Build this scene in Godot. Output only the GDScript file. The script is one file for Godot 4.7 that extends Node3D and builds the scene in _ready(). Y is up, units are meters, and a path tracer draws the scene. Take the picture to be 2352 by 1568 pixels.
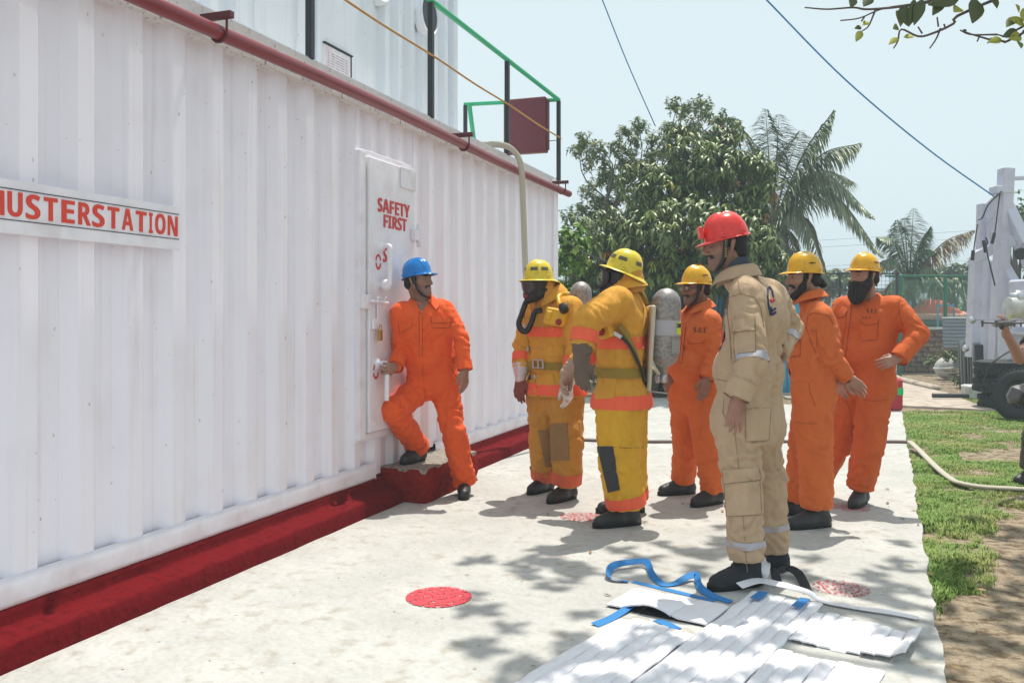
extends Node3D
# A safety drill in a yard beside a white shipping container. Metres, y up, the camera at x = z = 0.

const FOCAL := 2050.0
const MID := 1176.0
const HORIZON := 725.0
const EYE := 1.32
var noise := FastNoiseLite.new()
var rng := RandomNumberGenerator.new()
var taken := {}
var M := {}

# ------------------------------------------------------------------ measuring
func at(u: float, v: float, z: float) -> Vector3:
	return Vector3((u - MID) * z / FOCAL, EYE - (v - HORIZON) * z / FOCAL, -z)

func ground(u: float, v: float, y := 0.0) -> Vector3:
	return at(u, v, FOCAL * (EYE - y) / (v - HORIZON))

# ------------------------------------------------------------------ nodes
func numbered(called: String) -> String:
	if not taken.has(called):
		taken[called] = 0
		return called
	taken[called] += 1
	return "%s_%03d" % [called, taken[called]]

func thing(called: String, label: String, category: String, where := Vector3.ZERO, turn := 0.0, group := "") -> Node3D:
	var o := Node3D.new()
	o.name = numbered(called)
	add_child(o)
	o.position = where
	o.rotation.y = turn
	tag(o, label, category, group)
	return o

func tag(o: Node, label: String, category: String, group := "") -> Node:
	o.set_meta("label", label)
	o.set_meta("category", category)
	if group != "":
		o.set_meta("group", group)
	return o

func obj(called: String, mesh, material: Material, parent: Node = null, kind := "") -> MeshInstance3D:
	var o := MeshInstance3D.new()
	o.mesh = mesh.done() if mesh is MB else mesh
	o.material_override = material
	if parent == null:
		o.name = numbered(called)
		add_child(o)
	else:
		var n := called
		var i := 0
		while parent.has_node(n):
			i += 1
			n = "%s_%03d" % [called, i]
		o.name = n
		parent.add_child(o)
	if kind != "":
		o.set_meta("kind", kind)
	return o

func many(called: String, mesh: Mesh, material: Material, xs: Array, tints: Array, parent: Node = null) -> MultiMeshInstance3D:
	var mm := MultiMesh.new()
	mm.transform_format = MultiMesh.TRANSFORM_3D
	mm.use_colors = tints.size() > 0
	mm.mesh = mesh
	mm.instance_count = xs.size()
	for i in xs.size():
		mm.set_instance_transform(i, xs[i])
		if tints.size() > 0:
			mm.set_instance_color(i, tints[i])
	var o := MultiMeshInstance3D.new()
	o.multimesh = mm
	o.material_override = material
	o.set_meta("kind", "stuff")
	if parent == null:
		o.name = numbered(called)
		add_child(o)
	else:
		o.name = called
		parent.add_child(o, true)
	return o

# ------------------------------------------------------------------ materials
func mat(r: float, g: float, b: float, rough := 0.7, metal := 0.0) -> StandardMaterial3D:
	var m := StandardMaterial3D.new()
	m.albedo_color = Color(r, g, b).linear_to_srgb()
	m.roughness = rough
	m.metallic = metal
	return m

func grain(sd: int, freq: float, octaves: int, ramp: Array, size := 512, kind := FastNoiseLite.TYPE_SIMPLEX_SMOOTH) -> NoiseTexture2D:
	var n := FastNoiseLite.new()
	n.seed = sd
	n.frequency = freq
	n.noise_type = kind
	n.fractal_octaves = octaves
	var t := NoiseTexture2D.new()
	t.width = size
	t.height = size
	t.seamless = true
	t.noise = n
	if ramp.size() > 0:
		var gr := Gradient.new()
		var offs := PackedFloat32Array()
		var cols := PackedColorArray()
		for r in ramp:
			offs.append(r[0])
			cols.append(r[1])
		gr.offsets = offs
		gr.colors = cols
		t.color_ramp = gr
	return t

func bumps(sd: int, freq: float, octaves: int, strength: float, size := 512, kind := FastNoiseLite.TYPE_SIMPLEX_SMOOTH) -> NoiseTexture2D:
	var t := grain(sd, freq, octaves, [], size, kind)
	t.as_normal_map = true
	t.bump_strength = strength
	return t

func g(v: float) -> Color:
	return Color(v, v, v)

func dress(m: StandardMaterial3D, tex: Texture2D, norm: Texture2D, scale: float, world := false, depth := 1.0) -> StandardMaterial3D:
	if tex:
		m.albedo_texture = tex
	if norm:
		m.normal_enabled = true
		m.normal_texture = norm
		m.normal_scale = depth
	m.uv1_triplanar = true
	m.uv1_world_triplanar = world
	m.uv1_scale = Vector3(scale, scale, scale)
	return m

# ------------------------------------------------------------------ mesh building
class MB:
	var v := PackedVector3Array()
	var n := PackedVector3Array()
	var uv := PackedVector2Array()
	var col := PackedColorArray()
	var ix := PackedInt32Array()
	var xf := Transform3D()
	var tint := Color(1, 1, 1)
	var tinted := false

	func p(a: Vector3, nn: Vector3, u := Vector2.ZERO) -> int:
		v.append(xf * a)
		n.append((xf.basis * nn).normalized())
		uv.append(u)
		col.append(tint)
		return v.size() - 1

	func tri(a: int, b: int, c: int) -> void:
		ix.append_array([a, b, c])

	func quad(a: Vector3, b: Vector3, c: Vector3, d: Vector3) -> void:
		var nn := (b - a).cross(d - a)
		if nn.length_squared() < 1e-16:
			nn = (c - b).cross(d - b)
		nn = -nn.normalized()
		var i := p(a, nn, Vector2(0, 0))
		p(b, nn, Vector2(1, 0))
		p(c, nn, Vector2(1, 1))
		p(d, nn, Vector2(0, 1))
		ix.append_array([i, i + 1, i + 2, i, i + 2, i + 3])

	func face(a: Vector3, b: Vector3, c: Vector3, outward: Vector3) -> void:
		var nn := (b - a).cross(c - a).normalized()
		if nn.dot(outward) < 0:
			nn = -nn
		var i := p(a, nn)
		p(b, nn)
		p(c, nn)
		tri(i, i + 1, i + 2)

	func face4(a: Vector3, b: Vector3, c: Vector3, d: Vector3, outward: Vector3) -> void:
		face(a, b, c, outward)
		face(a, c, d, outward)

	func box(c: Vector3, size: Vector3, bev := 0.0, basis := Basis()) -> void:
		var keep := xf
		xf = xf * Transform3D(basis, c)
		var h := size * 0.5
		var b: float = min(bev, min(h.x, min(h.y, h.z)) * 0.9)
		for ax in 3:
			var i := (ax + 1) % 3
			var j := (ax + 2) % 3
			for s in [-1.0, 1.0]:
				var q := []
				for w in [[-1, -1], [1, -1], [1, 1], [-1, 1]]:
					var t := Vector3.ZERO
					t[ax] = s * h[ax]
					t[i] = w[0] * (h[i] - b)
					t[j] = w[1] * (h[j] - b)
					q.append(t)
				var o := Vector3.ZERO
				o[ax] = s
				face4(q[0], q[1], q[2], q[3], o)
			if b > 0:
				for s1 in [-1.0, 1.0]:
					for s2 in [-1.0, 1.0]:
						var q := []
						for k in [[0, -1], [0, 1], [1, 1], [1, -1]]:
							var t := Vector3.ZERO
							t[ax] = k[1] * (h[ax] - b)
							t[i] = s1 * (h[i] if k[0] == 0 else h[i] - b)
							t[j] = s2 * (h[j] - b if k[0] == 0 else h[j])
							q.append(t)
						var o := Vector3.ZERO
						o[i] = s1
						o[j] = s2
						face4(q[0], q[1], q[2], q[3], o)
		if b > 0:
			for sx in [-1.0, 1.0]:
				for sy in [-1.0, 1.0]:
					for sz in [-1.0, 1.0]:
						face(Vector3(sx * h.x, sy * (h.y - b), sz * (h.z - b)), Vector3(sx * (h.x - b), sy * h.y, sz * (h.z - b)), Vector3(sx * (h.x - b), sy * (h.y - b), sz * h.z), Vector3(sx, sy, sz))
		xf = keep

	# a beam of rectangular section between two points, «up» fixes the turn
	func beam(a: Vector3, b: Vector3, w: float, h: float, bev := 0.0, up := Vector3.UP) -> void:
		var d := (b - a).normalized()
		if absf(d.dot(up)) > 0.99:
			up = Vector3(0, 0, 1)
		var x := up.cross(d).normalized()
		var y := d.cross(x)
		box((a + b) * 0.5, Vector3(w, h, a.distance_to(b)), bev, Basis(x, y, d))

	func tube(pts: Array, rad, sides := 8, caps := true, flat := 1.0, up := Vector3.UP) -> void:
		var m := pts.size()
		var d0: Vector3 = (pts[1] - pts[0]).normalized()
		var x := up.cross(d0)
		if x.length() < 0.05:
			x = Vector3(1, 0, 0).cross(d0)
		x = x.normalized()
		var base := v.size()
		for i in m:
			var d: Vector3 = ((pts[min(i + 1, m - 1)] - pts[max(i - 1, 0)]) as Vector3).normalized()
			x = (x - d * x.dot(d)).normalized()
			var y := d.cross(x)
			var r: float = rad[i] if rad is Array or rad is PackedFloat32Array else rad
			for k in sides:
				var a := TAU * k / sides
				var o := x * cos(a) + y * sin(a) * flat
				p(pts[i] + o * r, (x * cos(a) * flat + y * sin(a)).normalized(), Vector2(float(k) / sides, i))
		for i in m - 1:
			for k in sides:
				var k2 := (k + 1) % sides
				var a := base + i * sides + k
				var b := base + i * sides + k2
				ix.append_array([a, b, b + sides, a, b + sides, a + sides])
		if caps:
			for e in [0, m - 1]:
				var d: Vector3 = (pts[0] - pts[1]).normalized() if e == 0 else (pts[m - 1] - pts[m - 2]).normalized()
				var c := p(pts[e], d)
				var first := v.size()
				for k in sides:
					v.append(v[base + e * sides + k])
					n.append((xf.basis * d).normalized())
					uv.append(Vector2.ZERO)
					col.append(tint)
				for k in sides:
					tri(c, first + k, first + (k + 1) % sides)

	# profile [radius, height] turned round the axis o + y
	func lathe(prof: Array, o: Vector3, sides := 24, basis := Basis(), squash := 1.0) -> void:
		var keep := xf
		xf = xf * Transform3D(basis, o)
		var base := v.size()
		var m := prof.size()
		for i in m:
			var t: Vector2 = Vector2(prof[min(i + 1, m - 1)][0], prof[min(i + 1, m - 1)][1]) - Vector2(prof[max(i - 1, 0)][0], prof[max(i - 1, 0)][1])
			t = t.normalized()
			for k in sides + 1:
				var a := TAU * k / sides
				p(Vector3(cos(a) * prof[i][0], prof[i][1], sin(a) * prof[i][0] * squash), Vector3(cos(a) * t.y, -t.x, sin(a) * t.y), Vector2(float(k) / sides, float(i) / (m - 1)))
		for i in m - 1:
			for k in sides:
				var a := base + i * (sides + 1) + k
				ix.append_array([a, a + 1, a + sides + 2, a, a + sides + 2, a + sides + 1])
		xf = keep

	func grid(pts: Array, cols: int) -> void:      # rows of points, smooth normals
		var rows := pts.size() / cols
		var base := v.size()
		for r in rows:
			for c in cols:
				var du: Vector3 = pts[r * cols + min(c + 1, cols - 1)] - pts[r * cols + max(c - 1, 0)]
				var dv: Vector3 = pts[min(r + 1, rows - 1) * cols + c] - pts[max(r - 1, 0) * cols + c]
				var nn := du.cross(dv)
				p(pts[r * cols + c], nn.normalized() if nn.length() > 1e-12 else Vector3.UP, Vector2(float(c) / (cols - 1), float(r) / (rows - 1)))
		for r in rows - 1:
			for c in cols - 1:
				var a := base + r * cols + c
				ix.append_array([a, a + 1, a + cols + 1, a, a + cols + 1, a + cols])

	# a sheet with thickness: top grid, bottom grid and edges
	func slab(pts: Array, cols: int, down: Vector3) -> void:
		grid(pts, cols)
		var low := []
		for q in pts:
			low.append(q + down)
		grid(low, cols)
		var rows := pts.size() / cols
		var rim := []
		for c in cols:
			rim.append(c)
		for r in range(1, rows):
			rim.append(r * cols + cols - 1)
		for c in range(cols - 2, -1, -1):
			rim.append((rows - 1) * cols + c)
		for r in range(rows - 2, -1, -1):
			rim.append(r * cols)
		var mid := Vector3.ZERO
		for q in pts:
			mid += q
		mid /= pts.size()
		for i in rim.size() - 1:
			face4(pts[rim[i]], pts[rim[i + 1]], low[rim[i + 1]], low[rim[i]], (pts[rim[i]] + pts[rim[i + 1]]) * 0.5 - mid)

	func prism(poly: PackedVector2Array, y0: float, y1: float) -> void:   # polygon in x,z between two heights
		var t := Geometry2D.triangulate_polygon(poly)
		for i in range(0, t.size(), 3):
			var a := poly[t[i]]
			var b := poly[t[i + 1]]
			var c := poly[t[i + 2]]
			face(Vector3(a.x, y1, a.y), Vector3(b.x, y1, b.y), Vector3(c.x, y1, c.y), Vector3.UP)
			face(Vector3(a.x, y0, a.y), Vector3(b.x, y0, b.y), Vector3(c.x, y0, c.y), Vector3.DOWN)
		var area := 0.0
		for i in poly.size():
			area += poly[i].cross(poly[(i + 1) % poly.size()])
		for i in poly.size():
			var a := poly[i]
			var b := poly[(i + 1) % poly.size()]
			var o := Vector3((b - a).y, 0, -(b - a).x) * (1.0 if area > 0 else -1.0)
			face4(Vector3(a.x, y0, a.y), Vector3(b.x, y0, b.y), Vector3(b.x, y1, b.y), Vector3(a.x, y1, a.y), o)

	func done() -> ArrayMesh:
		for i in range(0, ix.size(), 3):
			var a := ix[i]
			var b := ix[i + 1]
			var c := ix[i + 2]
			if (v[b] - v[a]).cross(v[c] - v[a]).dot(n[a] + n[b] + n[c]) > 0:
				ix[i + 1] = c
				ix[i + 2] = b
		var arr := []
		arr.resize(Mesh.ARRAY_MAX)
		arr[Mesh.ARRAY_VERTEX] = v
		arr[Mesh.ARRAY_NORMAL] = n
		arr[Mesh.ARRAY_TEX_UV] = uv
		if tinted:
			arr[Mesh.ARRAY_COLOR] = col
		arr[Mesh.ARRAY_INDEX] = ix
		var am := ArrayMesh.new()
		am.add_surface_from_arrays(Mesh.PRIMITIVE_TRIANGLES, arr)
		return am

func curve(pts: Array, steps := 6) -> Array:
	var out := []
	for i in pts.size() - 1:
		var a: Vector3 = pts[i]
		var b: Vector3 = pts[i + 1]
		var pa: Vector3 = pts[i - 1] if i > 0 else a * 2 - b
		var pb: Vector3 = pts[i + 2] if i + 2 < pts.size() else b * 2 - a
		for k in steps:
			out.append(a.cubic_interpolate(b, pa, pb, float(k) / steps))
	out.append(pts[pts.size() - 1])
	return out

func tube_mesh(pts: Array, rad, sides := 8, flat := 1.0, up := Vector3.UP) -> MB:
	var b := MB.new()
	b.tube(pts, rad, sides, true, flat, up)
	return b

func box_mesh(c: Vector3, size: Vector3, bev := 0.0) -> MB:
	var b := MB.new()
	b.box(c, size, bev)
	return b

func letters(txt: String, height: float, depth: float, bold := true, face := "Droid Sans") -> TextMesh:
	var f := SystemFont.new()
	f.font_names = PackedStringArray([face])
	f.font_weight = 700 if bold else 400
	var t := TextMesh.new()
	t.font = f
	t.text = txt
	t.font_size = 64
	t.pixel_size = height / 46.0      # capital height
	t.depth = depth
	t.curve_step = 4.0
	return t

# ------------------------------------------------------------------ the view and the light
func _ready() -> void:
	rng.seed = 11
	noise.seed = 5
	noise.frequency = 1.0
	noise.fractal_octaves = 2
	var cam := Camera3D.new()
	cam.name = "camera"
	cam.projection = Camera3D.PROJECTION_FRUSTUM
	cam.near = 0.05
	cam.far = 600.0
	cam.size = 2.0 * 0.05 * 783.0 / FOCAL
	cam.frustum_offset = Vector2(0, -0.05 * 59.0 / FOCAL)
	cam.position = Vector3(0, EYE, 0)
	add_child(cam)
	cam.current = true
	var we := WorldEnvironment.new()
	we.name = "environment"
	var env := Environment.new()
	env.background_mode = Environment.BG_SKY
	var sky := Sky.new()
	var sm := ProceduralSkyMaterial.new()
	sm.sky_top_color = Color(0.44, 0.515, 0.555).linear_to_srgb()
	sm.sky_horizon_color = Color(0.53, 0.62, 0.65).linear_to_srgb()
	sm.sky_curve = 0.35
	sm.ground_horizon_color = Color(0.5, 0.5, 0.45).linear_to_srgb()
	sm.ground_bottom_color = Color(0.3, 0.3, 0.25).linear_to_srgb()
	sm.sun_angle_max = 34.0  # wide glow round the sun, out of view, added to lighten the shade
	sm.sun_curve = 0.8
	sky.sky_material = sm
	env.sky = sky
	env.tonemap_mode = Environment.TONE_MAPPER_LINEAR
	env.tonemap_exposure = 1.60
	env.fog_enabled = true
	env.fog_density = 0.0055
	env.fog_light_color = Color(0.86, 0.93, 0.96)
	env.sdfgi_enabled = true
	env.ssao_enabled = true
	env.ssil_enabled = true
	we.environment = env
	add_child(we)
	var sun := DirectionalLight3D.new()
	sun.name = "sun"
	sun.light_energy = 0.96
	sun.light_color = Color(1.0, 0.97, 0.92)
	sun.light_angular_distance = 0.5
	sun.shadow_enabled = true
	add_child(sun)
	sun.look_at_from_position(Vector3.ZERO, -SUN, Vector3(0, 0, 1))
	make_materials()
	make_ground()
	make_container()
	make_upper()
	make_background()
	make_rig()
	make_trees()
	make_people()
	make_props()

const SUN := Vector3(0.162, 0.95, -0.30)

func make_materials() -> void:
	var fine := bumps(3, 0.02, 4, 3.0)
	var streak := grain(21, 0.006, 4, [[0.0, Color(0.93, 0.90, 0.90)], [0.45, g(1.0)], [1.0, Color(0.96, 0.95, 0.96)]])
	var soft := bumps(9, 0.01, 3, 6.0)
	M.fine = fine
	var paint := wall_texture()
	M.wall = dress(mat(0.90, 0.87, 0.955, 0.5), paint, null, 0.34)
	M.white = dress(mat(0.86, 0.84, 0.90, 0.45), streak, soft, 0.9, false, 0.2)
	M.upper = dress(mat(0.80, 0.86, 0.95, 0.45), paint, null, 0.34)
	M.rust = dress(mat(0.72, 0.70, 0.70, 0.6), grain(31, 0.03, 4, [[0.0, Color(0.55, 0.45, 0.42)], [0.3, g(1.0)], [1.0, g(0.95)]]), fine, 1.2)
	M.red_paint = dress(mat(0.150, 0.0075, 0.011, 0.85), grain(41, 0.02, 5, [[0.0, Color(0.78, 0.76, 0.76)], [0.45, g(1.0)], [0.78, Color(0.97, 0.97, 0.98)], [0.86, Color(1.0, 1.25, 1.25)], [1.0, Color(1.0, 1.4, 1.35)]]), bumps(42, 0.03, 5, 9.0), 1.3, false, 0.25)
	M.red_worn = dress(mat(0.21, 0.014, 0.012, 0.85), grain(43, 0.025, 5, [[0.0, Color(0.7, 0.66, 0.66)], [0.45, g(1.0)], [0.72, Color(1.0, 1.1, 1.1)], [0.8, Color(1.25, 1.9, 1.8)], [1.0, Color(1.3, 2.2, 2.0)]]), bumps(44, 0.03, 5, 9.0), 1.6, false, 0.35)
	M.pipe = dress(mat(0.22, 0.026, 0.036, 0.35), streak, null, 0.8)
	for k in [M.red_paint, M.red_worn]:
		k.metallic_specular = 0.12
	M.clamp = mat(0.10, 0.012, 0.018, 0.5)
	M.black = mat(0.012, 0.014, 0.02, 0.45)
	M.dark = mat(0.03, 0.032, 0.035, 0.6)
	M.green = mat(0.02, 0.42, 0.20, 0.4)
	M.green_dark = mat(0.015, 0.17, 0.10, 0.5)
	M.rope = mat(0.42, 0.22, 0.05, 0.8)
	M.maroon = dress(mat(0.13, 0.016, 0.03, 0.3), streak, soft, 2.0, false, 0.4)
	M.letter = dress(mat(0.62, 0.045, 0.045, 0.6), grain(51, 0.03, 4, [[0.0, Color(1.0, 0.9, 0.9)], [0.5, g(1.0)], [1.0, Color(1.0, 0.85, 0.85)]]), null, 4.0)
	M.letter_bright = mat(0.72, 0.05, 0.025, 0.5)
	M.line = mat(0.03, 0.03, 0.035, 0.6)
	M.hose = dress(mat(0.47, 0.44, 0.36, 0.8), null, bumps(61, 0.08, 2, 4.0), 3.0, false, 0.6)
	M.steel = mat(0.55, 0.56, 0.58, 0.35, 0.8)
	M.brass = mat(0.45, 0.32, 0.10, 0.4, 0.8)
	M.glass = mat(0.35, 0.45, 0.40, 0.08)
	M.bark = dress(mat(0.13, 0.10, 0.075, 0.9), grain(71, 0.03, 4, [[0.0, g(0.55)], [1.0, g(1.25)]]), bumps(72, 0.03, 4, 8.0), 2.0)
	M.twig = mat(0.11, 0.085, 0.075, 0.85)
	var lf := func(rough: float, back: float) -> StandardMaterial3D:
		var m := StandardMaterial3D.new()
		m.vertex_color_use_as_albedo = true
		m.roughness = rough
		m.cull_mode = BaseMaterial3D.CULL_DISABLED
		m.backlight_enabled = true
		m.backlight = Color(back, back, back * 0.6)
		return m
	M.leaf = lf.call(0.42, 0.34)
	M.leaf_soft = lf.call(0.6, 0.5)
	M.palm = lf.call(0.38, 0.35)
	M.grass = lf.call(0.6, 0.45)
	M.rubber = dress(mat(0.022, 0.024, 0.026, 0.75), null, fine, 3.0)
	M.blue_wall = dress(mat(0.05, 0.33, 0.50, 0.6), grain(81, 0.01, 4, [[0.0, g(0.85)], [0.5, g(1.0)], [1.0, Color(0.95, 1.0, 1.0)]]), fine, 0.4)
	M.brick = dress(mat(0.21, 0.135, 0.10, 0.95), grain(83, 0.02, 4, [[0.0, g(0.6)], [1.0, g(1.2)]]), fine, 1.0)
	M.mortar = dress(mat(0.22, 0.20, 0.17, 0.95), null, fine, 1.0)
	M.zinc = mat(0.33, 0.37, 0.40, 0.5, 0.3)
	M.rig = dress(mat(0.62, 0.63, 0.74, 0.5), streak, soft, 0.8, false, 0.2)
	M.strap_blue = dress(mat(0.012, 0.19, 0.50, 0.7), null, bumps(91, 0.15, 2, 3.0), 6.0, false, 0.5)
	M.dome = dress(mat(0.66, 0.66, 0.64, 0.4), grain(93, 0.01, 4, [[0.0, g(0.85)], [1.0, g(1.05)]]), null, 1.5)

func wall_texture() -> ImageTexture:
	var s := 768
	var a := FastNoiseLite.new()
	a.seed = 301
	a.frequency = 0.05
	a.fractal_octaves = 3
	var n2 := FastNoiseLite.new()
	n2.seed = 302
	n2.frequency = 0.012
	n2.fractal_octaves = 4
	var im := Image.create(s, s, false, Image.FORMAT_RGB8)
	for x in s:
		var wrap := minf(1.0, minf(x, s - 1 - x) / 40.0)
		for y in s:
			var edge := wrap * minf(1.0, minf(y, s - 1 - y) / 40.0)
			var run := a.get_noise_2d(x * 1.6, y * 0.035)
			var blot := n2.get_noise_2d(x, y * 0.6)
			var t := 0.985 - edge * (0.06 * clampf(run - 0.12, 0, 1) + 0.035 * clampf(blot, 0, 1))
			var warm := edge * clampf(run * 1.4 + blot - 0.35, 0, 1) * 0.04
			im.set_pixel(x, y, Color(t, t - warm * 0.35, t - warm * 0.75))
	var r := RandomNumberGenerator.new()
	r.seed = 61
	for i in 150:
		var x := r.randi_range(6, s - 12)
		var y := r.randi_range(6, s - 30)
		var k := r.randf_range(0.45, 0.85)
		for j in r.randi_range(1, 4):
			im.set_pixel(x + r.randi_range(0, 1), y + j, Color(k, k * 0.9, k * 0.84))
	return ImageTexture.create_from_image(im)

# ------------------------------------------------------------------ ground
func slab_edge(z: float) -> float:      # x of the right edge of the concrete
	return 0.215 + 0.4195 * z + 0.012 * noise.get_noise_2d(z * 7.0, 3.0) + 0.02 * noise.get_noise_2d(z * 1.5, 9.0)

func concrete_texture() -> ImageTexture:
	var s := 1024
	var a := FastNoiseLite.new()
	a.seed = 101
	a.frequency = 0.006
	a.fractal_octaves = 5
	var big := a.get_seamless_image(s, s)
	a.seed = 102
	a.frequency = 0.03
	a.fractal_octaves = 4
	var mid := a.get_seamless_image(s, s)
	a.seed = 103
	a.frequency = 0.12
	a.fractal_octaves = 3
	var small := a.get_seamless_image(s, s)
	var im := Image.create(s, s, false, Image.FORMAT_RGB8)
	for y in s:
		for x in s:
			var b := big.get_pixel(x, y).r
			var m := mid.get_pixel(x, y).r
			var f := small.get_pixel(x, y).r
			var t := 0.93 + 0.10 * (b - 0.5) + 0.07 * (f - 0.5)
			var stain: float = clampf((m - 0.60) * 5.0, 0, 1) * clampf((b - 0.40) * 4.0, 0, 1)
			var worn: float = clampf((f * 0.5 + m * 0.5 - 0.60) * 7.0, 0, 1)
			var c := Color(t, t * 0.998, t * 0.965)
			c = c.lerp(Color(0.74, 0.69, 0.60), stain * 0.30)
			c = c.lerp(Color(0.70, 0.66, 0.58), worn * 0.26)
			im.set_pixel(x, y, c)
	for i in 240:
		var x := rng.randi_range(4, s - 8)
		var y := rng.randi_range(4, s - 8)
		var k := rng.randf_range(0.35, 0.65)
		for j in rng.randi_range(1, 5):
			im.set_pixel(x + rng.randi_range(0, 2), y + rng.randi_range(0, 2), Color(k, k * 0.9, k * 0.75))
	return ImageTexture.create_from_image(im)

func make_ground() -> void:
	# earth, one sheet to the horizon
	var earth := dress(mat(0.34, 0.27, 0.19, 0.95), grain(111, 0.020, 6, [[0.0, Color(0.40, 0.36, 0.30)], [0.36, Color(0.78, 0.75, 0.70)], [0.5, g(0.94)], [0.7, Color(1.0, 1.0, 0.98)], [1.0, Color(1.15, 1.12, 1.05)]], 1024), bumps(112, 0.035, 6, 14.0, 1024), 0.42, true, 1.0)
	var b := MB.new()
	var pts := []
	for r in 81:
		for c in 81:
			var fx := (c - 40) / 40.0
			var fz := (r - 40) / 40.0
			var x := 2.5 + signf(fx) * (absf(fx) * 9.0 + pow(absf(fx), 5) * 300.0)
			var z := -6.0 + signf(fz) * (absf(fz) * 9.0 + pow(absf(fz), 5) * 300.0)
			var y := -0.055 + 0.025 * noise.get_noise_2d(x * 0.9, z * 0.9) + 0.008 * noise.get_noise_2d(x * 5.0, z * 5.0)
			pts.append(Vector3(x, y, z))
	b.grid(pts, 81)
	obj("ground", b, earth).set_meta("kind", "structure")
	# concrete slab
	var conc := mat(0.55, 0.555, 0.575, 0.85)
	conc.albedo_texture = concrete_texture()
	conc.uv1_triplanar = true
	conc.uv1_world_triplanar = true
	conc.uv1_scale = Vector3(0.21, 0.21, 0.21)
	conc.normal_enabled = true
	conc.normal_texture = bumps(114, 0.05, 5, 6.0, 1024)
	conc.normal_scale = 0.45
	var poly := PackedVector2Array()
	poly.append(Vector2(-4.2, 2.5))
	var z := -2.0
	while z < 12.3:
		poly.append(Vector2(slab_edge(z), -z))
		z += 0.07
	for i in 7:                              # the rounded far corner
		var t := i / 6.0
		poly.append(Vector2(slab_edge(12.3) + 0.10 * sin(t * PI * 0.9) - 0.55 * t * t, -12.3 - 0.55 * sin(t * PI / 2)))
	poly.append(Vector2(2.6, -14.3))
	poly.append(Vector2(-1.0, -14.8))
	poly.append(Vector2(-4.2, -14.8))
	b = MB.new()
	b.prism(poly, -0.11, 0.0)
	obj("pavement", b, conc).set_meta("kind", "structure")
	# path at the back
	var pathm := dress(mat(0.50, 0.43, 0.36, 0.9), grain(116, 0.015, 4, [[0.0, g(0.75)], [0.5, g(1.0)], [1.0, g(1.1)]]), bumps(117, 0.03, 4, 6.0), 0.5, true, 0.5)
	b = MB.new()
	b.prism(PackedVector2Array([Vector2(4.5, -14.6), Vector2(5.9, -13.3), Vector2(6.9, -12.75), Vector2(7.15, -13.9), Vector2(7.6, -15.6), Vector2(7.9, -18.3), Vector2(8.7, -21.0), Vector2(8.5, -22.0), Vector2(5.0, -22.0)]), -0.09, -0.02)
	obj("path", b, pathm).set_meta("kind", "structure")
	# rough stones along the path
	var rim := [Vector2(8.62, -20.6), Vector2(8.3, -19.6), Vector2(8.05, -18.5), Vector2(7.85, -17.3), Vector2(7.72, -16.2)]
	for i in rim.size() - 1:
		b = MB.new()
		var p0 := Vector3(rim[i].x, 0.0, rim[i].y)
		var p1 := Vector3(rim[i + 1].x, 0.0, rim[i + 1].y)
		b.beam(p0.lerp(p1, 0.04), p0.lerp(p1, 0.96), 0.16, 0.10, 0.03)
		tag(obj("edging_stone", b, pathm), ["farthest pale edging stone on the path rim, next to the white dome", "second pale edging stone along the path rim", "third pale edging stone along the path rim", "nearest pale edging stone on the path rim"][i], "edging stone", "edging stones of the path")
	# painted red discs on the slab
	var spots := [[1008.0, 1371.0, 0.235, 0.16, "solid red painted disc on the open concrete nearest the container"], [1931.0, 1351.0, 0.19, 0.60, "worn red painted disc right of the beige coverall"], [1335.0, 1187.0, 0.20, 0.56, "scratched red painted disc by the feet of the masked firefighter with grey gloves"], [1952.0, 1165.0, 0.19, 0.58, "faded red painted disc under the shoe of the long bearded man"]]
	for sp in spots:
		sp[2] *= 0.68 if sp[2] > 0.22 else 0.74
		var c := ground(sp[0], sp[1])
		var im := Image.create(256, 256, false, Image.FORMAT_RGBA8)
		var nn := FastNoiseLite.new()
		nn.seed = int(sp[0])
		nn.frequency = 0.03
		nn.fractal_octaves = 4
		for y in 256:
			for x in 256:
				var w := nn.get_noise_2d(x * 1.2, y * 2.2)
				var k := nn.get_noise_2d(x + 900.0, y) * 0.5 + 0.5
				var hole: bool = w > 0.42 - sp[3] or Vector2(x - 128, y - 128).length() > 124 + 5 * w
				var dirty: float = clampf((k - 0.35), 0, 1) * sp[3]
				im.set_pixel(x, y, Color(0.80 - 0.28 * dirty, 0.24 + 0.30 * dirty, 0.29 + 0.26 * dirty, 0.0 if hole else 1.0))
		var dm := StandardMaterial3D.new()
		dm.albedo_texture = ImageTexture.create_from_image(im)
		dm.transparency = BaseMaterial3D.TRANSPARENCY_ALPHA_SCISSOR
		dm.alpha_scissor_threshold = 0.5
		dm.roughness = 0.8
		b = MB.new()
		var q := []
		for r in 9:
			for k in 9:
				q.append(Vector3((k - 4) / 4.0 * sp[2], 0, (r - 4) / 4.0 * sp[2]))
		b.grid(q, 9)
		var o := obj("painted_disc", b, dm)
		o.position = Vector3(c.x, 0.004, c.z)
		o.rotation.y = sp[0]
		tag(o, sp[4], "painted disc", "red discs painted on the concrete")
	make_grass()

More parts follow.
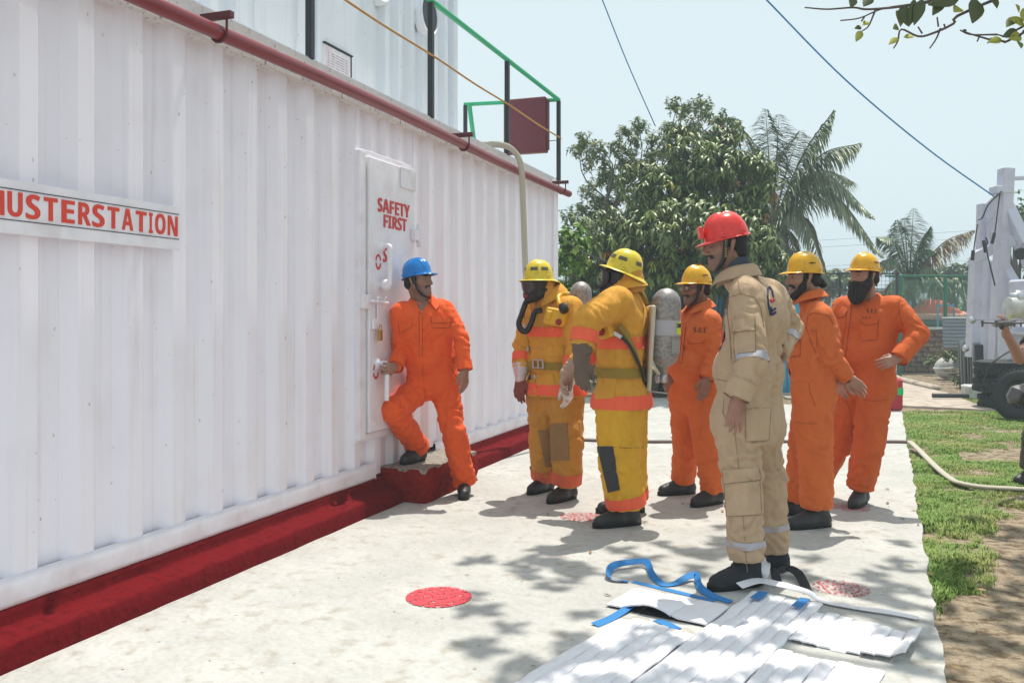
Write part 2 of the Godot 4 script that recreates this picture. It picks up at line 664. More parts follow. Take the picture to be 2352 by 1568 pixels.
func lawn(x: float, z: float) -> float:        # how thick the grass stands, z counted away from the camera
	var e := x - slab_edge(z)
	if e < 0.01 and z < 12.8:
		return 0.0
	var n := noise.get_noise_2d(x * 0.9, z * 0.9) + 0.5 * noise.get_noise_2d(x * 3.1, z * 3.1)
	var d := 0.0
	if z > 9.0:
		d = 1.0 - clampf((absf(x - 5.35 - (z - 8.7) * 0.2) - 0.9) * 0.0, 0, 1)
	if z <= 9.6:
		var w := 0.66 if z > 6.0 else lerpf(0.28, 0.66, clampf((z - 4.6) / 1.4, 0, 1))
		if z < 4.5:
			w = lerpf(0.0, 0.28, clampf((z - 4.2) / 0.3, 0, 1))
		w += 0.55 * clampf((z - 6.3) / 1.2, 0, 1)
		d = maxf(d * clampf((z - 8.9) / 0.5, 0, 1), clampf((w - e) * 3.5 + 0.35, 0, 1))
		if z > 6.1 and z < 7.4:
			d = maxf(d, clampf(1.5 - absf(z - 6.9) * 2.2, 0, 0.75) * clampf((1.5 - e) * 1.6, 0, 1))
	if z > 7.6 and z < 9.6 and e > 0.5:
		d = minf(d, clampf(absf(z - 8.45 + (e - 1.4) * 0.35) * 2.2 - 0.35, 0.05, 1))
	if z > 12.7 and x < 7.0 + (z - 12.8) * 0.15:
		d = 0.0
	if z > 15.5:
		d = 0.3 if x > 8.6 else 0.0
	return clampf(d + n * 1.1 * clampf(d * 3.0, 0, 1) - 0.2, 0, 1)

func make_grass() -> void:
	var b := MB.new()
	b.tinted = true
	var r2 := RandomNumberGenerator.new()
	r2.seed = 4
	for i in 9:
		var a := r2.randf() * TAU
		var o := Vector3(r2.randf_range(-0.02, 0.02), 0, r2.randf_range(-0.02, 0.02))
		var h := r2.randf_range(0.5, 1.0)
		var lean := r2.randf_range(0.2, 0.8)
		var d := Vector3(cos(a), 0, sin(a))
		var side := Vector3(-sin(a), 0, cos(a)) * 0.0026
		var p1 := o + d * lean * h * 0.03 + Vector3(0, h * 0.055, 0)
		var p2 := o + d * lean * h * 0.09 + Vector3(0, h * 0.085, 0)
		var k := r2.randf_range(0.8, 1.15)
		b.tint = Color(k, k, k)
		var n := (d * -0.4 + Vector3.UP).normalized()
		var q := [b.p(o - side, n), b.p(o + side, n), b.p(p1 - side * 0.8, n), b.p(p1 + side * 0.8, n), b.p(p2, n)]
		b.tri(q[0], q[1], q[3])
		b.tri(q[0], q[3], q[2])
		b.tri(q[2], q[3], q[4])
	var xs := []
	var cs := []
	var tries := 0
	while xs.size() < 64000 and tries < 250000:
		tries += 1
		var z := 4.0 + 12.5 * pow(rng.randf(), 1.0)
		var x := slab_edge(minf(z, 12.6)) + rng.randf() * (0.6 + z * 0.30)
		var d := lawn(x, z)
		if d < 0.06 or rng.randf() > d * 1.1:
			continue
		var s := rng.randf_range(0.45, 0.88) * (0.6 + 0.5 * d) * (1.15 if z < 6.5 else 0.85)
		xs.append(Transform3D(Basis(Vector3.UP, rng.randf() * TAU).scaled(Vector3(s * 1.15, s * rng.randf_range(0.45, 0.75), s * 1.15)), Vector3(x, -0.055 + 0.025 * noise.get_noise_2d(x * 0.9, -z * 0.9), -z)))
		var dry := clampf(noise.get_noise_2d(x * 1.3 + 40.0, z * 1.3) * 0.9 + 0.28 + rng.randf_range(-0.2, 0.2), 0, 1)
		cs.append(Color(0.16, 0.30, 0.025).lerp(Color(0.38, 0.36, 0.11), dry * 0.7))
	var go := many("grass", b.done(), M.grass, xs, cs)
	tag(go, "short green lawn grass growing along the concrete edge", "grass")

# ------------------------------------------------------------------ the lower container
var ALONG := Vector3(0.34147, 0, -0.93989)
var OUT := Vector3(0.93989, 0, 0.34147)
var WALL_T: Transform3D

func wl(s: float, y: float, q: float) -> Vector3:       # wall coordinates to the world
	return WALL_T * Vector3(s, y, q)

func corrugated(b: MB, s0: float, s1: float, y0: float, y1: float, q: float, pitch: float, depth: float) -> void:
	var prof := []
	var s := s0
	while s < s1 - 0.01:
		for k in [[0.0, 0.0], [0.29, 0.0], [0.305, 0.05], [0.415, 0.95], [0.43, 1.0], [0.79, 1.0], [0.805, 0.95], [0.985, 0.05]]:
			prof.append(Vector2(min(s + k[0] * pitch, s1), q - k[1] * depth + 0.0025 * noise.get_noise_1d((s + k[0] * pitch) * 2.3)))
		s += pitch
	prof.append(Vector2(s1, q))
	for i in prof.size() - 1:
		if prof[i + 1].x - prof[i].x < 1e-5:
			continue
		var a: Vector2 = prof[i]
		var c: Vector2 = prof[i + 1]
		b.face4(Vector3(a.x, y0, a.y), Vector3(c.x, y0, c.y), Vector3(c.x, y1, c.y), Vector3(a.x, y1, a.y), Vector3(0, 0, 1))

func text_on(parent: Node, called: String, txt: String, m: Material, where: Vector3, h: float, width: float, bold := true, basis := Basis()) -> MeshInstance3D:
	var t := letters(txt, h, 0.004, bold)
	var o := obj(called, t, m, parent)
	var box := t.get_aabb()
	var k: float = width / box.size.x if width > 0 else 1.0
	o.transform = Transform3D(basis * Basis.from_scale(Vector3(k, 1, 1)), where)
	return o

func make_container() -> void:
	WALL_T = Transform3D(Basis(ALONG, Vector3.UP, OUT), -OUT * 3.05)
	var c := thing("shipping_container", "long white corrugated shipping container on the red foundation kerb", "shipping container")
	c.transform = WALL_T
	var s0 := -2.3
	var s1 := 9.88
	var b := MB.new()
	corrugated(b, s0, 5.30, 0.27, 2.74, 0.0, 0.292, 0.042)
	corrugated(b, 5.30, 6.16, 2.44, 2.74, 0.0, 0.215, 0.036)
	corrugated(b, 5.30, 6.16, 0.20, 0.52, -0.012, 0.287, 0.036)
	corrugated(b, 6.16, s1 - 0.16, 0.27, 2.74, 0.0, 0.292, 0.042)
	obj("corrugated_wall", b, M.wall, c)
	for sx in [s1 - 0.08, s0 + 0.08]:
		obj("corner_post", box_mesh(Vector3(sx, 1.52, -0.02), Vector3(0.16, 2.7, 0.10), 0.008), M.white, c)
	b = MB.new()
	var pts := []
	for i in 64:
		var s := s0 + (5.56 - s0) * i / 63.0
		for k in [[0.288, -0.03], [0.292 + 0.006 * noise.get_noise_1d(s * 9.0), 0.012], [0.255, 0.016 + 0.003 * noise.get_noise_1d(s * 4.0)], [0.20, 0.016], [0.178 + 0.006 * noise.get_noise_1d(s * 14.0), 0.012], [0.174, -0.03]]:
			pts.append(Vector3(s, k[0], k[1]))
	b.grid(pts, 6)
	b.box(Vector3(5.559, 0.233, -0.01), Vector3(0.006, 0.118, 0.05))
	pts = []
	for i in 40:
		var s := 6.55 + (s1 - 6.55) * i / 39.0
		for k in [[0.288, -0.03], [0.292 + 0.006 * noise.get_noise_1d(s * 9.0), 0.012], [0.255, 0.016], [0.20, 0.016], [0.178, 0.012], [0.174, -0.03]]:
			pts.append(Vector3(s, k[0], k[1]))
	b.grid(pts, 6)
	obj("bottom_rail", b, M.white, c)
	b = MB.new()
	b.box(Vector3((s0 + s1) / 2, 2.82, -0.06), Vector3(s1 - s0, 0.18, 0.14), 0.01)
	obj("top_rail", b, M.rust, c)
	b = MB.new()
	b.box(Vector3((s0 + s1) / 2, 2.86, -1.28), Vector3(s1 - s0 - 0.02, 0.06, 2.3))
	obj("roof", b, M.rust, c)
	b = MB.new()
	b.box(Vector3(s1 - 0.06, 1.5, -1.28), Vector3(0.08, 2.6, 2.36))
	b.box(Vector3(s0 + 0.06, 1.5, -1.28), Vector3(0.08, 2.6, 2.36))
	b.box(Vector3((s0 + s1) / 2, 1.5, -2.42), Vector3(s1 - s0 - 0.2, 2.6, 0.05))
	b.box(Vector3((s0 + s1) / 2, 0.12, -1.25), Vector3(s1 - s0 - 0.2, 0.14, 2.2))
	obj("end_wall", b, M.white, c)
	# door
	var d := Node3D.new()
	d.name = "door"
	c.add_child(d)
	var dl := 5.405
	var dr := 6.105
	b = MB.new()
	b.box(Vector3(5.34, 1.46, 0.004), Vector3(0.09, 1.96, 0.06), 0.004)
	b.box(Vector3(6.145, 1.46, -0.006), Vector3(0.05, 1.96, 0.04), 0.004)
	b.box(Vector3(5.75, 2.43, -0.008), Vector3(0.76, 0.06, 0.04), 0.004)
	b.box(Vector3(5.75, 0.485, -0.008), Vector3(0.90, 0.05, 0.04), 0.004)
	b.box(Vector3(5.75, 0.512, -0.045), Vector3(0.74, 0.03, 0.05))
	obj("door_frame", b, M.white, d)
	b = MB.new()
	b.box(Vector3((dl + dr) / 2, 1.465, 0.022), Vector3(dr - dl, 1.895, 0.052), 0.006)
	obj("door_panel", b, M.white, d)
	b = MB.new()
	b.box(Vector3(5.98, 2.335, 0.055), Vector3(0.24, 0.15, 0.014), 0.005)
	obj("corner_plate", b, M.white, d)
	for y in [1.93, 0.75]:
		b = MB.new()
		b.box(Vector3(6.09, y, 0.065), Vector3(0.11, 0.085, 0.035), 0.006)
		b.lathe([[0.0, -0.09], [0.018, -0.088], [0.018, -0.055], [0.027, -0.05], [0.027, 0.04], [0.02, 0.05], [0.02, 0.085], [0.0, 0.09]], Vector3(6.135, y, 0.07), 14)
		obj("hinge", b, M.white, d)
	for hy in [1.80, 0.985]:
		b = MB.new()
		var hs: float = 0.085 if hy > 1.5 else 0.04
		b.xf = Transform3D(Basis(), Vector3(hs, 0, 0))
		b.lathe([[0.0, 0.028], [0.02, 0.028], [0.042, 0.006], [0.042, 0.0]], Vector3(5.480, hy, 0.048), 18, Basis(Vector3.RIGHT, PI / 2))
		var low: float = 0.265 if hy > 1.5 else 0.25
		var path := curve([Vector3(5.480, hy, 0.05), Vector3(5.475, hy + 0.008, 0.10), Vector3(5.465, hy - 0.002, 0.13), Vector3(5.460, hy - 0.05, 0.134), Vector3(5.460, hy - low, 0.13)], 5)
		b.tube(path, 0.0165, 12)
		if hy > 1.5:
			b.lathe([[0.0, 0.09], [0.02, 0.088], [0.036, 0.07], [0.04, 0.05], [0.034, 0.028], [0.018, 0.018], [0.018, 0.0]], Vector3(5.470, hy - low, 0.048), 16, Basis(Vector3.RIGHT, PI / 2))
		obj("handle", b, M.white, d)
	# bolt and padlock
	b = MB.new()
	b.box(Vector3(5.36, 1.415, 0.045), Vector3(0.11, 0.10, 0.03), 0.006)
	b.tube([Vector3(5.38, 1.42, 0.075), Vector3(5.62, 1.41, 0.078)], 0.010, 10)
	for s in [5.455, 5.50, 5.57]:
		b.tube([Vector3(s, 1.395, 0.05), Vector3(s, 1.45, 0.09)], 0.006, 6)
	b.box(Vector3(5.50, 1.345, 0.062), Vector3(0.02, 0.13, 0.008), 0.002)
	b.box(Vector3(5.475, 1.265, 0.058), Vector3(0.085, 0.075, 0.018), 0.004)
	obj("bolt", b, M.white, d)
	b = MB.new()
	b.tube(curve([Vector3(5.475, 1.215, 0.085), Vector3(5.475, 1.245, 0.088), Vector3(5.49, 1.258, 0.088), Vector3(5.505, 1.245, 0.088), Vector3(5.505, 1.215, 0.085)], 4), 0.004, 6)
	b.box(Vector3(5.49, 1.185, 0.085), Vector3(0.045, 0.075, 0.022), 0.005)
	obj("padlock", b, M.brass, d)
	text_on(d, "lettering", "SAFETY", M.letter, Vector3(5.765, 2.048 + 0.045, 0.052), 0.093, 0.49)
	text_on(d, "lettering", "FIRST", M.letter, Vector3(5.78, 1.942 + 0.045, 0.052), 0.090, 0.355)
	for o in [[5.530, 1.695], [5.495, 0.935]]:
		b = MB.new()
		for half in 2:
			var ring := []
			for k in 13:
				var a := (0.06 + 0.88 * k / 12.0) * PI + half * PI
				for w in [1.0, 0.68]:
					ring.append(Vector3(o[0] + cos(a) * 0.040 * w, o[1] + sin(a) * 0.055 * (w * 0.95 + 0.05), 0.0515))
			b.slab(ring, 2, Vector3(0, 0, -0.003))
		obj("letter_o", b, M.letter, d)
	text_on(d, "letter_s", "S", M.letter, Vector3(5.628, 1.748, 0.052), 0.10, 0.055)
	# the red foundation kerb under it
	b = MB.new()
	for seg in [[s0, 5.70], [6.62, 9.92]]:
		var n := int((seg[1] - seg[0]) / 0.05)
		pts = []
		for i in n + 1:
			var s: float = lerpf(seg[0], seg[1], float(i) / n)
			var j := noise.get_noise_2d(s * 3.0, 0.0) * 0.008
			var j2 := noise.get_noise_2d(s * 4.0, 7.0) * 0.007
			var j3 := noise.get_noise_2d(s * 3.0, 15.0) * 0.012
			var notch := 0.0
			if s > 3.15 and s < 3.32:
				notch = 0.02
			for k in [[-0.02, 0.17 + j * 0.5], [0.04, 0.165 + j], [0.085 + j2 * 0.7, 0.160 + j], [0.100 + j2, 0.145 + j - notch], [0.108 + j2, 0.09], [0.112 + j3, 0.038], [0.125 + j3, 0.024 + j * 0.4 - notch * 0.5], [0.155, 0.020 + j2 * 0.5], [0.185, 0.012], [0.185, -0.10]]:
				pts.append(Vector3(s, k[0], k[1]))
		b.grid(pts, 10)
	b.box(Vector3(9.89, 0.07, -1.2), Vector3(0.10, 0.17, 2.5), 0.01)
	var kerb := obj("kerb", b, M.red_paint)
	kerb.transform = WALL_T
	kerb.set_meta("kind", "structure")
	# the step at the door
	var st := thing("concrete_step", "worn red concrete step with grey top below the container door", "step")
	st.transform = WALL_T
	b = MB.new()
	var rough_box := func(x0: float, x1: float, y1: float, zq: float) -> Array:
		var rows := []
		var ring := [Vector2(x0, -0.05), Vector2(x0, zq), Vector2(x1, zq), Vector2(x1, -0.05)]
		var along := []
		for i in 3:
			for k in 12:
				along.append(ring[i].lerp(ring[i + 1], k / 12.0))
		along.append(ring[3])
		for r in 6:
			for p in along:
				var y: float = -0.02 + (y1 + 0.02) * r / 5.0
				var j := noise.get_noise_3d(p.x * 8.0, y * 10.0, p.y * 8.0) * 0.014
				var w: float = 0.010 if r == 5 else 0.0
				rows.append(Vector3(p.x + (j - w if p.x > (x0 + x1) / 2 else w - j) , y, p.y + (j if p.y > zq - 0.01 else 0.0) - w))
		return rows
	var stepy := 0.235
	b.grid(rough_box.call(5.68, 6.64, stepy, 0.345), 37)
	obj("riser", b, M.red_worn, st)
	b = MB.new()
	pts = []
	for r in 9:
		for k in 21:
			var x := 5.69 + 0.94 * k / 20.0
			var q := -0.06 + 0.395 * r / 8.0
			pts.append(Vector3(x, stepy + 0.005 * noise.get_noise_2d(x * 9.0, q * 9.0), q))
	b.slab(pts, 21, Vector3(0, -0.03, 0))
	obj("tread", b, dress(mat(0.30, 0.275, 0.235, 0.95), grain(121, 0.03, 4, [[0.0, g(0.5)], [0.5, g(1.0)], [1.0, g(1.2)]]), M.fine, 1.5, false, 1.0), st)
	# sign board
	var sg := thing("sign_board", "white board with red MUSTERSTATION lettering on the container wall", "sign")
	sg.transform = WALL_T
	b = MB.new()
	b.box(Vector3(2.61, 1.742, 0.045), Vector3(1.84, 0.208, 0.012), 0.002)
	obj("board", b, M.white, sg)
	b = MB.new()
	for y in [1.810, 1.690]:
		b.box(Vector3(2.61, y, 0.052), Vector3(1.82, 0.0035, 0.003))
	obj("ruled_line", b, M.line, sg)
	var x := 2.462
	for ch in "MUSTERSTATION":
		var w: float = 0.088 if ch == "M" else (0.022 if ch == "I" else 0.066)
		var o := text_on(sg, "letter", ch, M.letter_bright, Vector3(x + w / 2, 1.749, 0.053), 0.094, w, true)
		o.rotation.z = noise.get_noise_1d(x * 30.0) * 0.03
		x += w + 0.0175
	# rain pipe
	var pp := thing("rain_pipe", "long red pipe clamped under the container roof edge", "pipe")
	pp.transform = WALL_T
	pts = []
	for i in 60:
		var s := s0 + (10.03 - s0) * i / 59.0
		pts.append(Vector3(s, 2.752 + 0.014 * sin(s * 1.1 + 2.0) - 0.004 * maxf(0.0, s - 8.0) * 4.0 * 0.5, 0.115))
	obj("tube", tube_mesh(pts, 0.038, 16), M.pipe, pp)
	for s in [0.7, 3.74, 6.9, 9.73]:
		b = MB.new()
		b.box(Vector3(s, 2.835, 0.095), Vector3(0.035, 0.035, 0.20), 0.003)
		var ring := []
		for k in 17:
			var a := k / 16.0 * PI * 1.15 - 0.1
			ring.append(Vector3(s, 2.75 - sin(a) * 0.046, 0.115 + cos(a) * 0.046))
		b.tube(ring, 0.008, 8, true, 1.0, Vector3.RIGHT)
		b.tube([Vector3(s, 2.755, 0.161), Vector3(s, 2.83, 0.161)], 0.007, 6)
		obj("bracket", b, M.clamp, pp)
	# railing on the roof
	var rl := thing("roof_railing", "black posts and green top rail round the container roof", "railing")
	rl.transform = WALL_T
	for s in [1.24, 2.99, 4.747, 6.495, 8.256, 9.99]:
		b = MB.new()
		b.box(Vector3(s, 3.365, 0.0), Vector3(0.044, 0.93, 0.044), 0.004)
		if s > 9.9:
			b.box(Vector3(s - 0.03, 2.87, -0.01), Vector3(0.10, 0.10, 0.03), 0.004)
		obj("post", b, M.black, rl)
	b = MB.new()
	b.tube([Vector3(1.0, 3.842, 0), Vector3(9.99, 3.842, 0)], 0.024, 12)
	b.tube([Vector3(9.99, 3.842, 0.0), Vector3(9.83, 3.842, -1.13)], 0.024, 12)
	obj("top_rail", b, M.green, rl)
	b = MB.new()
	b.box(Vector3(9.83, 3.365, -1.114), Vector3(0.04, 0.93, 0.04), 0.003)
	obj("post", b, M.black, rl)
	b = MB.new()
	b.beam(Vector3(9.80, 3.82, -1.05), Vector3(9.75, 2.6, -0.86), 0.05, 0.03)
	obj("stair_rail", b, M.green, rl)
	b = MB.new()
	b.tube([Vector3(9.99, 3.37, 0.0), Vector3(9.83, 3.32, -1.114)], 0.005, 6)
	obj("mid_wire", b, M.clamp, rl)
	var rp := []
	for i in 5:
		var s: float = [2.99, 4.747, 6.495, 8.256, 9.99][i]
		rp.append(Vector3(s, 3.388, 0.03))
		if i < 4:
			rp.append(Vector3(s + 0.87, 3.378, 0.03))
	var ro := obj("rope", tube_mesh(curve(rp, 5), 0.0085, 8), M.rope)
	ro.transform = WALL_T
	tag(ro, "yellow brown rope strung between the roof railing posts", "rope")
	b = MB.new()
	b.box(Vector3(9.86, 3.53, -0.36), Vector3(0.11, 0.64, 0.52), 0.012)
	for i in 5:
		b.box(Vector3(9.86 + 0.03 * sin(i * 2.0), 3.53, -0.09), Vector3(0.014, 0.58, 0.02), 0.004)
	var mp := obj("hose_box", b, M.maroon)
	mp.transform = WALL_T
	tag(mp, "maroon painted metal box hung on the end rail of the roof", "box")
	# flat hose hanging from the roof
	var hp := curve([Vector3(7.7, 2.93, -0.5), Vector3(7.9, 2.95, -0.15), Vector3(8.02, 2.955, 0.04), Vector3(8.10, 2.90, 0.13), Vector3(8.13, 2.76, 0.19), Vector3(8.16, 2.4, 0.20), Vector3(8.2, 1.6, 0.22), Vector3(8.3, 0.7, 0.26), Vector3(8.38, 0.22, 0.30), Vector3(8.45, 0.05, 0.40), Vector3(8.6, 0.025, 0.55)], 6)
	var ho := obj("hanging_hose", tube_mesh(hp, 0.031, 12, 0.45, OUT), M.hose)
	ho.transform = WALL_T
	tag(ho, "flat canvas fire hose hanging from the container roof behind the masked firefighter", "hose")

func make_upper() -> void:
	var c := thing("upper_container", "bluish white cabin container with portholes stacked on the roof", "shipping container")
	c.transform = WALL_T
	var q := -0.75
	var s0 := -2.0
	var s1 := 8.75
	var b := MB.new()
	corrugated(b, s0, 5.0, 2.95, 5.5, q, 0.26, 0.05)
	corrugated(b, 5.86, 5.98, 2.95, 5.5, q, 0.12, 0.034)
	corrugated(b, 6.87, s1 - 0.10, 2.95, 5.5, q, 0.26, 0.05)
	obj("corrugated_wall", b, M.upper, c)
	b = MB.new()
	b.box(Vector3(s1 - 0.05, 4.25, q - 0.04), Vector3(0.10, 2.72, 0.10), 0.01)
	obj("corner_post", b, M.upper, c)
	b = MB.new()
	b.box(Vector3((s0 + s1) / 2, 5.6, q - 1.15), Vector3(s1 - s0, 0.2, 2.36), 0.01)
	obj("roof", b, M.upper, c)
	b = MB.new()
	b.box(Vector3(s1 - 0.05, 4.2, q - 1.2), Vector3(0.06, 2.6, 2.2))
	b.box(Vector3(s0 + 0.05, 4.2, q - 1.2), Vector3(0.06, 2.6, 2.2))
	b.box(Vector3((s0 + s1) / 2, 4.2, q - 2.3), Vector3(s1 - s0 - 0.2, 2.6, 0.06))
	b.box(Vector3((s0 + s1) / 2, 2.97, q - 1.2), Vector3(s1 - s0 - 0.2, 0.08, 2.2))
	obj("end_wall", b, M.upper, c)
	b = MB.new()
	b.box(Vector3(5.43, 4.2, q - 0.005), Vector3(0.86, 2.56, 0.03), 0.003)
	obj("flat_panel", b, M.upper, c)
	b = MB.new()
	var rr := []
	for k in 41:
		var a := k / 40.0 * TAU
		var e := Vector2(cos(a), sin(a))
		var m: float = pow(pow(absf(e.x), 6.0) + pow(absf(e.y), 6.0), -1.0 / 6.0)
		rr.append(Vector3(5.46 + e.x * m * 0.26, 3.62 + e.y * m * 0.42, q + 0.012))
	b.tube(rr, 0.007, 6, false)
	obj("panel_seam", b, M.upper, c)
	var d := Node3D.new()
	d.name = "door"
	c.add_child(d)
	b = MB.new()
	b.box(Vector3(6.425, 4.05, q + 0.005), Vector3(0.88, 2.2, 0.04), 0.005)
	obj("door_panel", b, M.upper, d)
	b = MB.new()
	b.box(Vector3(6.26, 3.33, q + 0.03), Vector3(0.40, 0.24, 0.02), 0.006)
	for i in 9:
		b.box(Vector3(6.26, 3.24 + i * 0.02, q + 0.047), Vector3(0.30, 0.008, 0.014))
	for i in 5:
		b.box(Vector3(6.12 + i * 0.07, 3.32, q + 0.050), Vector3(0.006, 0.18, 0.010))
	obj("vent", b, M.white, d)
	b = MB.new()
	b.box(Vector3(6.27, 3.458, q + 0.035), Vector3(0.43, 0.012, 0.03), 0.002)
	b.box(Vector3(6.475, 3.35, q + 0.03), Vector3(0.008, 0.2, 0.02), 0.002)
	obj("vent_hood", b, M.black, d)
	for k in 2:
		var pc := Vector3([6.98, 7.97][k], 4.275, q)
		var ph := Node3D.new()
		ph.name = "porthole" if k == 0 else "porthole_001"
		c.add_child(ph)
		b = MB.new()
		b.lathe([[0.175, 0.0], [0.175, 0.05], [0.20, 0.058], [0.218, 0.045], [0.22, -0.03]], pc, 32, Basis(Vector3.RIGHT, PI / 2))
		obj("rim", b, M.upper, ph)
		b = MB.new()
		b.lathe([[0.0, 0.042], [0.177, 0.042]], pc, 32, Basis(Vector3.RIGHT, PI / 2))
		obj("pane_and_dark_inside", b, M.glass if k == 0 else M.black, ph)  # first a glass pane; second a black disc painted as the dark inside

# ------------------------------------------------------------------ background
func leaf_strip(b: MB, o: Vector3, d: Vector3, up: Vector3, length: float, width: float, droop: float, c: Color, segs := 3) -> void:
	b.tint = c
	var side := d.cross(up).normalized()
	var prev := [-1, -1]
	var pos := o
	var dir := d
	for i in segs + 1:
		var t := float(i) / segs
		var w := width * sin(PI * pow(t * 0.94 + 0.03, 0.8)) * 0.5
		var n := dir.cross(side).normalized()
		if n.y < 0:
			n = -n
		var fold := n * w * 0.35
		var l := b.p(pos - side * w + fold, (n - side * 0.3).normalized())
		var r := b.p(pos + side * w + fold, (n + side * 0.3).normalized())
		var m := b.p(pos, n)
		if prev.size() == 3:
			b.tri(prev[0], l, m)
			b.tri(prev[0], m, prev[2])
			b.tri(prev[2], m, r)
			b.tri(prev[2], r, prev[1])
		prev = [l, r, m]
		dir = (dir + Vector3.DOWN * droop / segs).normalized()
		pos += dir * length / segs

func rosette(sd: int, count: int, length: float, width: float, droop: float, spread: float) -> ArrayMesh:
	var b := MB.new()
	b.tinted = true
	var r := RandomNumberGenerator.new()
	r.seed = sd
	for i in count:
		var a := TAU * i / count * 1.0 + r.randf_range(-0.5, 0.5)
		var el := r.randf_range(-spread, spread * 0.7)
		var d := Vector3(cos(a) * cos(el), sin(el), sin(a) * cos(el))
		var k := r.randf_range(0.8, 1.2)
		leaf_strip(b, Vector3(0, r.randf_range(-0.3, 0.3) * length, 0), d, Vector3.UP, length * r.randf_range(0.7, 1.15), width * r.randf_range(0.8, 1.1), droop * r.randf_range(0.6, 1.3), Color(k, k, k))
	return b.done()

func limb(b: MB, a: Vector3, c: Vector3, r0: float, r1: float, wob: float, rr: RandomNumberGenerator) -> void:
	var m1 := a.lerp(c, 0.35) + Vector3(rr.randf_range(-wob, wob), rr.randf_range(0, wob), rr.randf_range(-wob, wob))
	var m2 := a.lerp(c, 0.7) + Vector3(rr.randf_range(-wob, wob), rr.randf_range(0, wob), rr.randf_range(-wob, wob))
	var pts := curve([a, m1, m2, c], 3)
	var rad := []
	for i in pts.size():
		rad.append(lerpf(r0, r1, float(i) / (pts.size() - 1)))
	b.tube(pts, rad, 7)

func crown_of(parent: Node3D, base: Vector3, lobes: Array, each: int, mesh: Mesh, material: Material, cols: Array, flush: Array, flush_share: float, size: Vector2, sd: int, hollow := 0.35) -> void:
	var r := RandomNumberGenerator.new()
	r.seed = sd
	var xs := []
	var cs := []
	for l in lobes:
		var c: Vector3 = l[0]
		var rad: Vector3 = l[1]
		var n := int(each * (rad.x * rad.y + rad.y * rad.z + rad.x * rad.z) / 1.2)
		for i in n:
			var d := Vector3(r.randfn(), r.randfn(), r.randfn()).normalized()
			var q := pow(r.randf(), hollow)
			q *= 1.0 + 0.22 * noise.get_noise_3dv(d * 2.5 + c)
			var p := c + d * rad * q
			var s := r.randf_range(size.x, size.y)
			var tilt := d.cross(Vector3.UP)
			var bs := Basis(Vector3.UP, r.randf() * TAU)
			if tilt.length() > 0.01:
				bs = Basis(tilt.normalized(), -r.randf_range(0.1, 0.9) * (1.0 - absf(d.y) * 0.4)) * bs
			xs.append(Transform3D(bs.scaled(Vector3(s, s, s)), p - base))
			var k := r.randf()
			var cc: Color = (cols[0] as Color).lerp(cols[1], k)
			if r.randf() < flush_share * (0.2 + q):
				cc = flush[r.randi() % flush.size()]
			cs.append(cc)
	many("crown", mesh, material, xs, cs, parent)

func palm(called: String, label: String, base: Vector3, top: Vector3, fronds: Array, col: Color, dry: Color, sd: int) -> void:
	var t := thing(called, label, "palm tree", base, 0.0, "coconut palms behind the yard")
	var r := RandomNumberGenerator.new()
	r.seed = sd
	var b := MB.new()
	var tp := top - base
	var pts := curve([Vector3.ZERO, tp * 0.5 + Vector3(0.1, 0, 0), tp], 5)
	var rad := []
	for i in pts.size():
		rad.append(0.17 - 0.06 * i / pts.size() + 0.012 * (i % 2))
	b.tube(pts, rad, 10)
	obj("trunk", b, M.bark, t)
	for f in fronds:
		b = MB.new()
		b.tinted = true
		var tip: Vector3 = f[0] - base
		var sag: float = f[1]
		var kind: float = f[2]
		var mid := tp.lerp(tip, 0.5) + Vector3(0, sag, 0)
		var spine := curve([tp, mid, tip], 12)
		var rr := []
		for i in spine.size():
			rr.append(lerpf(0.028, 0.004, float(i) / (spine.size() - 1)))
		var base_c: Color = col.lerp(dry, kind)
		b.tint = base_c.lerp(Color(0.3, 0.25, 0.1), 0.5)
		b.tube(spine, rr, 5)
		var total := tp.distance_to(tip)
		for side in [-1.0, 1.0]:
			for i in range(2, spine.size() * 5 - 3):
				var t2 := float(i) / (spine.size() * 5 - 3)
				var fi := t2 * (spine.size() - 1)
				var i0 := int(fi)
				if i0 >= spine.size() - 1:
					break
				var p: Vector3 = (spine[i0] as Vector3).lerp(spine[i0 + 1], fi - i0)
				var dir: Vector3 = (spine[i0 + 1] - spine[i0]).normalized()
				var out := dir.cross(Vector3.UP)
				if out.length() < 0.05:
					out = Vector3.RIGHT
				out = out.normalized() * side
				var len := total * 0.36 * sin(PI * clampf(t2 * 0.85 + 0.12, 0, 1)) * r.randf_range(0.85, 1.1)
				if r.randf() < 0.07 * (1.0 + 3.0 * kind):
					continue
				var d := (out + dir * r.randf_range(0.35, 0.75) + Vector3.UP * r.randf_range(-0.15, 0.25)).normalized()
				var k := r.randf_range(0.75, 1.25)
				leaf_strip(b, p, d, Vector3.UP.cross(d).cross(d).normalized() * -1.0, len, 0.036, r.randf_range(0.8, 1.7) + kind * 0.8, base_c * k, 3)
		var o := obj("frond", b, M.palm, t)
		o.set_meta("kind", "thing")

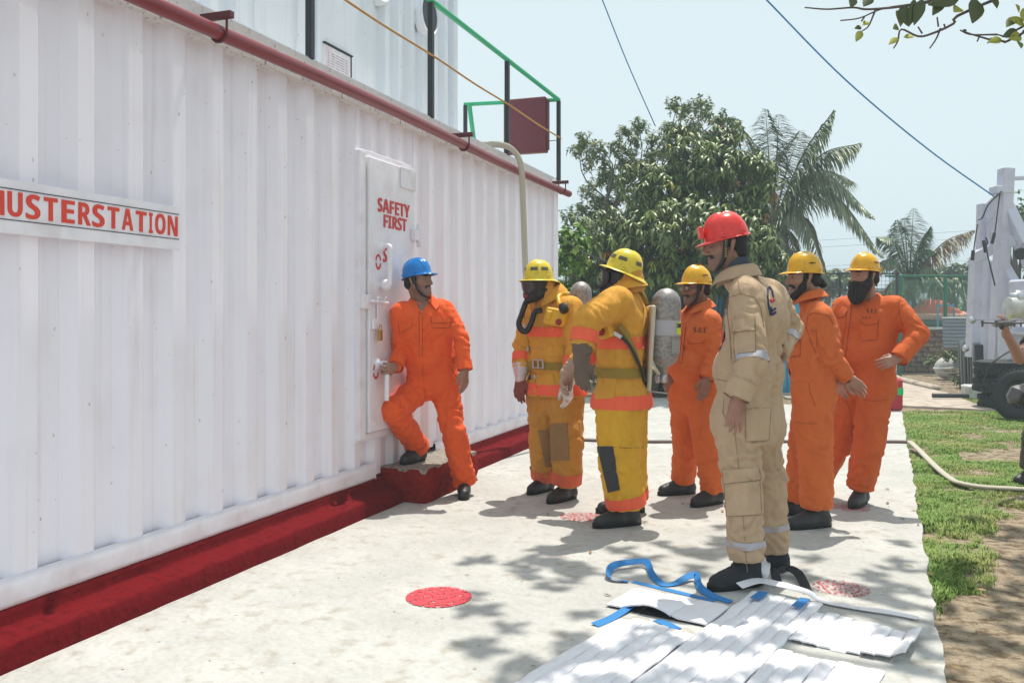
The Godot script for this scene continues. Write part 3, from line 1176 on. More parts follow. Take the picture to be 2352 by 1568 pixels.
func make_background() -> void:
	# blue sheet wall between the trees
	var w := thing("blue_wall", "blue painted sheet wall with a mossy top behind the crew", "wall", Vector3(2.4, 0, -15.6))
	for i in 9:
		var b := MB.new()
		var x := i * 0.30
		b.box(Vector3(x + 0.146, 0.86, 0.012 * (i % 2)), Vector3(0.292, 1.86, 0.03), 0.003)
		b.box(Vector3(x + 0.02, 0.86, 0.02), Vector3(0.03, 1.86, 0.03), 0.006)
		obj("panel", b, M.blue_wall, w)
	var b := MB.new()
	var pts := []
	for i in 40:
		for k in [[-0.06, 1.77], [-0.08, 1.86], [0.0, 1.92], [0.08, 1.86], [0.07, 1.77]]:
			pts.append(Vector3(i * 2.72 / 39.0, k[1] + 0.03 * noise.get_noise_2d(i * 0.6, k[0] * 20.0), k[0] + 0.02 * noise.get_noise_2d(i * 0.9, 30.0)))
	b.grid(pts, 5)
	obj("mossy_top", b, dress(mat(0.06, 0.065, 0.045, 0.95), null, M.fine, 2.0), w)
	# a low brick wall under the green fence
	var bw := thing("brick_wall", "low weathered brick wall with white coping under the green fence", "wall", Vector3(9.0, -0.06, -21.5))
	obj("backing", box_mesh(Vector3(1.2, 0.52, -0.08), Vector3(3.4, 1.04, 0.14)), M.mortar, bw)
	var bm := []
	for k in 3:
		bm.append(box_mesh(Vector3.ZERO, Vector3(0.275, 0.105, 0.06), 0.010).done())
	var tones := []
	for k in 4:
		var m2: StandardMaterial3D = M.brick.duplicate()
		m2.albedo_color = Color(0.21 + 0.03 * k, 0.14 + 0.022 * k, 0.105 + 0.018 * k).linear_to_srgb()
		tones.append(m2)
	for row in 8:
		for i in 11:
			var o := obj("brick", bm[(row + i) % 3], tones[(row * 7 + i * 3) % 4], bw)
			o.position = Vector3(-0.30 + i * 0.29 + (0.145 if row % 2 else 0.0), 0.09 + row * 0.12, 0.012 + rng.randf_range(-0.01, 0.012))
			o.rotation = Vector3(rng.randf_range(-0.02, 0.02), rng.randf_range(-0.03, 0.03), rng.randf_range(-0.02, 0.02))
	obj("coping", box_mesh(Vector3(1.2, 1.075, -0.04), Vector3(3.4, 0.06, 0.26), 0.012), M.dome, bw)
	# green fence on it
	var fn := thing("green_fence", "green wire fence with steel posts on the low brick wall", "fence", Vector3(9.0, 1.03, -21.55))
	for x in [0.38, 1.46, 2.75]:
		obj("post", box_mesh(Vector3(x, 0.63, 0), Vector3(0.07, 1.28, 0.07), 0.006), M.green_dark, fn)
	obj("top_rail", box_mesh(Vector3(1.5, 1.25, 0), Vector3(3.0, 0.05, 0.05), 0.006), M.green_dark, fn)
	b = MB.new()
	for i in 40:
		b.tube([Vector3(0.1, 0.05 + i * 0.03, 0.0), Vector3(3.0, 0.05 + i * 0.03 + 0.004 * sin(i), 0.0)], 0.0045, 4)
	for i in 24:
		b.tube([Vector3(0.12 + i * 0.12, 0.02, 0.004), Vector3(0.12 + i * 0.12, 1.25, 0.004)], 0.0025, 4)
	obj("wire_mesh", b, M.green_dark, fn, "stuff")
	# dark fence behind the two men
	var df := thing("wire_fence", "dark wire fence with thin black posts behind the two bearded men", "fence", Vector3(6.6, -0.05, -21.0))
	for x in [0.0, 1.10, 2.45]:
		obj("post", box_mesh(Vector3(x, 1.2, 0), Vector3(0.05, 2.4, 0.05)), M.black, df)
	obj("top_rail", box_mesh(Vector3(1.2, 2.36, 0), Vector3(2.6, 0.035, 0.035)), M.black, df)
	b = MB.new()
	for i in 24:
		b.tube([Vector3(0, 0.1 + i * 0.095, 0), Vector3(2.45, 0.1 + i * 0.095, 0)], 0.003, 4)
	for i in 26:
		b.tube([Vector3(i * 0.095, 0.05, 0.003), Vector3(i * 0.095, 2.35, 0.003)], 0.003, 4)
	obj("wire_mesh", b, M.black, df, "stuff")
	var gp := thing("gate_post", "thin white and green gate post with rungs beside the brick wall", "post", at(2056, 860, 20.0) * Vector3(1, 0, 1) + Vector3(0, -0.05, 0))
	obj("post", box_mesh(Vector3(0.0, 0.45, 0), Vector3(0.06, 0.95, 0.06), 0.004), M.dome, gp)
	obj("post", box_mesh(Vector3(0.11, 0.5, 0), Vector3(0.05, 1.05, 0.05), 0.004), M.green_dark, gp)
	for i in 4:
		obj("rung", box_mesh(Vector3(-0.16, 0.12 + i * 0.24, 0), Vector3(0.28, 0.02, 0.02)), M.dome, gp)
	# inflatable raft behind the fence
	var rf := thing("life_raft", "orange canopied life raft on a stand behind the green fence", "raft", at(2140, 725, 23.5))
	b = MB.new()
	pts = []
	for i in 17:
		var t := i / 16.0
		for k in 13:
			var a := PI * k / 12.0
			var hh := 0.42 * pow(sin(PI * clampf(t * 0.9 + 0.05, 0, 1)), 0.7)
			pts.append(Vector3(lerpf(-0.62, 0.62, t), 0.02 + hh * pow(sin(a), 0.8) + 0.02 * noise.get_noise_2d(t * 8, a * 4), 0.42 * cos(a)))
	b.grid(pts, 13)
	obj("canopy", b, dress(mat(0.72, 0.10, 0.05, 0.6), null, M.fine, 2.0), rf)
	b = MB.new()
	b.tube(curve([Vector3(-0.72, 0.02, 0), Vector3(-0.5, -0.02, 0.42), Vector3(0.5, -0.02, 0.42), Vector3(0.80, 0.03, 0), Vector3(0.5, -0.02, -0.42), Vector3(-0.5, -0.02, -0.42), Vector3(-0.72, 0.02, 0)], 5), 0.09, 10)
	obj("float_tube", b, mat(0.80, 0.42, 0.34, 0.6), rf)
	obj("hull", box_mesh(Vector3(0, -0.18, 0), Vector3(1.4, 0.18, 0.8), 0.05), M.dark, rf)
	obj("stand", box_mesh(Vector3(0, -0.75, 0), Vector3(1.3, 0.95, 0.7), 0.02), M.black, rf)
	var bf := thing("pipe_stand", "bent blue pipe stand in front of the orange raft", "stand", at(2163, 756, 22.6))
	var bl := mat(0.05, 0.36, 0.70, 0.45)
	obj("tube", tube_mesh(curve([Vector3(-0.10, -0.9, 0), Vector3(-0.10, 0.5, 0), Vector3(-0.05, 0.60, 0), Vector3(0.24, 0.60, 0), Vector3(0.30, 0.5, 0), Vector3(0.30, -0.9, 0)], 5), 0.025, 8), bl, bf)
	obj("tube", tube_mesh([Vector3(-0.8, -0.9, 0), Vector3(-0.8, 0.72, 0)], 0.03, 8), bl, bf)
	# corrugated sheets
	for k in 2:
		b = MB.new()
		pts = []
		for i in 60:
			for e in [-0.40, 0.40]:
				pts.append(Vector3(e, 0.62 * i / 59.0, 0.022 * sin(i / 59.0 * TAU * 8.5)))
		b.slab(pts, 2, Vector3(0, 0, -0.004))
		var cs := obj("corrugated_sheet", b, M.zinc)
		cs.position = at(2205, 798, 18.2) + Vector3(0.06, 0.0, 0) if k == 0 else at(2222, 846, 18.9) + Vector3(0.1, 0, 0)
		cs.rotation.x = -0.1
		tag(cs, ["grey corrugated metal sheet propped upright beside the white rig", "lower grey corrugated sheet half hidden behind the white dome"][k], "metal sheet")
	# white dome (float)
	var dm := thing("white_dome", "round white fibreglass float with a rim band and upside down lettering on the path", "float", at(2175, 845, 19.3))
	b = MB.new()
	var prof := []
	for i in 17:
		var a := -PI / 2 + PI * i / 16.0
		prof.append([0.255 * cos(a), 0.24 * sin(a)])
	b.lathe(prof, Vector3.ZERO, 28, Basis(Vector3(0, 0, 1), 0.10))
	obj("shell", b, M.dome, dm)
	b = MB.new()
	b.lathe([[0.25, -0.03], [0.275, -0.028], [0.28, 0.0], [0.275, 0.022], [0.25, 0.025]], Vector3(0, 0.01, 0), 28, Basis(Vector3(0, 0, 1), 0.10))
	obj("rim", b, M.dome, dm)
	b = MB.new()
	b.box(Vector3(0.03, -0.045, 0.245), Vector3(0.10, 0.06, 0.015), 0.004)
	b.box(Vector3(-0.10, -0.05, 0.225), Vector3(0.13, 0.025, 0.015), 0.003, Basis(Vector3.UP, -0.4))
	obj("label", b, mat(0.34, 0.26, 0.15, 0.8), dm)
	text_on(dm, "lettering", "RN 505UCZ", M.line, Vector3(0.03, -0.12, 0.222), 0.045, 0.20, true, Basis(Vector3(0, 0, 1), PI + 0.06) * Basis(Vector3.RIGHT, -0.5))
	# red extinguisher box
	var rx := thing("red_case", "red plastic case with a green label standing on the concrete corner", "case", Vector3(5.31, 0, -12.5))
	b = MB.new()
	b.box(Vector3(0, 0.225, 0), Vector3(0.26, 0.45, 0.2), 0.03)
	obj("body", b, mat(0.50, 0.02, 0.045, 0.4), rx)
	obj("label", box_mesh(Vector3(0.085, 0.27, 0.101), Vector3(0.08, 0.10, 0.004)), mat(0.02, 0.55, 0.15, 0.5), rx)
	# black pipe and white stone
	var pc := at(2180, 916, 14.45)
	var po := obj("black_pipe", tube_mesh([Vector3(-0.27, 0.03, 0.0), Vector3(0.30, 0.03, 0.02)], 0.037, 14), M.dark)
	po.position = Vector3(pc.x, 0.0, pc.z)
	tag(po, "short black plastic pipe lying across the path end", "pipe")
	b = MB.new()
	prof = []
	for r in 7:
		for k in 15:
			var a := TAU * k / 14.0
			var m: float = pow(pow(absf(cos(a)), 5.0) + pow(absf(sin(a)), 5.0), -0.2)
			var rad: float = (0.14 - 0.05 * maxf(0, r - 4) * 0.8) * m
			if r == 6:
				rad *= 0.1
			prof.append(Vector3(cos(a) * rad + 0.02 * noise.get_noise_2d(k % 14, r), [0.0, 0.07, 0.14, 0.2, 0.23, 0.25, 0.25][r], sin(a) * rad + 0.02 * noise.get_noise_2d(k % 14 + 30, r)))
	b.grid(prof, 15)
	var ws := obj("white_stone", b, M.dome)
	pc = at(2231, 915, 14.7)
	ws.position = Vector3(pc.x, -0.06, pc.z)
	tag(ws, "rough white painted stone block at the end of the black pipe", "stone")
	# far white shed, low hill line
	b = MB.new()
	for i in 18:
		b.box(Vector3(-4.5 + i * 0.5, 1.2, 0), Vector3(0.46, 2.4, 0.05), 0.01)
	var sh := thing("far_shed", "pale low shed far behind the dark wire fence", "shed", Vector3(14.0, -0.05, -40.0))
	obj("wall", b, M.dome, sh)
	obj("roof", box_mesh(Vector3(-0.2, 2.5, -1.4), Vector3(9.4, 0.2, 3.2)), M.zinc, sh)

# ------------------------------------------------------------------ the rig, plates, tyres
func tyre(parent_label: String, where: Vector3, basis: Basis, ro: float, w: float, group: String, called := "tyre") -> void:
	var t := thing(called, parent_label, "tyre", where, 0.0, group)
	t.basis = basis
	var b := MB.new()
	var h := w / 2
	b.lathe([[ro * 0.52, -h * 0.72], [ro * 0.60, -h * 0.95], [ro * 0.78, -h], [ro * 0.93, -h * 0.88], [ro * 0.985, -h * 0.6], [ro, -h * 0.2], [ro, h * 0.2], [ro * 0.985, h * 0.6], [ro * 0.93, h * 0.88], [ro * 0.78, h], [ro * 0.60, h * 0.95], [ro * 0.52, h * 0.72], [ro * 0.56, 0.0], [ro * 0.52, -h * 0.72]], Vector3.ZERO, 40)
	obj("carcass", b, M.rubber, t)
	b = MB.new()
	for k in 46:
		var a := TAU * k / 46.0
		for s in [-1.0, 1.0]:
			b.box(Vector3(cos(a + 0.03 * s) * ro * 1.0, s * h * 0.5, sin(a + 0.03 * s) * ro * 1.0), Vector3(0.03, h * 0.62, TAU * ro / 46.0 * 0.62), 0.004, Basis(Vector3.UP, -a - 0.03 * s))
	obj("tread", b, M.rubber, t)

func make_rig() -> void:
	# a rack of steel plates on edge
	var pl := thing("plate_stack", "stack of dark steel plates standing on edge below the white rig", "plates", Vector3(8.05, -0.06, -16.3))
	for i in 12:
		var b := MB.new()
		var h := 0.88 + 0.04 * sin(i * 2.3)
		b.box(Vector3(0.40 + i * 0.048 + 0.015 * sin(i * 4.1), h / 2, 0.85 - i * 0.15), Vector3(0.86, h, 0.028 + 0.012 * (i % 3)), 0.004, Basis(Vector3(0, 0, 1), 0.02 * sin(i * 3.1)) * Basis(Vector3.RIGHT, -0.05))
		obj("plate", b, [M.dark, M.zinc, M.dark, M.mortar][i % 4], pl)
	var pf := thing("rig_platform", "black steel platform carrying the white rig", "platform", Vector3(9.6, -0.06, -15.8))
	obj("deck", box_mesh(Vector3(0, 0.82, 0), Vector3(2.3, 0.06, 1.9), 0.01), M.zinc, pf)
	obj("skirt", box_mesh(Vector3(0, 0.40, 0), Vector3(2.26, 0.78, 1.86), 0.01), M.black, pf)
	var rg := thing("rig_tower", "white steel rig tower of leaning columns and braces", "rig")
	var z := 15.2
	var ibeam := func(a: Vector3, c: Vector3, w: float, dp: float) -> MB:
		var m := MB.new()
		var d := (c - a).normalized()
		var x := Vector3(0, 0, 1).cross(d).normalized()
		m.beam(a, c, w, dp * 0.16, 0.004, Vector3(0, 0, 1))
		var y := d.cross(x) * dp * 0.5
		m.beam(a + y, c + y, w, 0.02, 0.003, Vector3(0, 0, 1))
		m.beam(a - y, c - y, w, 0.02, 0.003, Vector3(0, 0, 1))
		var xx := x * w * 0.5
		m.beam(a + xx, c + xx, 0.018, dp, 0.003, Vector3(0, 0, 1))
		m.beam(a - xx, c - xx, 0.018, dp, 0.003, Vector3(0, 0, 1))
		return m
	obj("column", ibeam.call(at(2287, 832, z), at(2311, 388, z), 0.17, 0.22), M.rig, rg)
	obj("column", ibeam.call(at(2237, 820, z + 0.7), at(2247, 590, z + 0.7), 0.20, 0.24), M.rig, rg)
	obj("column", ibeam.call(at(2254, 592, z + 0.8), at(2257, 469, z + 0.8), 0.13, 0.16), M.rig, rg)
	obj("cylinder", tube_mesh([at(2262, 825, z + 0.3), at(2270, 600, z + 0.3)], 0.075, 16), M.rig, rg)
	obj("column", ibeam.call(at(2302, 560, z + 1.0), at(2299, 405, z + 1.0), 0.06, 0.14), M.rig, rg)
	obj("head_beam", ibeam.call(at(2236, 592, z + 0.6), at(2296, 562, z + 0.3), 0.16, 0.16), M.rig, rg)
	obj("head_beam", ibeam.call(at(2262, 478, z + 0.8), at(2302, 440, z + 0.2), 0.05, 0.06), M.rig, rg)
	obj("head_beam", ibeam.call(at(2262, 520, z + 0.8), at(2302, 470, z + 0.2), 0.05, 0.06), M.rig, rg)
	for i in 4:
		var u := 2266.0 + i * 9.0
		obj("lattice_bar", ibeam.call(at(u, 476 - i * 9.0, z + 0.7 - i * 0.13), at(u + 3, 570 - i * 3, z + 0.7 - i * 0.13), 0.04, 0.04), M.rig, rg)
	obj("gusset", box_mesh(at(2300, 437, z), Vector3(0.30, 0.13, 0.26), 0.01), M.rig, rg)
	obj("brace", ibeam.call(at(2312, 470, z), at(2356, 560, z - 0.3), 0.16, 0.14), M.rig, rg)
	obj("brace", ibeam.call(at(2316, 520, z), at(2362, 612, z - 0.3), 0.10, 0.1), M.rig, rg)
	obj("brace", ibeam.call(at(2306, 610, z), at(2352, 690, z - 0.4), 0.13, 0.12), M.rig, rg)
	obj("brace", ibeam.call(at(2306, 690, z), at(2344, 760, z - 0.4), 0.12, 0.12), M.rig, rg)
	obj("cross_beam", ibeam.call(at(2310, 556, z), at(2400, 548, z - 0.3), 0.16, 0.20), M.rig, rg)
	obj("cross_beam", ibeam.call(at(2320, 410, z), at(2400, 407, z), 0.05, 0.05), M.rig, rg)
	obj("lower_plate", box_mesh(at(2322, 780, z - 0.2), Vector3(0.44, 0.66, 0.06), 0.01), M.rig, rg)
	for q in [[2217.0, 800.0], [2283.0, 742.0], [2232.0, 735.0]]:
		var m := MB.new()
		m.lathe([[0.0, 0.05], [0.03, 0.05], [0.034, 0.02], [0.06, 0.02], [0.06, 0.0]], at(q[0], q[1], z - 0.14), 14, Basis(Vector3.RIGHT, PI / 2))
		obj("bolt", m, M.steel, rg)
	var cb := func(pts: Array, r: float) -> void:
		obj("cable", tube_mesh(pts, r, 6), M.black, rg)
	cb.call([at(2296, 446, z - 0.3), at(2284, 540, z - 0.3)], 0.010)
	cb.call(curve([at(2284, 535, z - 0.3), at(2281, 548, z - 0.3), at(2278, 560, z - 0.3)], 3), 0.026)
	cb.call(curve([at(2263, 545, z - 0.3), at(2268, 556, z - 0.3), at(2266, 575, z - 0.3), at(2285, 656, z - 0.3)], 4), 0.012)
	cb.call(curve([at(2259, 552, z - 0.3), at(2264, 580, z - 0.3)], 3), 0.03)
	cb.call(curve([at(2245, 515, z - 0.2), at(2238, 560, z - 0.2), at(2234, 598, z - 0.2)], 3), 0.010)
	cb.call(curve([at(2235, 575, z - 0.2), at(2233, 598, z - 0.2)], 3), 0.028)
	cb.call(curve([at(2246, 505, z - 0.2), at(2256, 500, z - 0.2), at(2270, 470, z - 0.2), at(2300, 440, z - 0.2)], 4), 0.012)
	var lamp := thing("flood_lamp", "round black flood lamp hung under the rig cross beam", "lamp", at(2342, 583, z - 0.5))
	var m2 := MB.new()
	m2.lathe([[0.0, -0.10], [0.06, -0.09], [0.10, 0.0], [0.10, 0.05], [0.085, 0.05], [0.0, 0.04]], Vector3.ZERO, 18, Basis(Vector3.RIGHT, PI / 2))
	obj("housing", m2, M.black, lamp)
	obj("stem", tube_mesh([Vector3(0, 0.05, 0), Vector3(0.02, -1.2, 0)], 0.012, 6), M.dark, lamp)
	# white machine at the right edge
	var mc := thing("white_machine", "white winch machine with round drums on a pedestal at the rig", "machine", at(2352, 850, 13.2))
	var o := at(2352, 850, 13.2)
	obj("pedestal", box_mesh(at(2372, 800, 13.2) - o, Vector3(0.46, 0.62, 0.4), 0.02), M.rig, mc)
	obj("pedestal_cap", box_mesh(at(2366, 765, 13.2) - o, Vector3(0.58, 0.05, 0.5), 0.01), M.rig, mc)
	obj("gear_case", box_mesh(at(2372, 690, 13.2) - o, Vector3(0.50, 0.62, 0.45), 0.03), M.rig, mc)
	var m3 := MB.new()
	m3.lathe([[0.0, -0.16], [0.14, -0.16], [0.16, -0.12], [0.16, 0.12], [0.14, 0.16], [0.0, 0.16]], at(2338, 706, 12.9) - o, 24, Basis(Vector3(0, 0, 1), PI / 2))
	obj("drum", m3, M.dome, mc)
	m3 = MB.new()
	m3.lathe([[0.0, -0.1], [0.105, -0.1], [0.105, 0.02], [0.07, 0.02], [0.07, 0.1], [0.0, 0.1]], at(2334, 683, 12.9) - o, 20, Basis(Vector3(0, 0, 1), PI / 2))
	obj("pulley", m3, M.steel, mc)
	obj("yellow_rod", tube_mesh([at(2334, 690, 12.8) - o, at(2318, 735, 12.8) - o], 0.012, 6), mat(0.6, 0.5, 0.1, 0.5), mc)
	# tyres
	var tz := 13.2
	var cx := at(2300, 900, tz).x
	for i in 3:
		tyre(["lowest tyre of the stack beside the big leaning tyre", "middle tyre of the stack beside the big leaning tyre", "topmost tyre of the stack beside the big leaning tyre"][i], Vector3(cx + [0.06, -0.02, 0.0][i], 0.06 + i * 0.245, -tz), Basis(Vector3.UP, i * 0.4), 0.36, 0.225, "stacked truck tyres")
	tyre("big worn truck tyre leaning upright on the grass in front of the tyre stack", at(2346, 908, 11.75) + Vector3(0.0, -0.0, 0), Basis(Vector3.UP, -0.55) * Basis(Vector3.RIGHT, PI / 2 - 0.12), 0.345, 0.24, "", "leaning_tyre")
	var th := obj("black_tube", tube_mesh(curve([at(2262, 885, 12.6), at(2262, 868, 12.5), at(2274, 840, 12.4), at(2296, 820, 12.4), at(2330, 800, 12.6)], 6), 0.014, 8), M.dark)
	tag(th, "thin grey tube arching over the stacked tyres", "tube")

# ------------------------------------------------------------------ plants
func make_trees() -> void:
	var r := RandomNumberGenerator.new()
	r.seed = 77
	var mango := rosette(5, 12, 0.165, 0.042, 1.3, 0.8)
	var broad := rosette(6, 8, 0.15, 0.075, 0.7, 0.7)
	var tiny := rosette(7, 10, 0.075, 0.036, 0.3, 0.9)
	# mango tree
	var base := at(1490, 905, 15.2) * Vector3(1, 0, 1)
	var t := thing("mango_tree", "dense dark mango tree with drooping leaves and red flushes", "tree", base)
	var lobes := []
	for l in [[1500, 440, 15.2, 85, 75], [1610, 390, 15.3, 95, 85], [1720, 430, 15.6, 75, 85], [1420, 540, 14.8, 85, 65], [1560, 530, 14.5, 120, 80], [1690, 560, 14.9, 95, 90], [1345, 600, 15.3, 55, 60], [1470, 630, 14.7, 95, 60], [1630, 620, 14.8, 100, 60], [1765, 590, 15.8, 45, 70], [1660, 330, 15.6, 45, 45], [1560, 330, 15.6, 28, 45], [1350, 690, 15.6, 60, 50]]:
		var k: float = l[2] / FOCAL
		lobes.append([at(l[0], l[1], l[2]), Vector3(l[3] * k, l[4] * k, l[3] * k * 0.95)])
	var b := MB.new()
	for s in [[Vector3.ZERO, 0.10], [Vector3(0.5, 0, 0.1), 0.09], [Vector3(1.0, 0, -0.2), 0.08]]:
		for i in 4:
			var l: Array = lobes[r.randi() % 11]
			limb(b, s[0], (l[0] as Vector3) - base, s[1], 0.018, 0.22, r)
	obj("trunk", b, M.bark, t)
	crown_of(t, base, lobes, 215, mango, M.leaf, [Color(0.075, 0.125, 0.032), Color(0.20, 0.275, 0.065)], [Color(0.48, 0.19, 0.05), Color(0.30, 0.30, 0.04), Color(0.22, 0.30, 0.04), Color(0.34, 0.20, 0.05)], 0.045, Vector2(0.75, 1.3), 8)
	# slender feathery tree behind it
	base = at(1400, 880, 18.5) * Vector3(1, 0, 1)
	t = thing("feathery_tree", "sparse feathery tree with thin twigs rising left of the mango crown", "tree", base)
	b = MB.new()
	var tips := [[1345, 325], [1330, 350], [1375, 345], [1400, 400], [1352, 440], [1468, 290], [1442, 310], [1450, 380], [1500, 320], [1420, 340], [1555, 245], [1575, 255], [1612, 240], [1620, 265], [1590, 300], [1650, 275], [1680, 290], [1340, 480], [1310, 500], [1320, 560], [1500, 360], [1540, 300], [1385, 470]]
	lobes = []
	for q in tips:
		var e := at(q[0], q[1], 18.5 + r.randf_range(-0.6, 0.6))
		limb(b, at(1440 + r.randf_range(-30, 60), 620, 18.5) - base, e - base, 0.03, 0.006, 0.3, r)
		lobes.append([e, Vector3(0.26, 0.20, 0.26)])
		lobes.append([e.lerp(at(1460, 560, 18.5), 0.16), Vector3(0.17, 0.16, 0.17)])
		lobes.append([e.lerp(at(1460, 560, 18.5), 0.34), Vector3(0.22, 0.14, 0.2)])
	b.tube([Vector3.ZERO, at(1460, 620, 18.5) - base], [0.12, 0.06], 8)
	obj("trunk", b, M.twig, t)
	crown_of(t, base, lobes, 250, tiny, M.leaf_soft, [Color(0.13, 0.22, 0.06), Color(0.26, 0.34, 0.11)], [Color(0.42, 0.36, 0.14)], 0.1, Vector2(0.8, 1.4), 9, 0.5)
	# bright bush by the container corner
	base = at(1310, 900, 12.6) * Vector3(1, 0, 1)
	t = thing("bright_bush", "bright green broad leaved bush beside the container corner", "bush", base)
	b = MB.new()
	lobes = []
	for q in [[1318, 560, 40, 45], [1300, 620, 40, 50], [1330, 590, 25, 35], [1296, 545, 22, 30], [1310, 680, 45, 40]]:
		lobes.append([at(q[0], q[1], 12.6), Vector3(q[2], q[3], q[2]) * 12.6 / FOCAL])
		limb(b, Vector3.ZERO, at(q[0], q[1], 12.6) - base, 0.03, 0.008, 0.1, r)
	obj("stem", b, M.twig, t)
	crown_of(t, base, lobes, 160, broad, M.leaf_soft, [Color(0.10, 0.22, 0.025), Color(0.20, 0.36, 0.05)], [Color(0.3, 0.4, 0.08)], 0.1, Vector2(0.7, 1.1), 10)
	# undergrowth below the mango
	var n := 0
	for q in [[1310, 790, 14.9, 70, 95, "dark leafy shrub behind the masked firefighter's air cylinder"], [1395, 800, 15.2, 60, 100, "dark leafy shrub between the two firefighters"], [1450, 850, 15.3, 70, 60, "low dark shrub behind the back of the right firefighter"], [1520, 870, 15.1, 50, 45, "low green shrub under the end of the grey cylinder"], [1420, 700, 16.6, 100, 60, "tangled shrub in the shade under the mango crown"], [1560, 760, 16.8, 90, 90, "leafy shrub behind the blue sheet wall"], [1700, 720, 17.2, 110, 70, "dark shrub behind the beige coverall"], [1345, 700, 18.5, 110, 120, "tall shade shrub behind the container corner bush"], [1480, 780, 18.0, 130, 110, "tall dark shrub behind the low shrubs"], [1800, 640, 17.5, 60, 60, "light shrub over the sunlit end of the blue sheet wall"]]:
		base = at(q[0], 900, q[2]) * Vector3(1, 0, 1)
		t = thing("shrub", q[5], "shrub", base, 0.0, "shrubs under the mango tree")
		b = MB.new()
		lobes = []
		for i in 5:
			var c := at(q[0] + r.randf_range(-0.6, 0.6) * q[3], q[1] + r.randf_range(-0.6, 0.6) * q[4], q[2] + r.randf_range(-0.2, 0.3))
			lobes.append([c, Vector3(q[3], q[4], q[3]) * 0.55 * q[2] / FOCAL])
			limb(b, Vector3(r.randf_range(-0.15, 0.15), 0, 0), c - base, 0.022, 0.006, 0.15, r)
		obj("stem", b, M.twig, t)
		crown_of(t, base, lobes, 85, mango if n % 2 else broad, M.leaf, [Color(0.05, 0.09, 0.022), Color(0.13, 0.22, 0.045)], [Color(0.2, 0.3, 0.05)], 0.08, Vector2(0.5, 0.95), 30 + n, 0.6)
		n += 1
	# coconut palms
	var z := 19.0
	var fr := []
	for f in [[1758, 250, 19.2, 0.10, 0.0], [1790, 262, 19.5, 0.12, 0.1], [1916, 252, 18.6, 0.30, 0.1], [1978, 328, 18.6, 0.55, 0.25], [2008, 500, 18.2, 0.95, 0.3], [2028, 590, 18.0, 1.05, 0.35], [1905, 655, 18.0, 0.85, 0.45], [1690, 275, 19.8, 0.2, 0.2], [1620, 300, 19.8, 0.4, 0.1], [1850, 690, 18.4, 0.6, 0.5], [1960, 420, 20.2, 0.7, 0.2], [1840, 300, 20.3, 0.2, 0.1]]:
		fr.append([at(f[0], f[1], f[2]), f[3], f[4]])
	palm("coconut_palm", "tall coconut palm with arching fronds right of the mango tree", at(1775, 905, z) * Vector3(1, 0, 1), at(1775, 520, z), fr, Color(0.115, 0.19, 0.08), Color(0.30, 0.29, 0.21), 21)
	z = 23.5
	fr = []
	for f in [[2098, 478, 23.0, 0.05, 0.0], [2060, 505, 23.4, 0.25, 0.0], [2015, 545, 23.4, 0.5, 0.1], [2138, 520, 23.4, 0.3, 0.0], [2150, 580, 23.0, 0.45, 0.05], [2000, 640, 23.0, 0.6, 0.3], [2168, 660, 22.6, 0.5, 0.3], [2076, 500, 24.4, 0.1, 0.1], [2030, 690, 22.8, 0.35, 0.5], [2237, 528, 23.2, 0.35, 0.85], [2120, 700, 22.6, 0.4, 0.6]]:
		fr.append([at(f[0], f[1], f[2]), f[3], f[4]])
	palm("coconut_palm", "smaller coconut palm standing behind the green fence with one dead leaning frond", at(2088, 880, z) * Vector3(1, 0, 1), at(2088, 655, z), fr, Color(0.10, 0.19, 0.075), Color(0.30, 0.24, 0.17), 22)
	z = 24.5
	fr = []
	for f in [[2140, 690, 24.0, 0.5, 0.4], [2215, 690, 24.0, 0.5, 0.4], [2160, 660, 24.0, 0.3, 0.3], [2200, 655, 24.5, 0.3, 0.2], [2120, 760, 24.0, 0.7, 0.5], [2235, 750, 24.0, 0.7, 0.4]]:
		fr.append([at(f[0], f[1], f[2]), f[3], f[4]])
	palm("coconut_palm", "low young palm with drooping fronds right behind the orange raft", at(2182, 860, z) * Vector3(1, 0, 1), at(2182, 668, z), fr, Color(0.12, 0.18, 0.07), Color(0.32, 0.28, 0.18), 23)
	# far trees
	n = 0
	for q in [[2210, 640, 34, 60, 40, "round green tree beyond the fence left of the rig"], [2150, 655, 36, 50, 30, "low far tree beyond the second palm"], [2345, 480, 24, 28, 110, "tall leafy tree beyond the rig top at the picture edge"], [2330, 650, 26, 60, 80, "dense tree showing through the rig braces"], [2270, 690, 27, 60, 70, "dark tree behind the rig columns"], [1880, 660, 33, 80, 45, "hazy grey green tree behind the bearded man with the hair bun"], [1800, 640, 30, 60, 50, "pale bush tree behind the blue sheet wall end"], [2020, 700, 30, 70, 50, "bushy tree behind the long bearded man"], [1960, 715, 45, 200, 25, "far low row tree on the horizon"], [2250, 715, 45, 160, 30, "far broad tree on the horizon right"], [1600, 700, 40, 240, 40, "far broad tree on the horizon behind the mango"], [2440, 600, 26, 80, 120, "tree right of the rig outside the fence"]]:
		base = at(q[0], 800, q[2]) * Vector3(1, 0, 1)
		t = thing("far_tree", q[5], "tree", base, 0.0, "trees beyond the yard")
		b = MB.new()
		lobes = []
		for i in 6:
			var c := at(q[0] + r.randf_range(-0.6, 0.6) * q[3], q[1] + r.randf_range(-0.6, 0.6) * q[4], q[2] + r.randf_range(-0.8, 0.8))
			lobes.append([c, Vector3(q[3], q[4], q[3]) * 0.55 * q[2] / FOCAL])
			limb(b, Vector3.ZERO, c - base, 0.09, 0.02, 0.2, r)
		obj("trunk", b, M.bark, t)
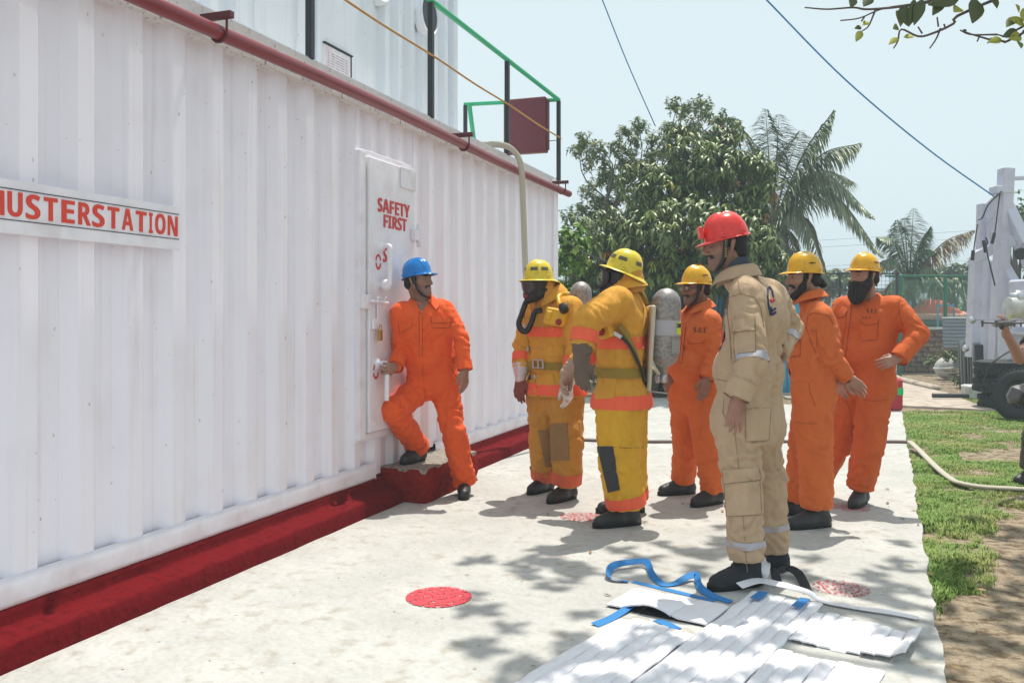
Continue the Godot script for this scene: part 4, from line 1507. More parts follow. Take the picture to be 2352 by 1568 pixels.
		crown_of(t, base, lobes, int(34.0), broad, M.leaf_soft, [Color(0.06, 0.12, 0.035), Color(0.15, 0.24, 0.075)], [Color(0.2, 0.26, 0.07)], 0.1, Vector2(1.0, 1.9) * (q[2] / 28.0), 50 + n, 0.6)
		n += 1
	for q in [[2155, 830, 20.5, 30, 14, "low weeds at the foot of the brick wall"], [2190, 815, 18.8, 34, 12, "leafy weeds between corrugated sheet and white dome"], [2205, 872, 17.0, 22, 9, "small weeds beside the standing plates"]]:
		base = at(q[0], q[1] + q[4], q[2])
		t = thing("weeds", q[5], "weeds", base, 0.0, "weeds along the path")
		lobes = []
		for i in 4:
			lobes.append([at(q[0] + r.randf_range(-0.8, 0.8) * q[3], q[1] + r.randf_range(-0.5, 0.5) * q[4], q[2]), Vector3(q[3] * 0.5, q[4], q[3] * 0.5) * q[2] / FOCAL])
		crown_of(t, base, lobes, 260, tiny, M.leaf_soft, [Color(0.10, 0.16, 0.04), Color(0.2, 0.26, 0.08)], [Color(0.3, 0.28, 0.14)], 0.2, Vector2(0.7, 1.2), 90 + int(q[0]), 0.6)
	make_shade_tree()

func make_shade_tree() -> void:
	# the tree that shades the yard stands to the right of the camera; only its branch tips hang into view
	var r := RandomNumberGenerator.new()
	r.seed = 5
	var base := Vector3(5.0, -0.06, -2.6)
	var t := thing("shade_tree", "leafy tree whose bare twigs and big leaves hang into the upper right", "tree", base)
	var b := MB.new()
	b.tube(curve([Vector3.ZERO, Vector3(-0.1, 1.4, -0.2), Vector3(-0.35, 2.9, -0.6)], 5), [0.24, 0.22, 0.2, 0.19, 0.18, 0.17, 0.16, 0.155, 0.15, 0.15, 0.15], 12)
	var fork := Vector3(-0.35, 2.9, -0.6)
	var ends := [Vector3(-3.4, 5.3, -2.6), Vector3(-4.2, 5.0, -3.6), Vector3(-3.2, 5.6, -4.2), Vector3(-2.0, 5.6, -3.4), Vector3(-1.6, 5.2, -1.6), Vector3(-2.6, 5.0, -1.6), Vector3(-0.2, 5.8, -2.6), Vector3(0.8, 5.2, 0.2), Vector3(-1.0, 5.8, -4.6), Vector3(-4.4, 4.9, -2.2)]
	for i in ends.size():
		ends[i] += Vector3(0.70, 2.0, -0.62)
	for e in ends:
		limb(b, fork, e, 0.08, 0.015, 0.35, r)
	# twigs that hang into view
	var zz := 3.7
	limb(b, fork, at(2690, -150, zz) - base, 0.07, 0.012, 0.1, r)
	limb(b, at(2690, -150, zz) - base, at(2700, -250, zz) - base, 0.012, 0.009, 0.02, r)
	var tw := [[[2700, -120], [2352, 75], [2300, 95], [2250, 85], [2210, 72]], [[2700, -160], [2240, 18], [2190, 55], [2140, 78], [2108, 84], [2070, 68], [2062, 95], [2052, 112]], [[2700, -250], [2330, -40], [2120, 8], [2000, 22], [1960, 18], [1900, 22], [1848, 18]], [[2330, -45], [2120, 5], [2030, 20], [1975, 42], [1930, 48]], [[2010, 25], [1995, 60], [1980, 72]], [[2700, -100], [2352, 60], [2320, 85], [2290, 80]], [[2160, 66], [2150, 90], [2135, 112]], [[2352, 70], [2335, 95]], [[2120, 5], [2105, 30], [2085, 45]], [[2290, 80], [2230, 80], [2205, 70]]]
	for path in tw:
		var pts := []
		for q in path:
			pts.append(at(q[0], q[1], zz) - base)
		var cc := curve(pts, 4)
		var rad := []
		for i in cc.size():
			rad.append(lerpf(0.0085 if path[0][0] > 2500 else 0.0045, 0.0028, pow(float(i) / (cc.size() - 1), 0.6)))
		b.tube(cc, rad, 6)
	for q in [[2118, 78, 2108, 62], [2155, 62, 2152, 40], [2168, 56, 2172, 68], [2276, 88, 2268, 100], [1985, 40, 1978, 50], [2250, 82, 2244, 96]]:
		b.tube([at(q[0], q[1], zz) - base, at(q[2], q[3], zz) - base], [0.004, 0.003], 5)
	obj("trunk", b, M.twig, t)
	var dk := Color(0.075, 0.10, 0.035)
	var yl := Color(0.34, 0.36, 0.04)
	for l in [[2240, 0, 2232, 54, 0.050, dk], [2200, 0, 2130, 8, 0.04, dk], [2060, 25, 2068, 62, 0.032, Color(0.16, 0.16, 0.03)], [2072, 15, 2085, 60, 0.035, dk], [2100, 0, 2085, 62, 0.032, dk], [2118, 0, 2098, 58, 0.03, dk], [2165, -10, 2140, 35, 0.036, dk], [2000, -5, 1982, 15, 0.03, dk], [1960, -5, 1953, 18, 0.025, dk], [2205, 20, 2190, 28, 0.03, yl], [1995, 52, 1980, 58, 0.018, yl], [1978, 72, 1965, 96, 0.02, yl], [1978, 64, 1962, 65, 0.014, dk], [2062, 88, 2040, 102, 0.018, yl], [2075, 86, 2100, 85, 0.018, yl], [2062, 62, 2050, 66, 0.02, Color(0.2, 0.24, 0.05)], [2300, 92, 2268, 96, 0.022, yl], [2345, 85, 2316, 88, 0.03, yl], [2352, 60, 2316, 40, 0.03, yl], [2335, 70, 2300, 84, 0.022, dk], [2340, 30, 2332, 10, 0.02, yl], [2336, 95, 2345, 112, 0.024, Color(0.16, 0.22, 0.05)], [2350, 20, 2365, 60, 0.03, yl], [2220, 70, 2208, 72, 0.008, dk], [2330, 45, 2310, 62, 0.026, Color(0.14, 0.18, 0.04)], [2275, -5, 2290, 20, 0.03, dk]]:
		var a := at(l[0], l[1], zz) - base
		var e := at(l[2], l[3], zz - 0.02) - base
		var d := (e - a).normalized()
		b = MB.new()
		b.tinted = true
		leaf_strip(b, a, d, (Vector3(0, 0, 1) + Vector3(r.randf_range(-0.6, 0.6), 0.3, 0)).normalized(), a.distance_to(e), l[4] * 1.6, 0.1, l[5], 5)
		obj("leaf", b, M.leaf_soft, t)
	var lobes := []
	for i in ends.size():
		lobes.append([ends[i] + base, Vector3(0.85, 0.45, 0.85)])
	for q in [[3.5, 3.2, 1.6, 1.3], [1.2, 3.6, 2.6, 1.4], [5.4, 3.4, 0.6, 1.3], [-1.2, 3.4, 3.4, 1.3], [6.4, 3.0, -1.6, 1.1], [3.0, 1.6, 2.8, 1.2], [0.2, 1.4, 4.2, 1.3], [5.2, 1.8, 2.4, 1.2], [1.3, 4.6, -4.7, 0.75], [0.75, 4.9, -5.1, 0.5], [2.2, 5.0, -5.8, 0.7], [1.7, 5.2, -6.6, 0.45], [2.9, 4.9, -6.4, 0.5], [0.55, 4.6, -4.0, 0.55]]:  # lobes behind the camera are unseen, added to darken surfaces facing it
		lobes.append([Vector3(q[0] + 0.70, q[1] + 2.0, q[2] - 0.62), Vector3(q[3], 0.35 if q[2] < -3.0 else 1.0, q[3])])
	crown_of(t, base, lobes, 16, rosette(12, 7, 0.13, 0.075, 0.5, 0.6), M.leaf_soft, [Color(0.05, 0.09, 0.02), Color(0.10, 0.15, 0.03)], [Color(0.3, 0.3, 0.05)], 0.08, Vector2(0.8, 1.25), 14, 0.6)

# ------------------------------------------------------------------ soft bodies: tapered capsules joined in a distance field, meshed with surface nets
# a piece: [a, b, radius a, radius b, blend, squash axis, squash factor]
func cap(a: Vector3, b: Vector3, ra: float, rb: float, k := 0.02, w := Vector3.ZERO, f := 1.0) -> Array:
	return [a, b, ra, rb, k, w, f]

func field_at(pieces: Array, p: Vector3) -> float:
	var d := 1e3
	for s in pieces:
		var a: Vector3 = s[0]
		var ba: Vector3 = s[1] - a
		var q := p - a
		var f: float = s[6]
		if f != 1.0:
			var w: Vector3 = s[5]
			q += w * (q.dot(w) * (f - 1.0))
			ba += w * (ba.dot(w) * (f - 1.0))
		var bb := ba.length_squared()
		var t := clampf(q.dot(ba) / bb, 0.0, 1.0) if bb > 1e-9 else 0.0
		var e: float = (q - ba * t).length() - lerpf(s[2], s[3], t)
		var k: float = s[4]
		var h := maxf(k - absf(d - e), 0.0) / k
		d = minf(d, e) - h * h * k * 0.25
	return d

# folds in cloth: [centre, axis, wave length, reach, depth]
func folds_at(folds: Array, p: Vector3) -> float:
	var d := 0.0
	for e in folds:
		if e.size() == 1:               # the fine ripple of the whole cloth
			d += e[0] * (1.9 * (absf(noise.get_noise_3d(p.x * 6.0 + p.y * 2.0, p.y * 2.4, p.z * 6.0)) - 0.18) + 0.35 * noise.get_noise_3d(p.x * 20.0 + p.y * 9.0, p.y * 14.0, p.z * 20.0))
			continue
		var q: Vector3 = p - e[0]
		var l: float = q.length_squared() / (e[3] * e[3])
		if l < 3.5:
			var x: float = q.dot(e[1]) / e[2] + 1.5 * noise.get_noise_3dv(p * 4.5 + e[0] * 9.0)
			d += 1.9 * e[4] * exp(-l * 1.3) * (absf(sin(PI * x)) - 0.62)
	return d

func soft(out: MB, pieces: Array, cell: float, cuts := [], folds := [], ripple := 0.0, paint = null) -> void:
	var lo := Vector3(1e9, 1e9, 1e9)
	var hi := -lo
	for s in pieces:
		var r: float = maxf(s[2], s[3]) + cell * 3.0
		for e in 2:
			lo = lo.min(s[e] - Vector3(r, r, r))
			hi = hi.max(s[e] + Vector3(r, r, r))
	var nx := int((hi.x - lo.x) / cell) + 2
	var ny := int((hi.y - lo.y) / cell) + 2
	var nz := int((hi.z - lo.z) / cell) + 2
	var f := PackedFloat32Array()
	f.resize(nx * ny * nz)
	f.fill(1.0)
	for s in pieces:
		var a: Vector3 = s[0]
		var b: Vector3 = s[1]
		var ra: float = s[2]
		var rb: float = s[3] - ra
		var k: float = s[4]
		var w: Vector3 = s[5]
		var sq: float = s[6] - 1.0
		var m := maxf(s[2], s[3]) + maxf(k, cell) + cell * 2.0
		var l := ((a.min(b) - Vector3(m, m, m) - lo) / cell).max(Vector3.ZERO)
		var h := ((a.max(b) + Vector3(m, m, m) - lo) / cell)
		var x0 := int(l.x)
		var x1 := mini(int(h.x) + 1, nx)
		var ba := b - a
		if sq != 0.0:
			ba += w * (ba.dot(w) * sq)
		var ib := 1.0 / maxf(ba.length_squared(), 1e-9)
		var ik := 1.0 / k
		var k4 := k * 0.25
		var squashed := sq != 0.0
		for iz in range(int(l.z), mini(int(h.z) + 1, nz)):
			for iy in range(int(l.y), mini(int(h.y) + 1, ny)):
				var row := (iz * ny + iy) * nx
				var q0 := Vector3(lo.x - a.x, lo.y + iy * cell - a.y, lo.z + iz * cell - a.z)
				for ix in range(x0, x1):
					var q := q0
					q.x += ix * cell
					if squashed:
						q += w * (q.dot(w) * sq)
					var t := clampf(q.dot(ba) * ib, 0.0, 1.0)
					var e := q.distance_to(ba * t) - ra - rb * t
					var d := f[row + ix]
					var dd := d - e
					if dd >= k:
						f[row + ix] = e
					elif dd > -k:
						var hh := (k - absf(dd)) * ik
						f[row + ix] = minf(d, e) - hh * hh * k4
	for c in cuts:                     # [point, outward normal, reach]
		var o: Vector3 = c[0]
		var nn: Vector3 = c[1]
		var m: float = c[2]
		var l := ((o - Vector3(m, m, m) - lo) / cell).max(Vector3.ZERO)
		var h := ((o + Vector3(m, m, m) - lo) / cell)
		for iz in range(int(l.z), mini(int(h.z) + 1, nz)):
			for iy in range(int(l.y), mini(int(h.y) + 1, ny)):
				for ix in range(int(l.x), mini(int(h.x) + 1, nx)):
					var q := lo + Vector3(ix, iy, iz) * cell - o
					if q.length() < m:
						var i := (iz * ny + iy) * nx + ix
						f[i] = maxf(f[i], q.dot(nn))
	# surface nets
	var at_cell := PackedInt32Array()
	at_cell.resize(f.size())
	at_cell.fill(-1)
	var sy := nx
	var sz := nx * ny
	var offs := [0, 1, sy, sy + 1, sz, sz + 1, sz + sy, sz + sy + 1]
	var corner := [Vector3(0, 0, 0), Vector3(1, 0, 0), Vector3(0, 1, 0), Vector3(1, 1, 0), Vector3(0, 0, 1), Vector3(1, 0, 1), Vector3(0, 1, 1), Vector3(1, 1, 1)]
	var edges := [[0, 1], [2, 3], [4, 5], [6, 7], [0, 2], [1, 3], [4, 6], [5, 7], [0, 4], [1, 5], [2, 6], [3, 7]]
	var lim := cell * 3.2
	var first := out.v.size()
	var pos := PackedVector3Array()
	var cells := PackedInt32Array()
	var last := f.size() - sz - sy - 1
	var v := PackedFloat32Array()
	v.resize(8)
	for i in last:
		if absf(f[i]) > lim:
			continue
		var neg := 0
		for c in 8:
			v[c] = f[i + offs[c]]
			if v[c] < 0.0:
				neg += 1
		if neg == 0 or neg == 8:
			continue
		var sum := Vector3.ZERO
		var n := 0
		for e in edges:
			var va: float = v[e[0]]
			var vb: float = v[e[1]]
			if (va < 0.0) != (vb < 0.0):
				sum += (corner[e[0]] as Vector3).lerp(corner[e[1]], va / (va - vb))
				n += 1
		at_cell[i] = pos.size()
		cells.append(i)
		pos.append(lo + (Vector3(i % nx, (i / nx) % ny, i / sz) + sum / n) * cell)
	# folds move the surface along its own slope
	if folds.size() > 0 or ripple > 0.0:
		for j in pos.size():
			var i := cells[j]
			var gr := Vector3(f[i + 1] - f[i], f[i + sy] - f[i], f[i + sz] - f[i])
			if gr.length_squared() > 1e-12:
				var p := pos[j]
				var d := folds_at(folds, p)
				if ripple > 0.0:
					d += ripple * (1.9 * (absf(noise.get_noise_3d(p.x * 6.0 + p.y * 2.0, p.y * 2.4, p.z * 6.0)) - 0.18) + 0.35 * noise.get_noise_3d(p.x * 20.0 + p.y * 9.0, p.y * 14.0, p.z * 20.0))
				pos[j] = p + gr.normalized() * d
	var nor := PackedVector3Array()
	nor.resize(pos.size())
	var ix2 := PackedInt32Array()
	for j in pos.size():
		var i := cells[j]
		var inside := f[i] < 0.0
		for ax in 3:
			var step: int = [1, sy, sz][ax]
			var u: int = [sy, sz, 1][ax]
			var w2: int = [sz, 1, sy][ax]
			if (f[i + step] < 0.0) == inside or i - u - w2 < 0:
				continue
			var a := at_cell[i]
			var b := at_cell[i - u]
			var c := at_cell[i - u - w2]
			var d := at_cell[i - w2]
			if b < 0 or c < 0 or d < 0:
				continue
			var nn := (pos[c] - pos[a]).cross(pos[d] - pos[b])
			if not inside:
				nn = -nn
			nor[a] += nn
			nor[b] += nn
			nor[c] += nn
			nor[d] += nn
			if inside:
				ix2.append_array([a, c, b, a, d, c])
			else:
				ix2.append_array([a, b, c, a, c, d])
	for j in pos.size():
		if paint != null:
			out.tint = paint.call(pos[j])
		out.p(pos[j], nor[j])
	for i in ix2:
		out.ix.append(i + first)

# ------------------------------------------------------------------ things laid on cloth
func touch(fig: Dictionary, u: float, v: float, pieces := []) -> Array:     # where the sight line meets the cloth: [point, slope]
	var list: Array = pieces if pieces.size() > 0 else fig.cloth
	var o: Vector3 = Vector3(0, EYE, 0) - fig.base
	var d := (at(u, v, 1.0) - Vector3(0, EYE, 0)).normalized()
	var t: float = fig.near
	var best := 1e3
	var best_t := t
	for i in 48:
		var e := field_at(list, o + d * t) - folds_at(fig.folds, o + d * t)
		if e < best:
			best = e
			best_t = t
		if e < 0.0006 or t > fig.near + 2.5:
			break
		t += e * 0.8
	t = best_t
	if best > 0.0006:               # beside the figure: the nearest cloth instead
		var q := o + d * t
		var hh := 0.01
		var g0 := field_at(list, q)
		var gr := Vector3(field_at(list, q + Vector3(hh, 0, 0)) - g0, field_at(list, q + Vector3(0, hh, 0)) - g0, field_at(list, q + Vector3(0, 0, hh)) - g0)
		if gr.length() > 1e-9:
			return [q - gr.normalized() * best, gr.normalized()]
	var p := o + d * t
	var h := 0.012
	var e0 := field_at(list, p)
	var n := Vector3(field_at(list, p + Vector3(h, 0, 0)) - e0, field_at(list, p + Vector3(0, h, 0)) - e0, field_at(list, p + Vector3(0, 0, h)) - e0)
	return [p, n.normalized() if n.length() > 1e-9 else -d]

func patch(fig: Dictionary, called: String, q: Array, cols: int, rows: int, lift: float, m: Material, parent: Node = null, pieces := []) -> MeshInstance3D:
	var pts := []
	var down := Vector3.ZERO
	for r in rows:
		for c in cols:
			var a: Vector2 = (q[0] as Vector2).lerp(q[1], float(c) / (cols - 1))
			var b: Vector2 = (q[3] as Vector2).lerp(q[2], float(c) / (cols - 1))
			var w := a.lerp(b, float(r) / (rows - 1))
			var hit := touch(fig, w.x, w.y, pieces)
			pts.append(hit[0] + hit[1] * lift)
			down += hit[1]
	var b2 := MB.new()
	b2.slab(pts, cols, -down.normalized() * (lift + 0.003))
	var o := obj(called, b2, m, parent if parent else fig.cloth_node)
	if fig.has("thread_and_edge_shade") and (called.contains("pocket") or called == "placket"):  # dark stitch line that also paints the shade along flap edges
		var rim := []
		if called != "pocket":
			for r in rows:
				rim.append(pts[r * cols])
		for c in range(1 if called != "pocket" else 0, cols):
			rim.append(pts[(rows - 1) * cols + c])
		for r in range(rows - 2, -1, -1):
			rim.append(pts[r * cols + cols - 1])
		obj("stitching_and_edge_shade", tube_mesh(rim, 0.0022, 5), fig.thread_and_edge_shade, parent if parent else fig.cloth_node)
	return o

func seam(fig: Dictionary, called: String, q: Array, r: float, m: Material, parent: Node = null, lift := 0.001, steps := 4) -> MeshInstance3D:
	var pts := []
	for i in q.size() - 1:
		for k in steps:
			var w: Vector2 = (q[i] as Vector2).lerp(q[i + 1], float(k) / steps)
			var hit := touch(fig, w.x, w.y)
			pts.append(hit[0] + hit[1] * lift)
	var l: Vector2 = q[q.size() - 1]
	var h2 := touch(fig, l.x, l.y)
	pts.append(h2[0] + h2[1] * lift)
	return obj(called, tube_mesh(pts, r, 6), m, parent if parent else fig.cloth_node)

func printed(fig: Dictionary, txt: String, u: float, v: float, h: float, slope: float, m: Material, bold := false) -> void:
	# lettering laid on the cloth: u, v of the left foot of the line, h in picture units
	var t := letters(txt, 1.0, 0.0, bold)
	t.curve_step = 8.0
	var box := t.get_aabb()
	var src := t.surface_get_arrays(0)
	var b := MB.new()
	var vs: PackedVector3Array = src[Mesh.ARRAY_VERTEX]
	for p in vs:
		var x := (p.x - box.position.x) * h * 0.92
		var y := (p.y - box.position.y) * h
		var hit := touch(fig, u + x, v - y + x * slope)
		b.p(hit[0] + hit[1] * 0.003, hit[1])
	b.ix = src[Mesh.ARRAY_INDEX]
	obj("lettering", b, m, fig.cloth_node)

func band(fig: Dictionary, called: String, a: Vector3, b: Vector3, width: float, reach: float, m: Material, pieces: Array, lift := 0.004, sides := 44, tilt := Vector3.ZERO) -> MeshInstance3D:
	# a strip round a limb or the trunk at the point a, across the direction a - b
	var d := (b - a).normalized()
	var x := d.cross(Vector3(0, 0, 1) if absf(d.z) < 0.8 else Vector3.RIGHT).normalized()
	var y := d.cross(x)
	var pts := []
	for k in sides + 1:
		var an := TAU * k / sides
		var o := x * cos(an) + y * sin(an)
		for r in 3:
			var c := a + d * width * (r - 1) * 0.5 + tilt * o.dot(tilt) * 4.0
			var t := reach
			for i in 22:
				var p := c + o * t
				var e := field_at(pieces, p) - folds_at(fig.folds, p)
				if e < 0.0008 or t < 0.0:
					break
				t -= e * 0.85
			pts.append(c + o * (t + lift))
	var mb := MB.new()
	mb.grid(pts, 3)
	return obj(called, mb, m, fig.cloth_node)

# ------------------------------------------------------------------ body pieces
func hand_pieces(w: Vector3, d: Vector3, n: Vector3, thumb_side: float, curl: float, size := 1.0, fat := 1.0) -> Array:
	d = d.normalized()
	n = (n - d * n.dot(d)).normalized()
	var c := d.cross(n) * thumb_side
	var out := []
	var s := size
	out.append(cap(w - d * 0.02 * s, w + d * 0.03 * s, 0.026 * s * fat, 0.026 * s * fat, 0.02 * s))
	for i in 4:
		var x: float = [0.031, 0.0105, -0.0105, -0.031][i] * s
		out.append(cap(w + d * 0.025 * s + c * x * 0.6, w + d * 0.092 * s + c * x, 0.0155 * s * fat, 0.013 * s * fat, 0.014 * s))
		var len: float = [0.072, 0.080, 0.074, 0.058][i] * s
		var p: Vector3 = w + d * [0.092, 0.096, 0.092, 0.084][i] * s + c * x
		var a := curl * (0.35 + 0.08 * i)
		for k in 3:
			var dir := (d * cos(a) + n * sin(a) + c * (0.05 * (1.5 - i))).normalized()
			var e: Vector3 = p + dir * len * [0.44, 0.31, 0.25][k]
			out.append(cap(p, e, (0.0098 - 0.0011 * k) * s * fat, (0.0092 - 0.0013 * k) * s * fat, 0.004 * s))
			p = e
			a += curl * 0.75
	var t0 := w + d * 0.02 * s + c * 0.022 * s
	var t1 := w + d * 0.052 * s + c * 0.048 * s + n * 0.014 * s
	var t2 := w + d * 0.082 * s + c * (0.056 - 0.014 * curl) * s + n * (0.022 + 0.012 * curl) * s
	var t3 := w + d * 0.106 * s + c * (0.054 - 0.026 * curl) * s + n * (0.026 + 0.022 * curl) * s
	out.append(cap(t0, t1, 0.016 * s * fat, 0.013 * s * fat, 0.012 * s))
	out.append(cap(t1, t2, 0.0115 * s * fat, 0.0105 * s * fat, 0.005 * s))
	out.append(cap(t2, t3, 0.0105 * s * fat, 0.0085 * s * fat, 0.004 * s))
	return out

func head_basis(dir: Vector3, roll := 0.0) -> Basis:
	var f := dir.normalized()
	var x := Vector3.UP.cross(f).normalized()
	var b := Basis(x, f.cross(x), f)
	return b * Basis(Vector3(0, 0, 1), roll)

func head_pieces(neck_local: Vector3) -> Array:
	var o := []
	o.append(cap(Vector3(0, 0.030, -0.030), Vector3(0, 0.032, 0.018), 0.073, 0.070, 0.03))
	o.append(cap(Vector3(0, -0.005, 0.040), Vector3(0, -0.072, 0.045), 0.056, 0.042, 0.03))
	for s in [-1.0, 1.0]:
		o.append(cap(Vector3(s * 0.048, -0.045, 0.0), Vector3(s * 0.014, -0.098, 0.062), 0.026, 0.018, 0.02))
		o.append(cap(Vector3(s * 0.036, -0.022, 0.056), Vector3(s * 0.046, -0.018, 0.040), 0.027, 0.026, 0.015))
		o.append(cap(Vector3(s * 0.012, 0.024, 0.088), Vector3(s * 0.042, 0.022, 0.070), 0.011, 0.011, 0.014))
		o.append(cap(Vector3(s * 0.012, -0.038, 0.094), Vector3(s * 0.010, -0.036, 0.086), 0.0085, 0.009, 0.006))
		o.append(cap(Vector3(s * 0.079, 0.018, -0.012), Vector3(s * 0.074, -0.028, -0.004), 0.013, 0.008, 0.006, Vector3(1, 0, 0), 1.5))
		o.append(cap(Vector3(s * 0.031, 0.001, 0.073), Vector3(s * 0.031, 0.001, 0.074), 0.0125, 0.0125, 0.003))
	o.append(cap(Vector3(0, 0.014, 0.092), Vector3(0, -0.032, 0.110), 0.0095, 0.0125, 0.012))
	o.append(cap(Vector3(-0.018, -0.061, 0.085), Vector3(0.018, -0.061, 0.085), 0.0085, 0.0085, 0.008))
	o.append(cap(Vector3(-0.015, -0.072, 0.083), Vector3(0.015, -0.072, 0.083), 0.009, 0.009, 0.007))
	o.append(cap(Vector3(-0.008, -0.100, 0.074), Vector3(0.008, -0.100, 0.074), 0.019, 0.019, 0.02))
	o.append(cap(Vector3(0, -0.055, -0.028), neck_local, 0.056, 0.062, 0.03))
	return o

func face_paint(skin: Color, o: Dictionary) -> Callable:
	return func(p: Vector3) -> Color:
		var ax := absf(p.x)
		var q := Vector3(ax, p.y, p.z)
		var dark := Color(0.012, 0.010, 0.009)
		var c := skin
		c *= 1.0 + 0.10 * noise.get_noise_3dv(p * 40.0)
		if p.z > 0.05:
			var e := q.distance_to(Vector3(0.031, 0.001, 0.084))
			if e < 0.0065:
				return Color(0.02, 0.012, 0.008)
			if e < 0.0105 and absf(p.y - 0.001) < 0.004:
				return Color(0.30, 0.27, 0.25)
			if e < 0.016 and absf(p.y - 0.001) < 0.009:
				return skin * 0.55
			if absf(p.y - (0.025 - 0.15 * maxf(0.0, ax - 0.035))) < 0.006 and ax > 0.011 and ax < 0.05:
				return dark
			if absf(p.y + 0.0665) < 0.010 and ax < 0.023 and p.z > 0.078:
				return skin.lerp(Color(0.28, 0.10, 0.09), 0.5) if absf(p.y + 0.0665) > 0.0018 else skin * 0.3
		if o.get("moustache", false) and p.z > 0.07 and ax < 0.032 and p.y < -0.0425 + 0.10 * maxf(0.0, 0.015 - ax) - 0.1 * ax and p.y > -0.058 - 0.25 * ax:
			return dark
		if p.z > -0.02 and p.y < -0.045 + 0.35 * maxf(0.0, 0.03 - p.z):
			c = c.lerp(Color(0.03, 0.026, 0.024), o.get("stubble", 0.1))
		return c

func make_shoe(fig: Dictionary, ankle: Vector3, toe: Vector3, y: float, length := 0.29, sole_h := 0.026, m: Material = null) -> void:
	var d := ((toe - ankle) * Vector3(1, 0, 1)).normalized()
	var side := Vector3.UP.cross(d)
	var n := Node3D.new()
	n.name = "shoe" if not fig.root.has_node("shoe") else "shoe_001"
	fig.root.add_child(n)
	var t := Transform3D(Basis(side, Vector3.UP, d), Vector3(ankle.x, y, ankle.z))
	var k := length / 0.29
	var ps := []
	ps.append(cap(Vector3(0, 0.045, -0.055), Vector3(0, 0.042, 0.06), 0.040, 0.040, 0.02))
	ps.append(cap(Vector3(0.002, 0.040, 0.06), Vector3(0.004, 0.036, 0.165 * k), 0.044, 0.040, 0.03))
	ps.append(cap(Vector3(0, 0.045, -0.045), Vector3(0, 0.125, -0.030), 0.042, 0.046, 0.03))
	ps.append(cap(Vector3(0, 0.10, 0.0), Vector3(0.002, 0.052, 0.12 * k), 0.036, 0.034, 0.03))
	var b := MB.new()
	b.xf = t
	soft(b, ps, 0.008, [[Vector3(0, 0.004, 0.05), Vector3.DOWN, 0.3]], [[Vector3(0, 0.08, 0.06), Vector3(0, -0.3, 1).normalized(), 0.02, 0.04, 0.003]], 0.001)
	obj("upper", b, m if m else M.leather, n)
	b = MB.new()
	b.xf = t
	var ring := []
	for r in 4:
		var w: float = [0.0, 1.0, 1.0, 0.92][r]
		for i in 33:
			var a := TAU * i / 32.0
			var z := cos(a)
			var half := 0.046 if z > 0 else 0.042
			half *= 1.0 - 0.10 * exp(-pow((z + 0.15) * 3.0, 2))
			ring.append(Vector3(signf(sin(a)) * pow(absf(sin(a)), 0.75) * half * w + 0.002, [0.0, 0.001, sole_h, sole_h + 0.004][r], (0.058 * k + signf(z) * pow(absf(z), 0.85) * 0.153 * k * w)))
	b.grid(ring, 33)
	obj("sole", b, M.sole, n)
	b = MB.new()
	b.xf = t
	for i in 4:
		var zz := 0.035 + i * 0.024
		var yy := 0.128 - 0.021 * i
		b.tube([Vector3(-0.026, yy - 0.012, zz), Vector3(0, yy, zz + 0.004), Vector3(0.026, yy - 0.012, zz)], 0.0032, 5)
	obj("laces", b, M.black, n)

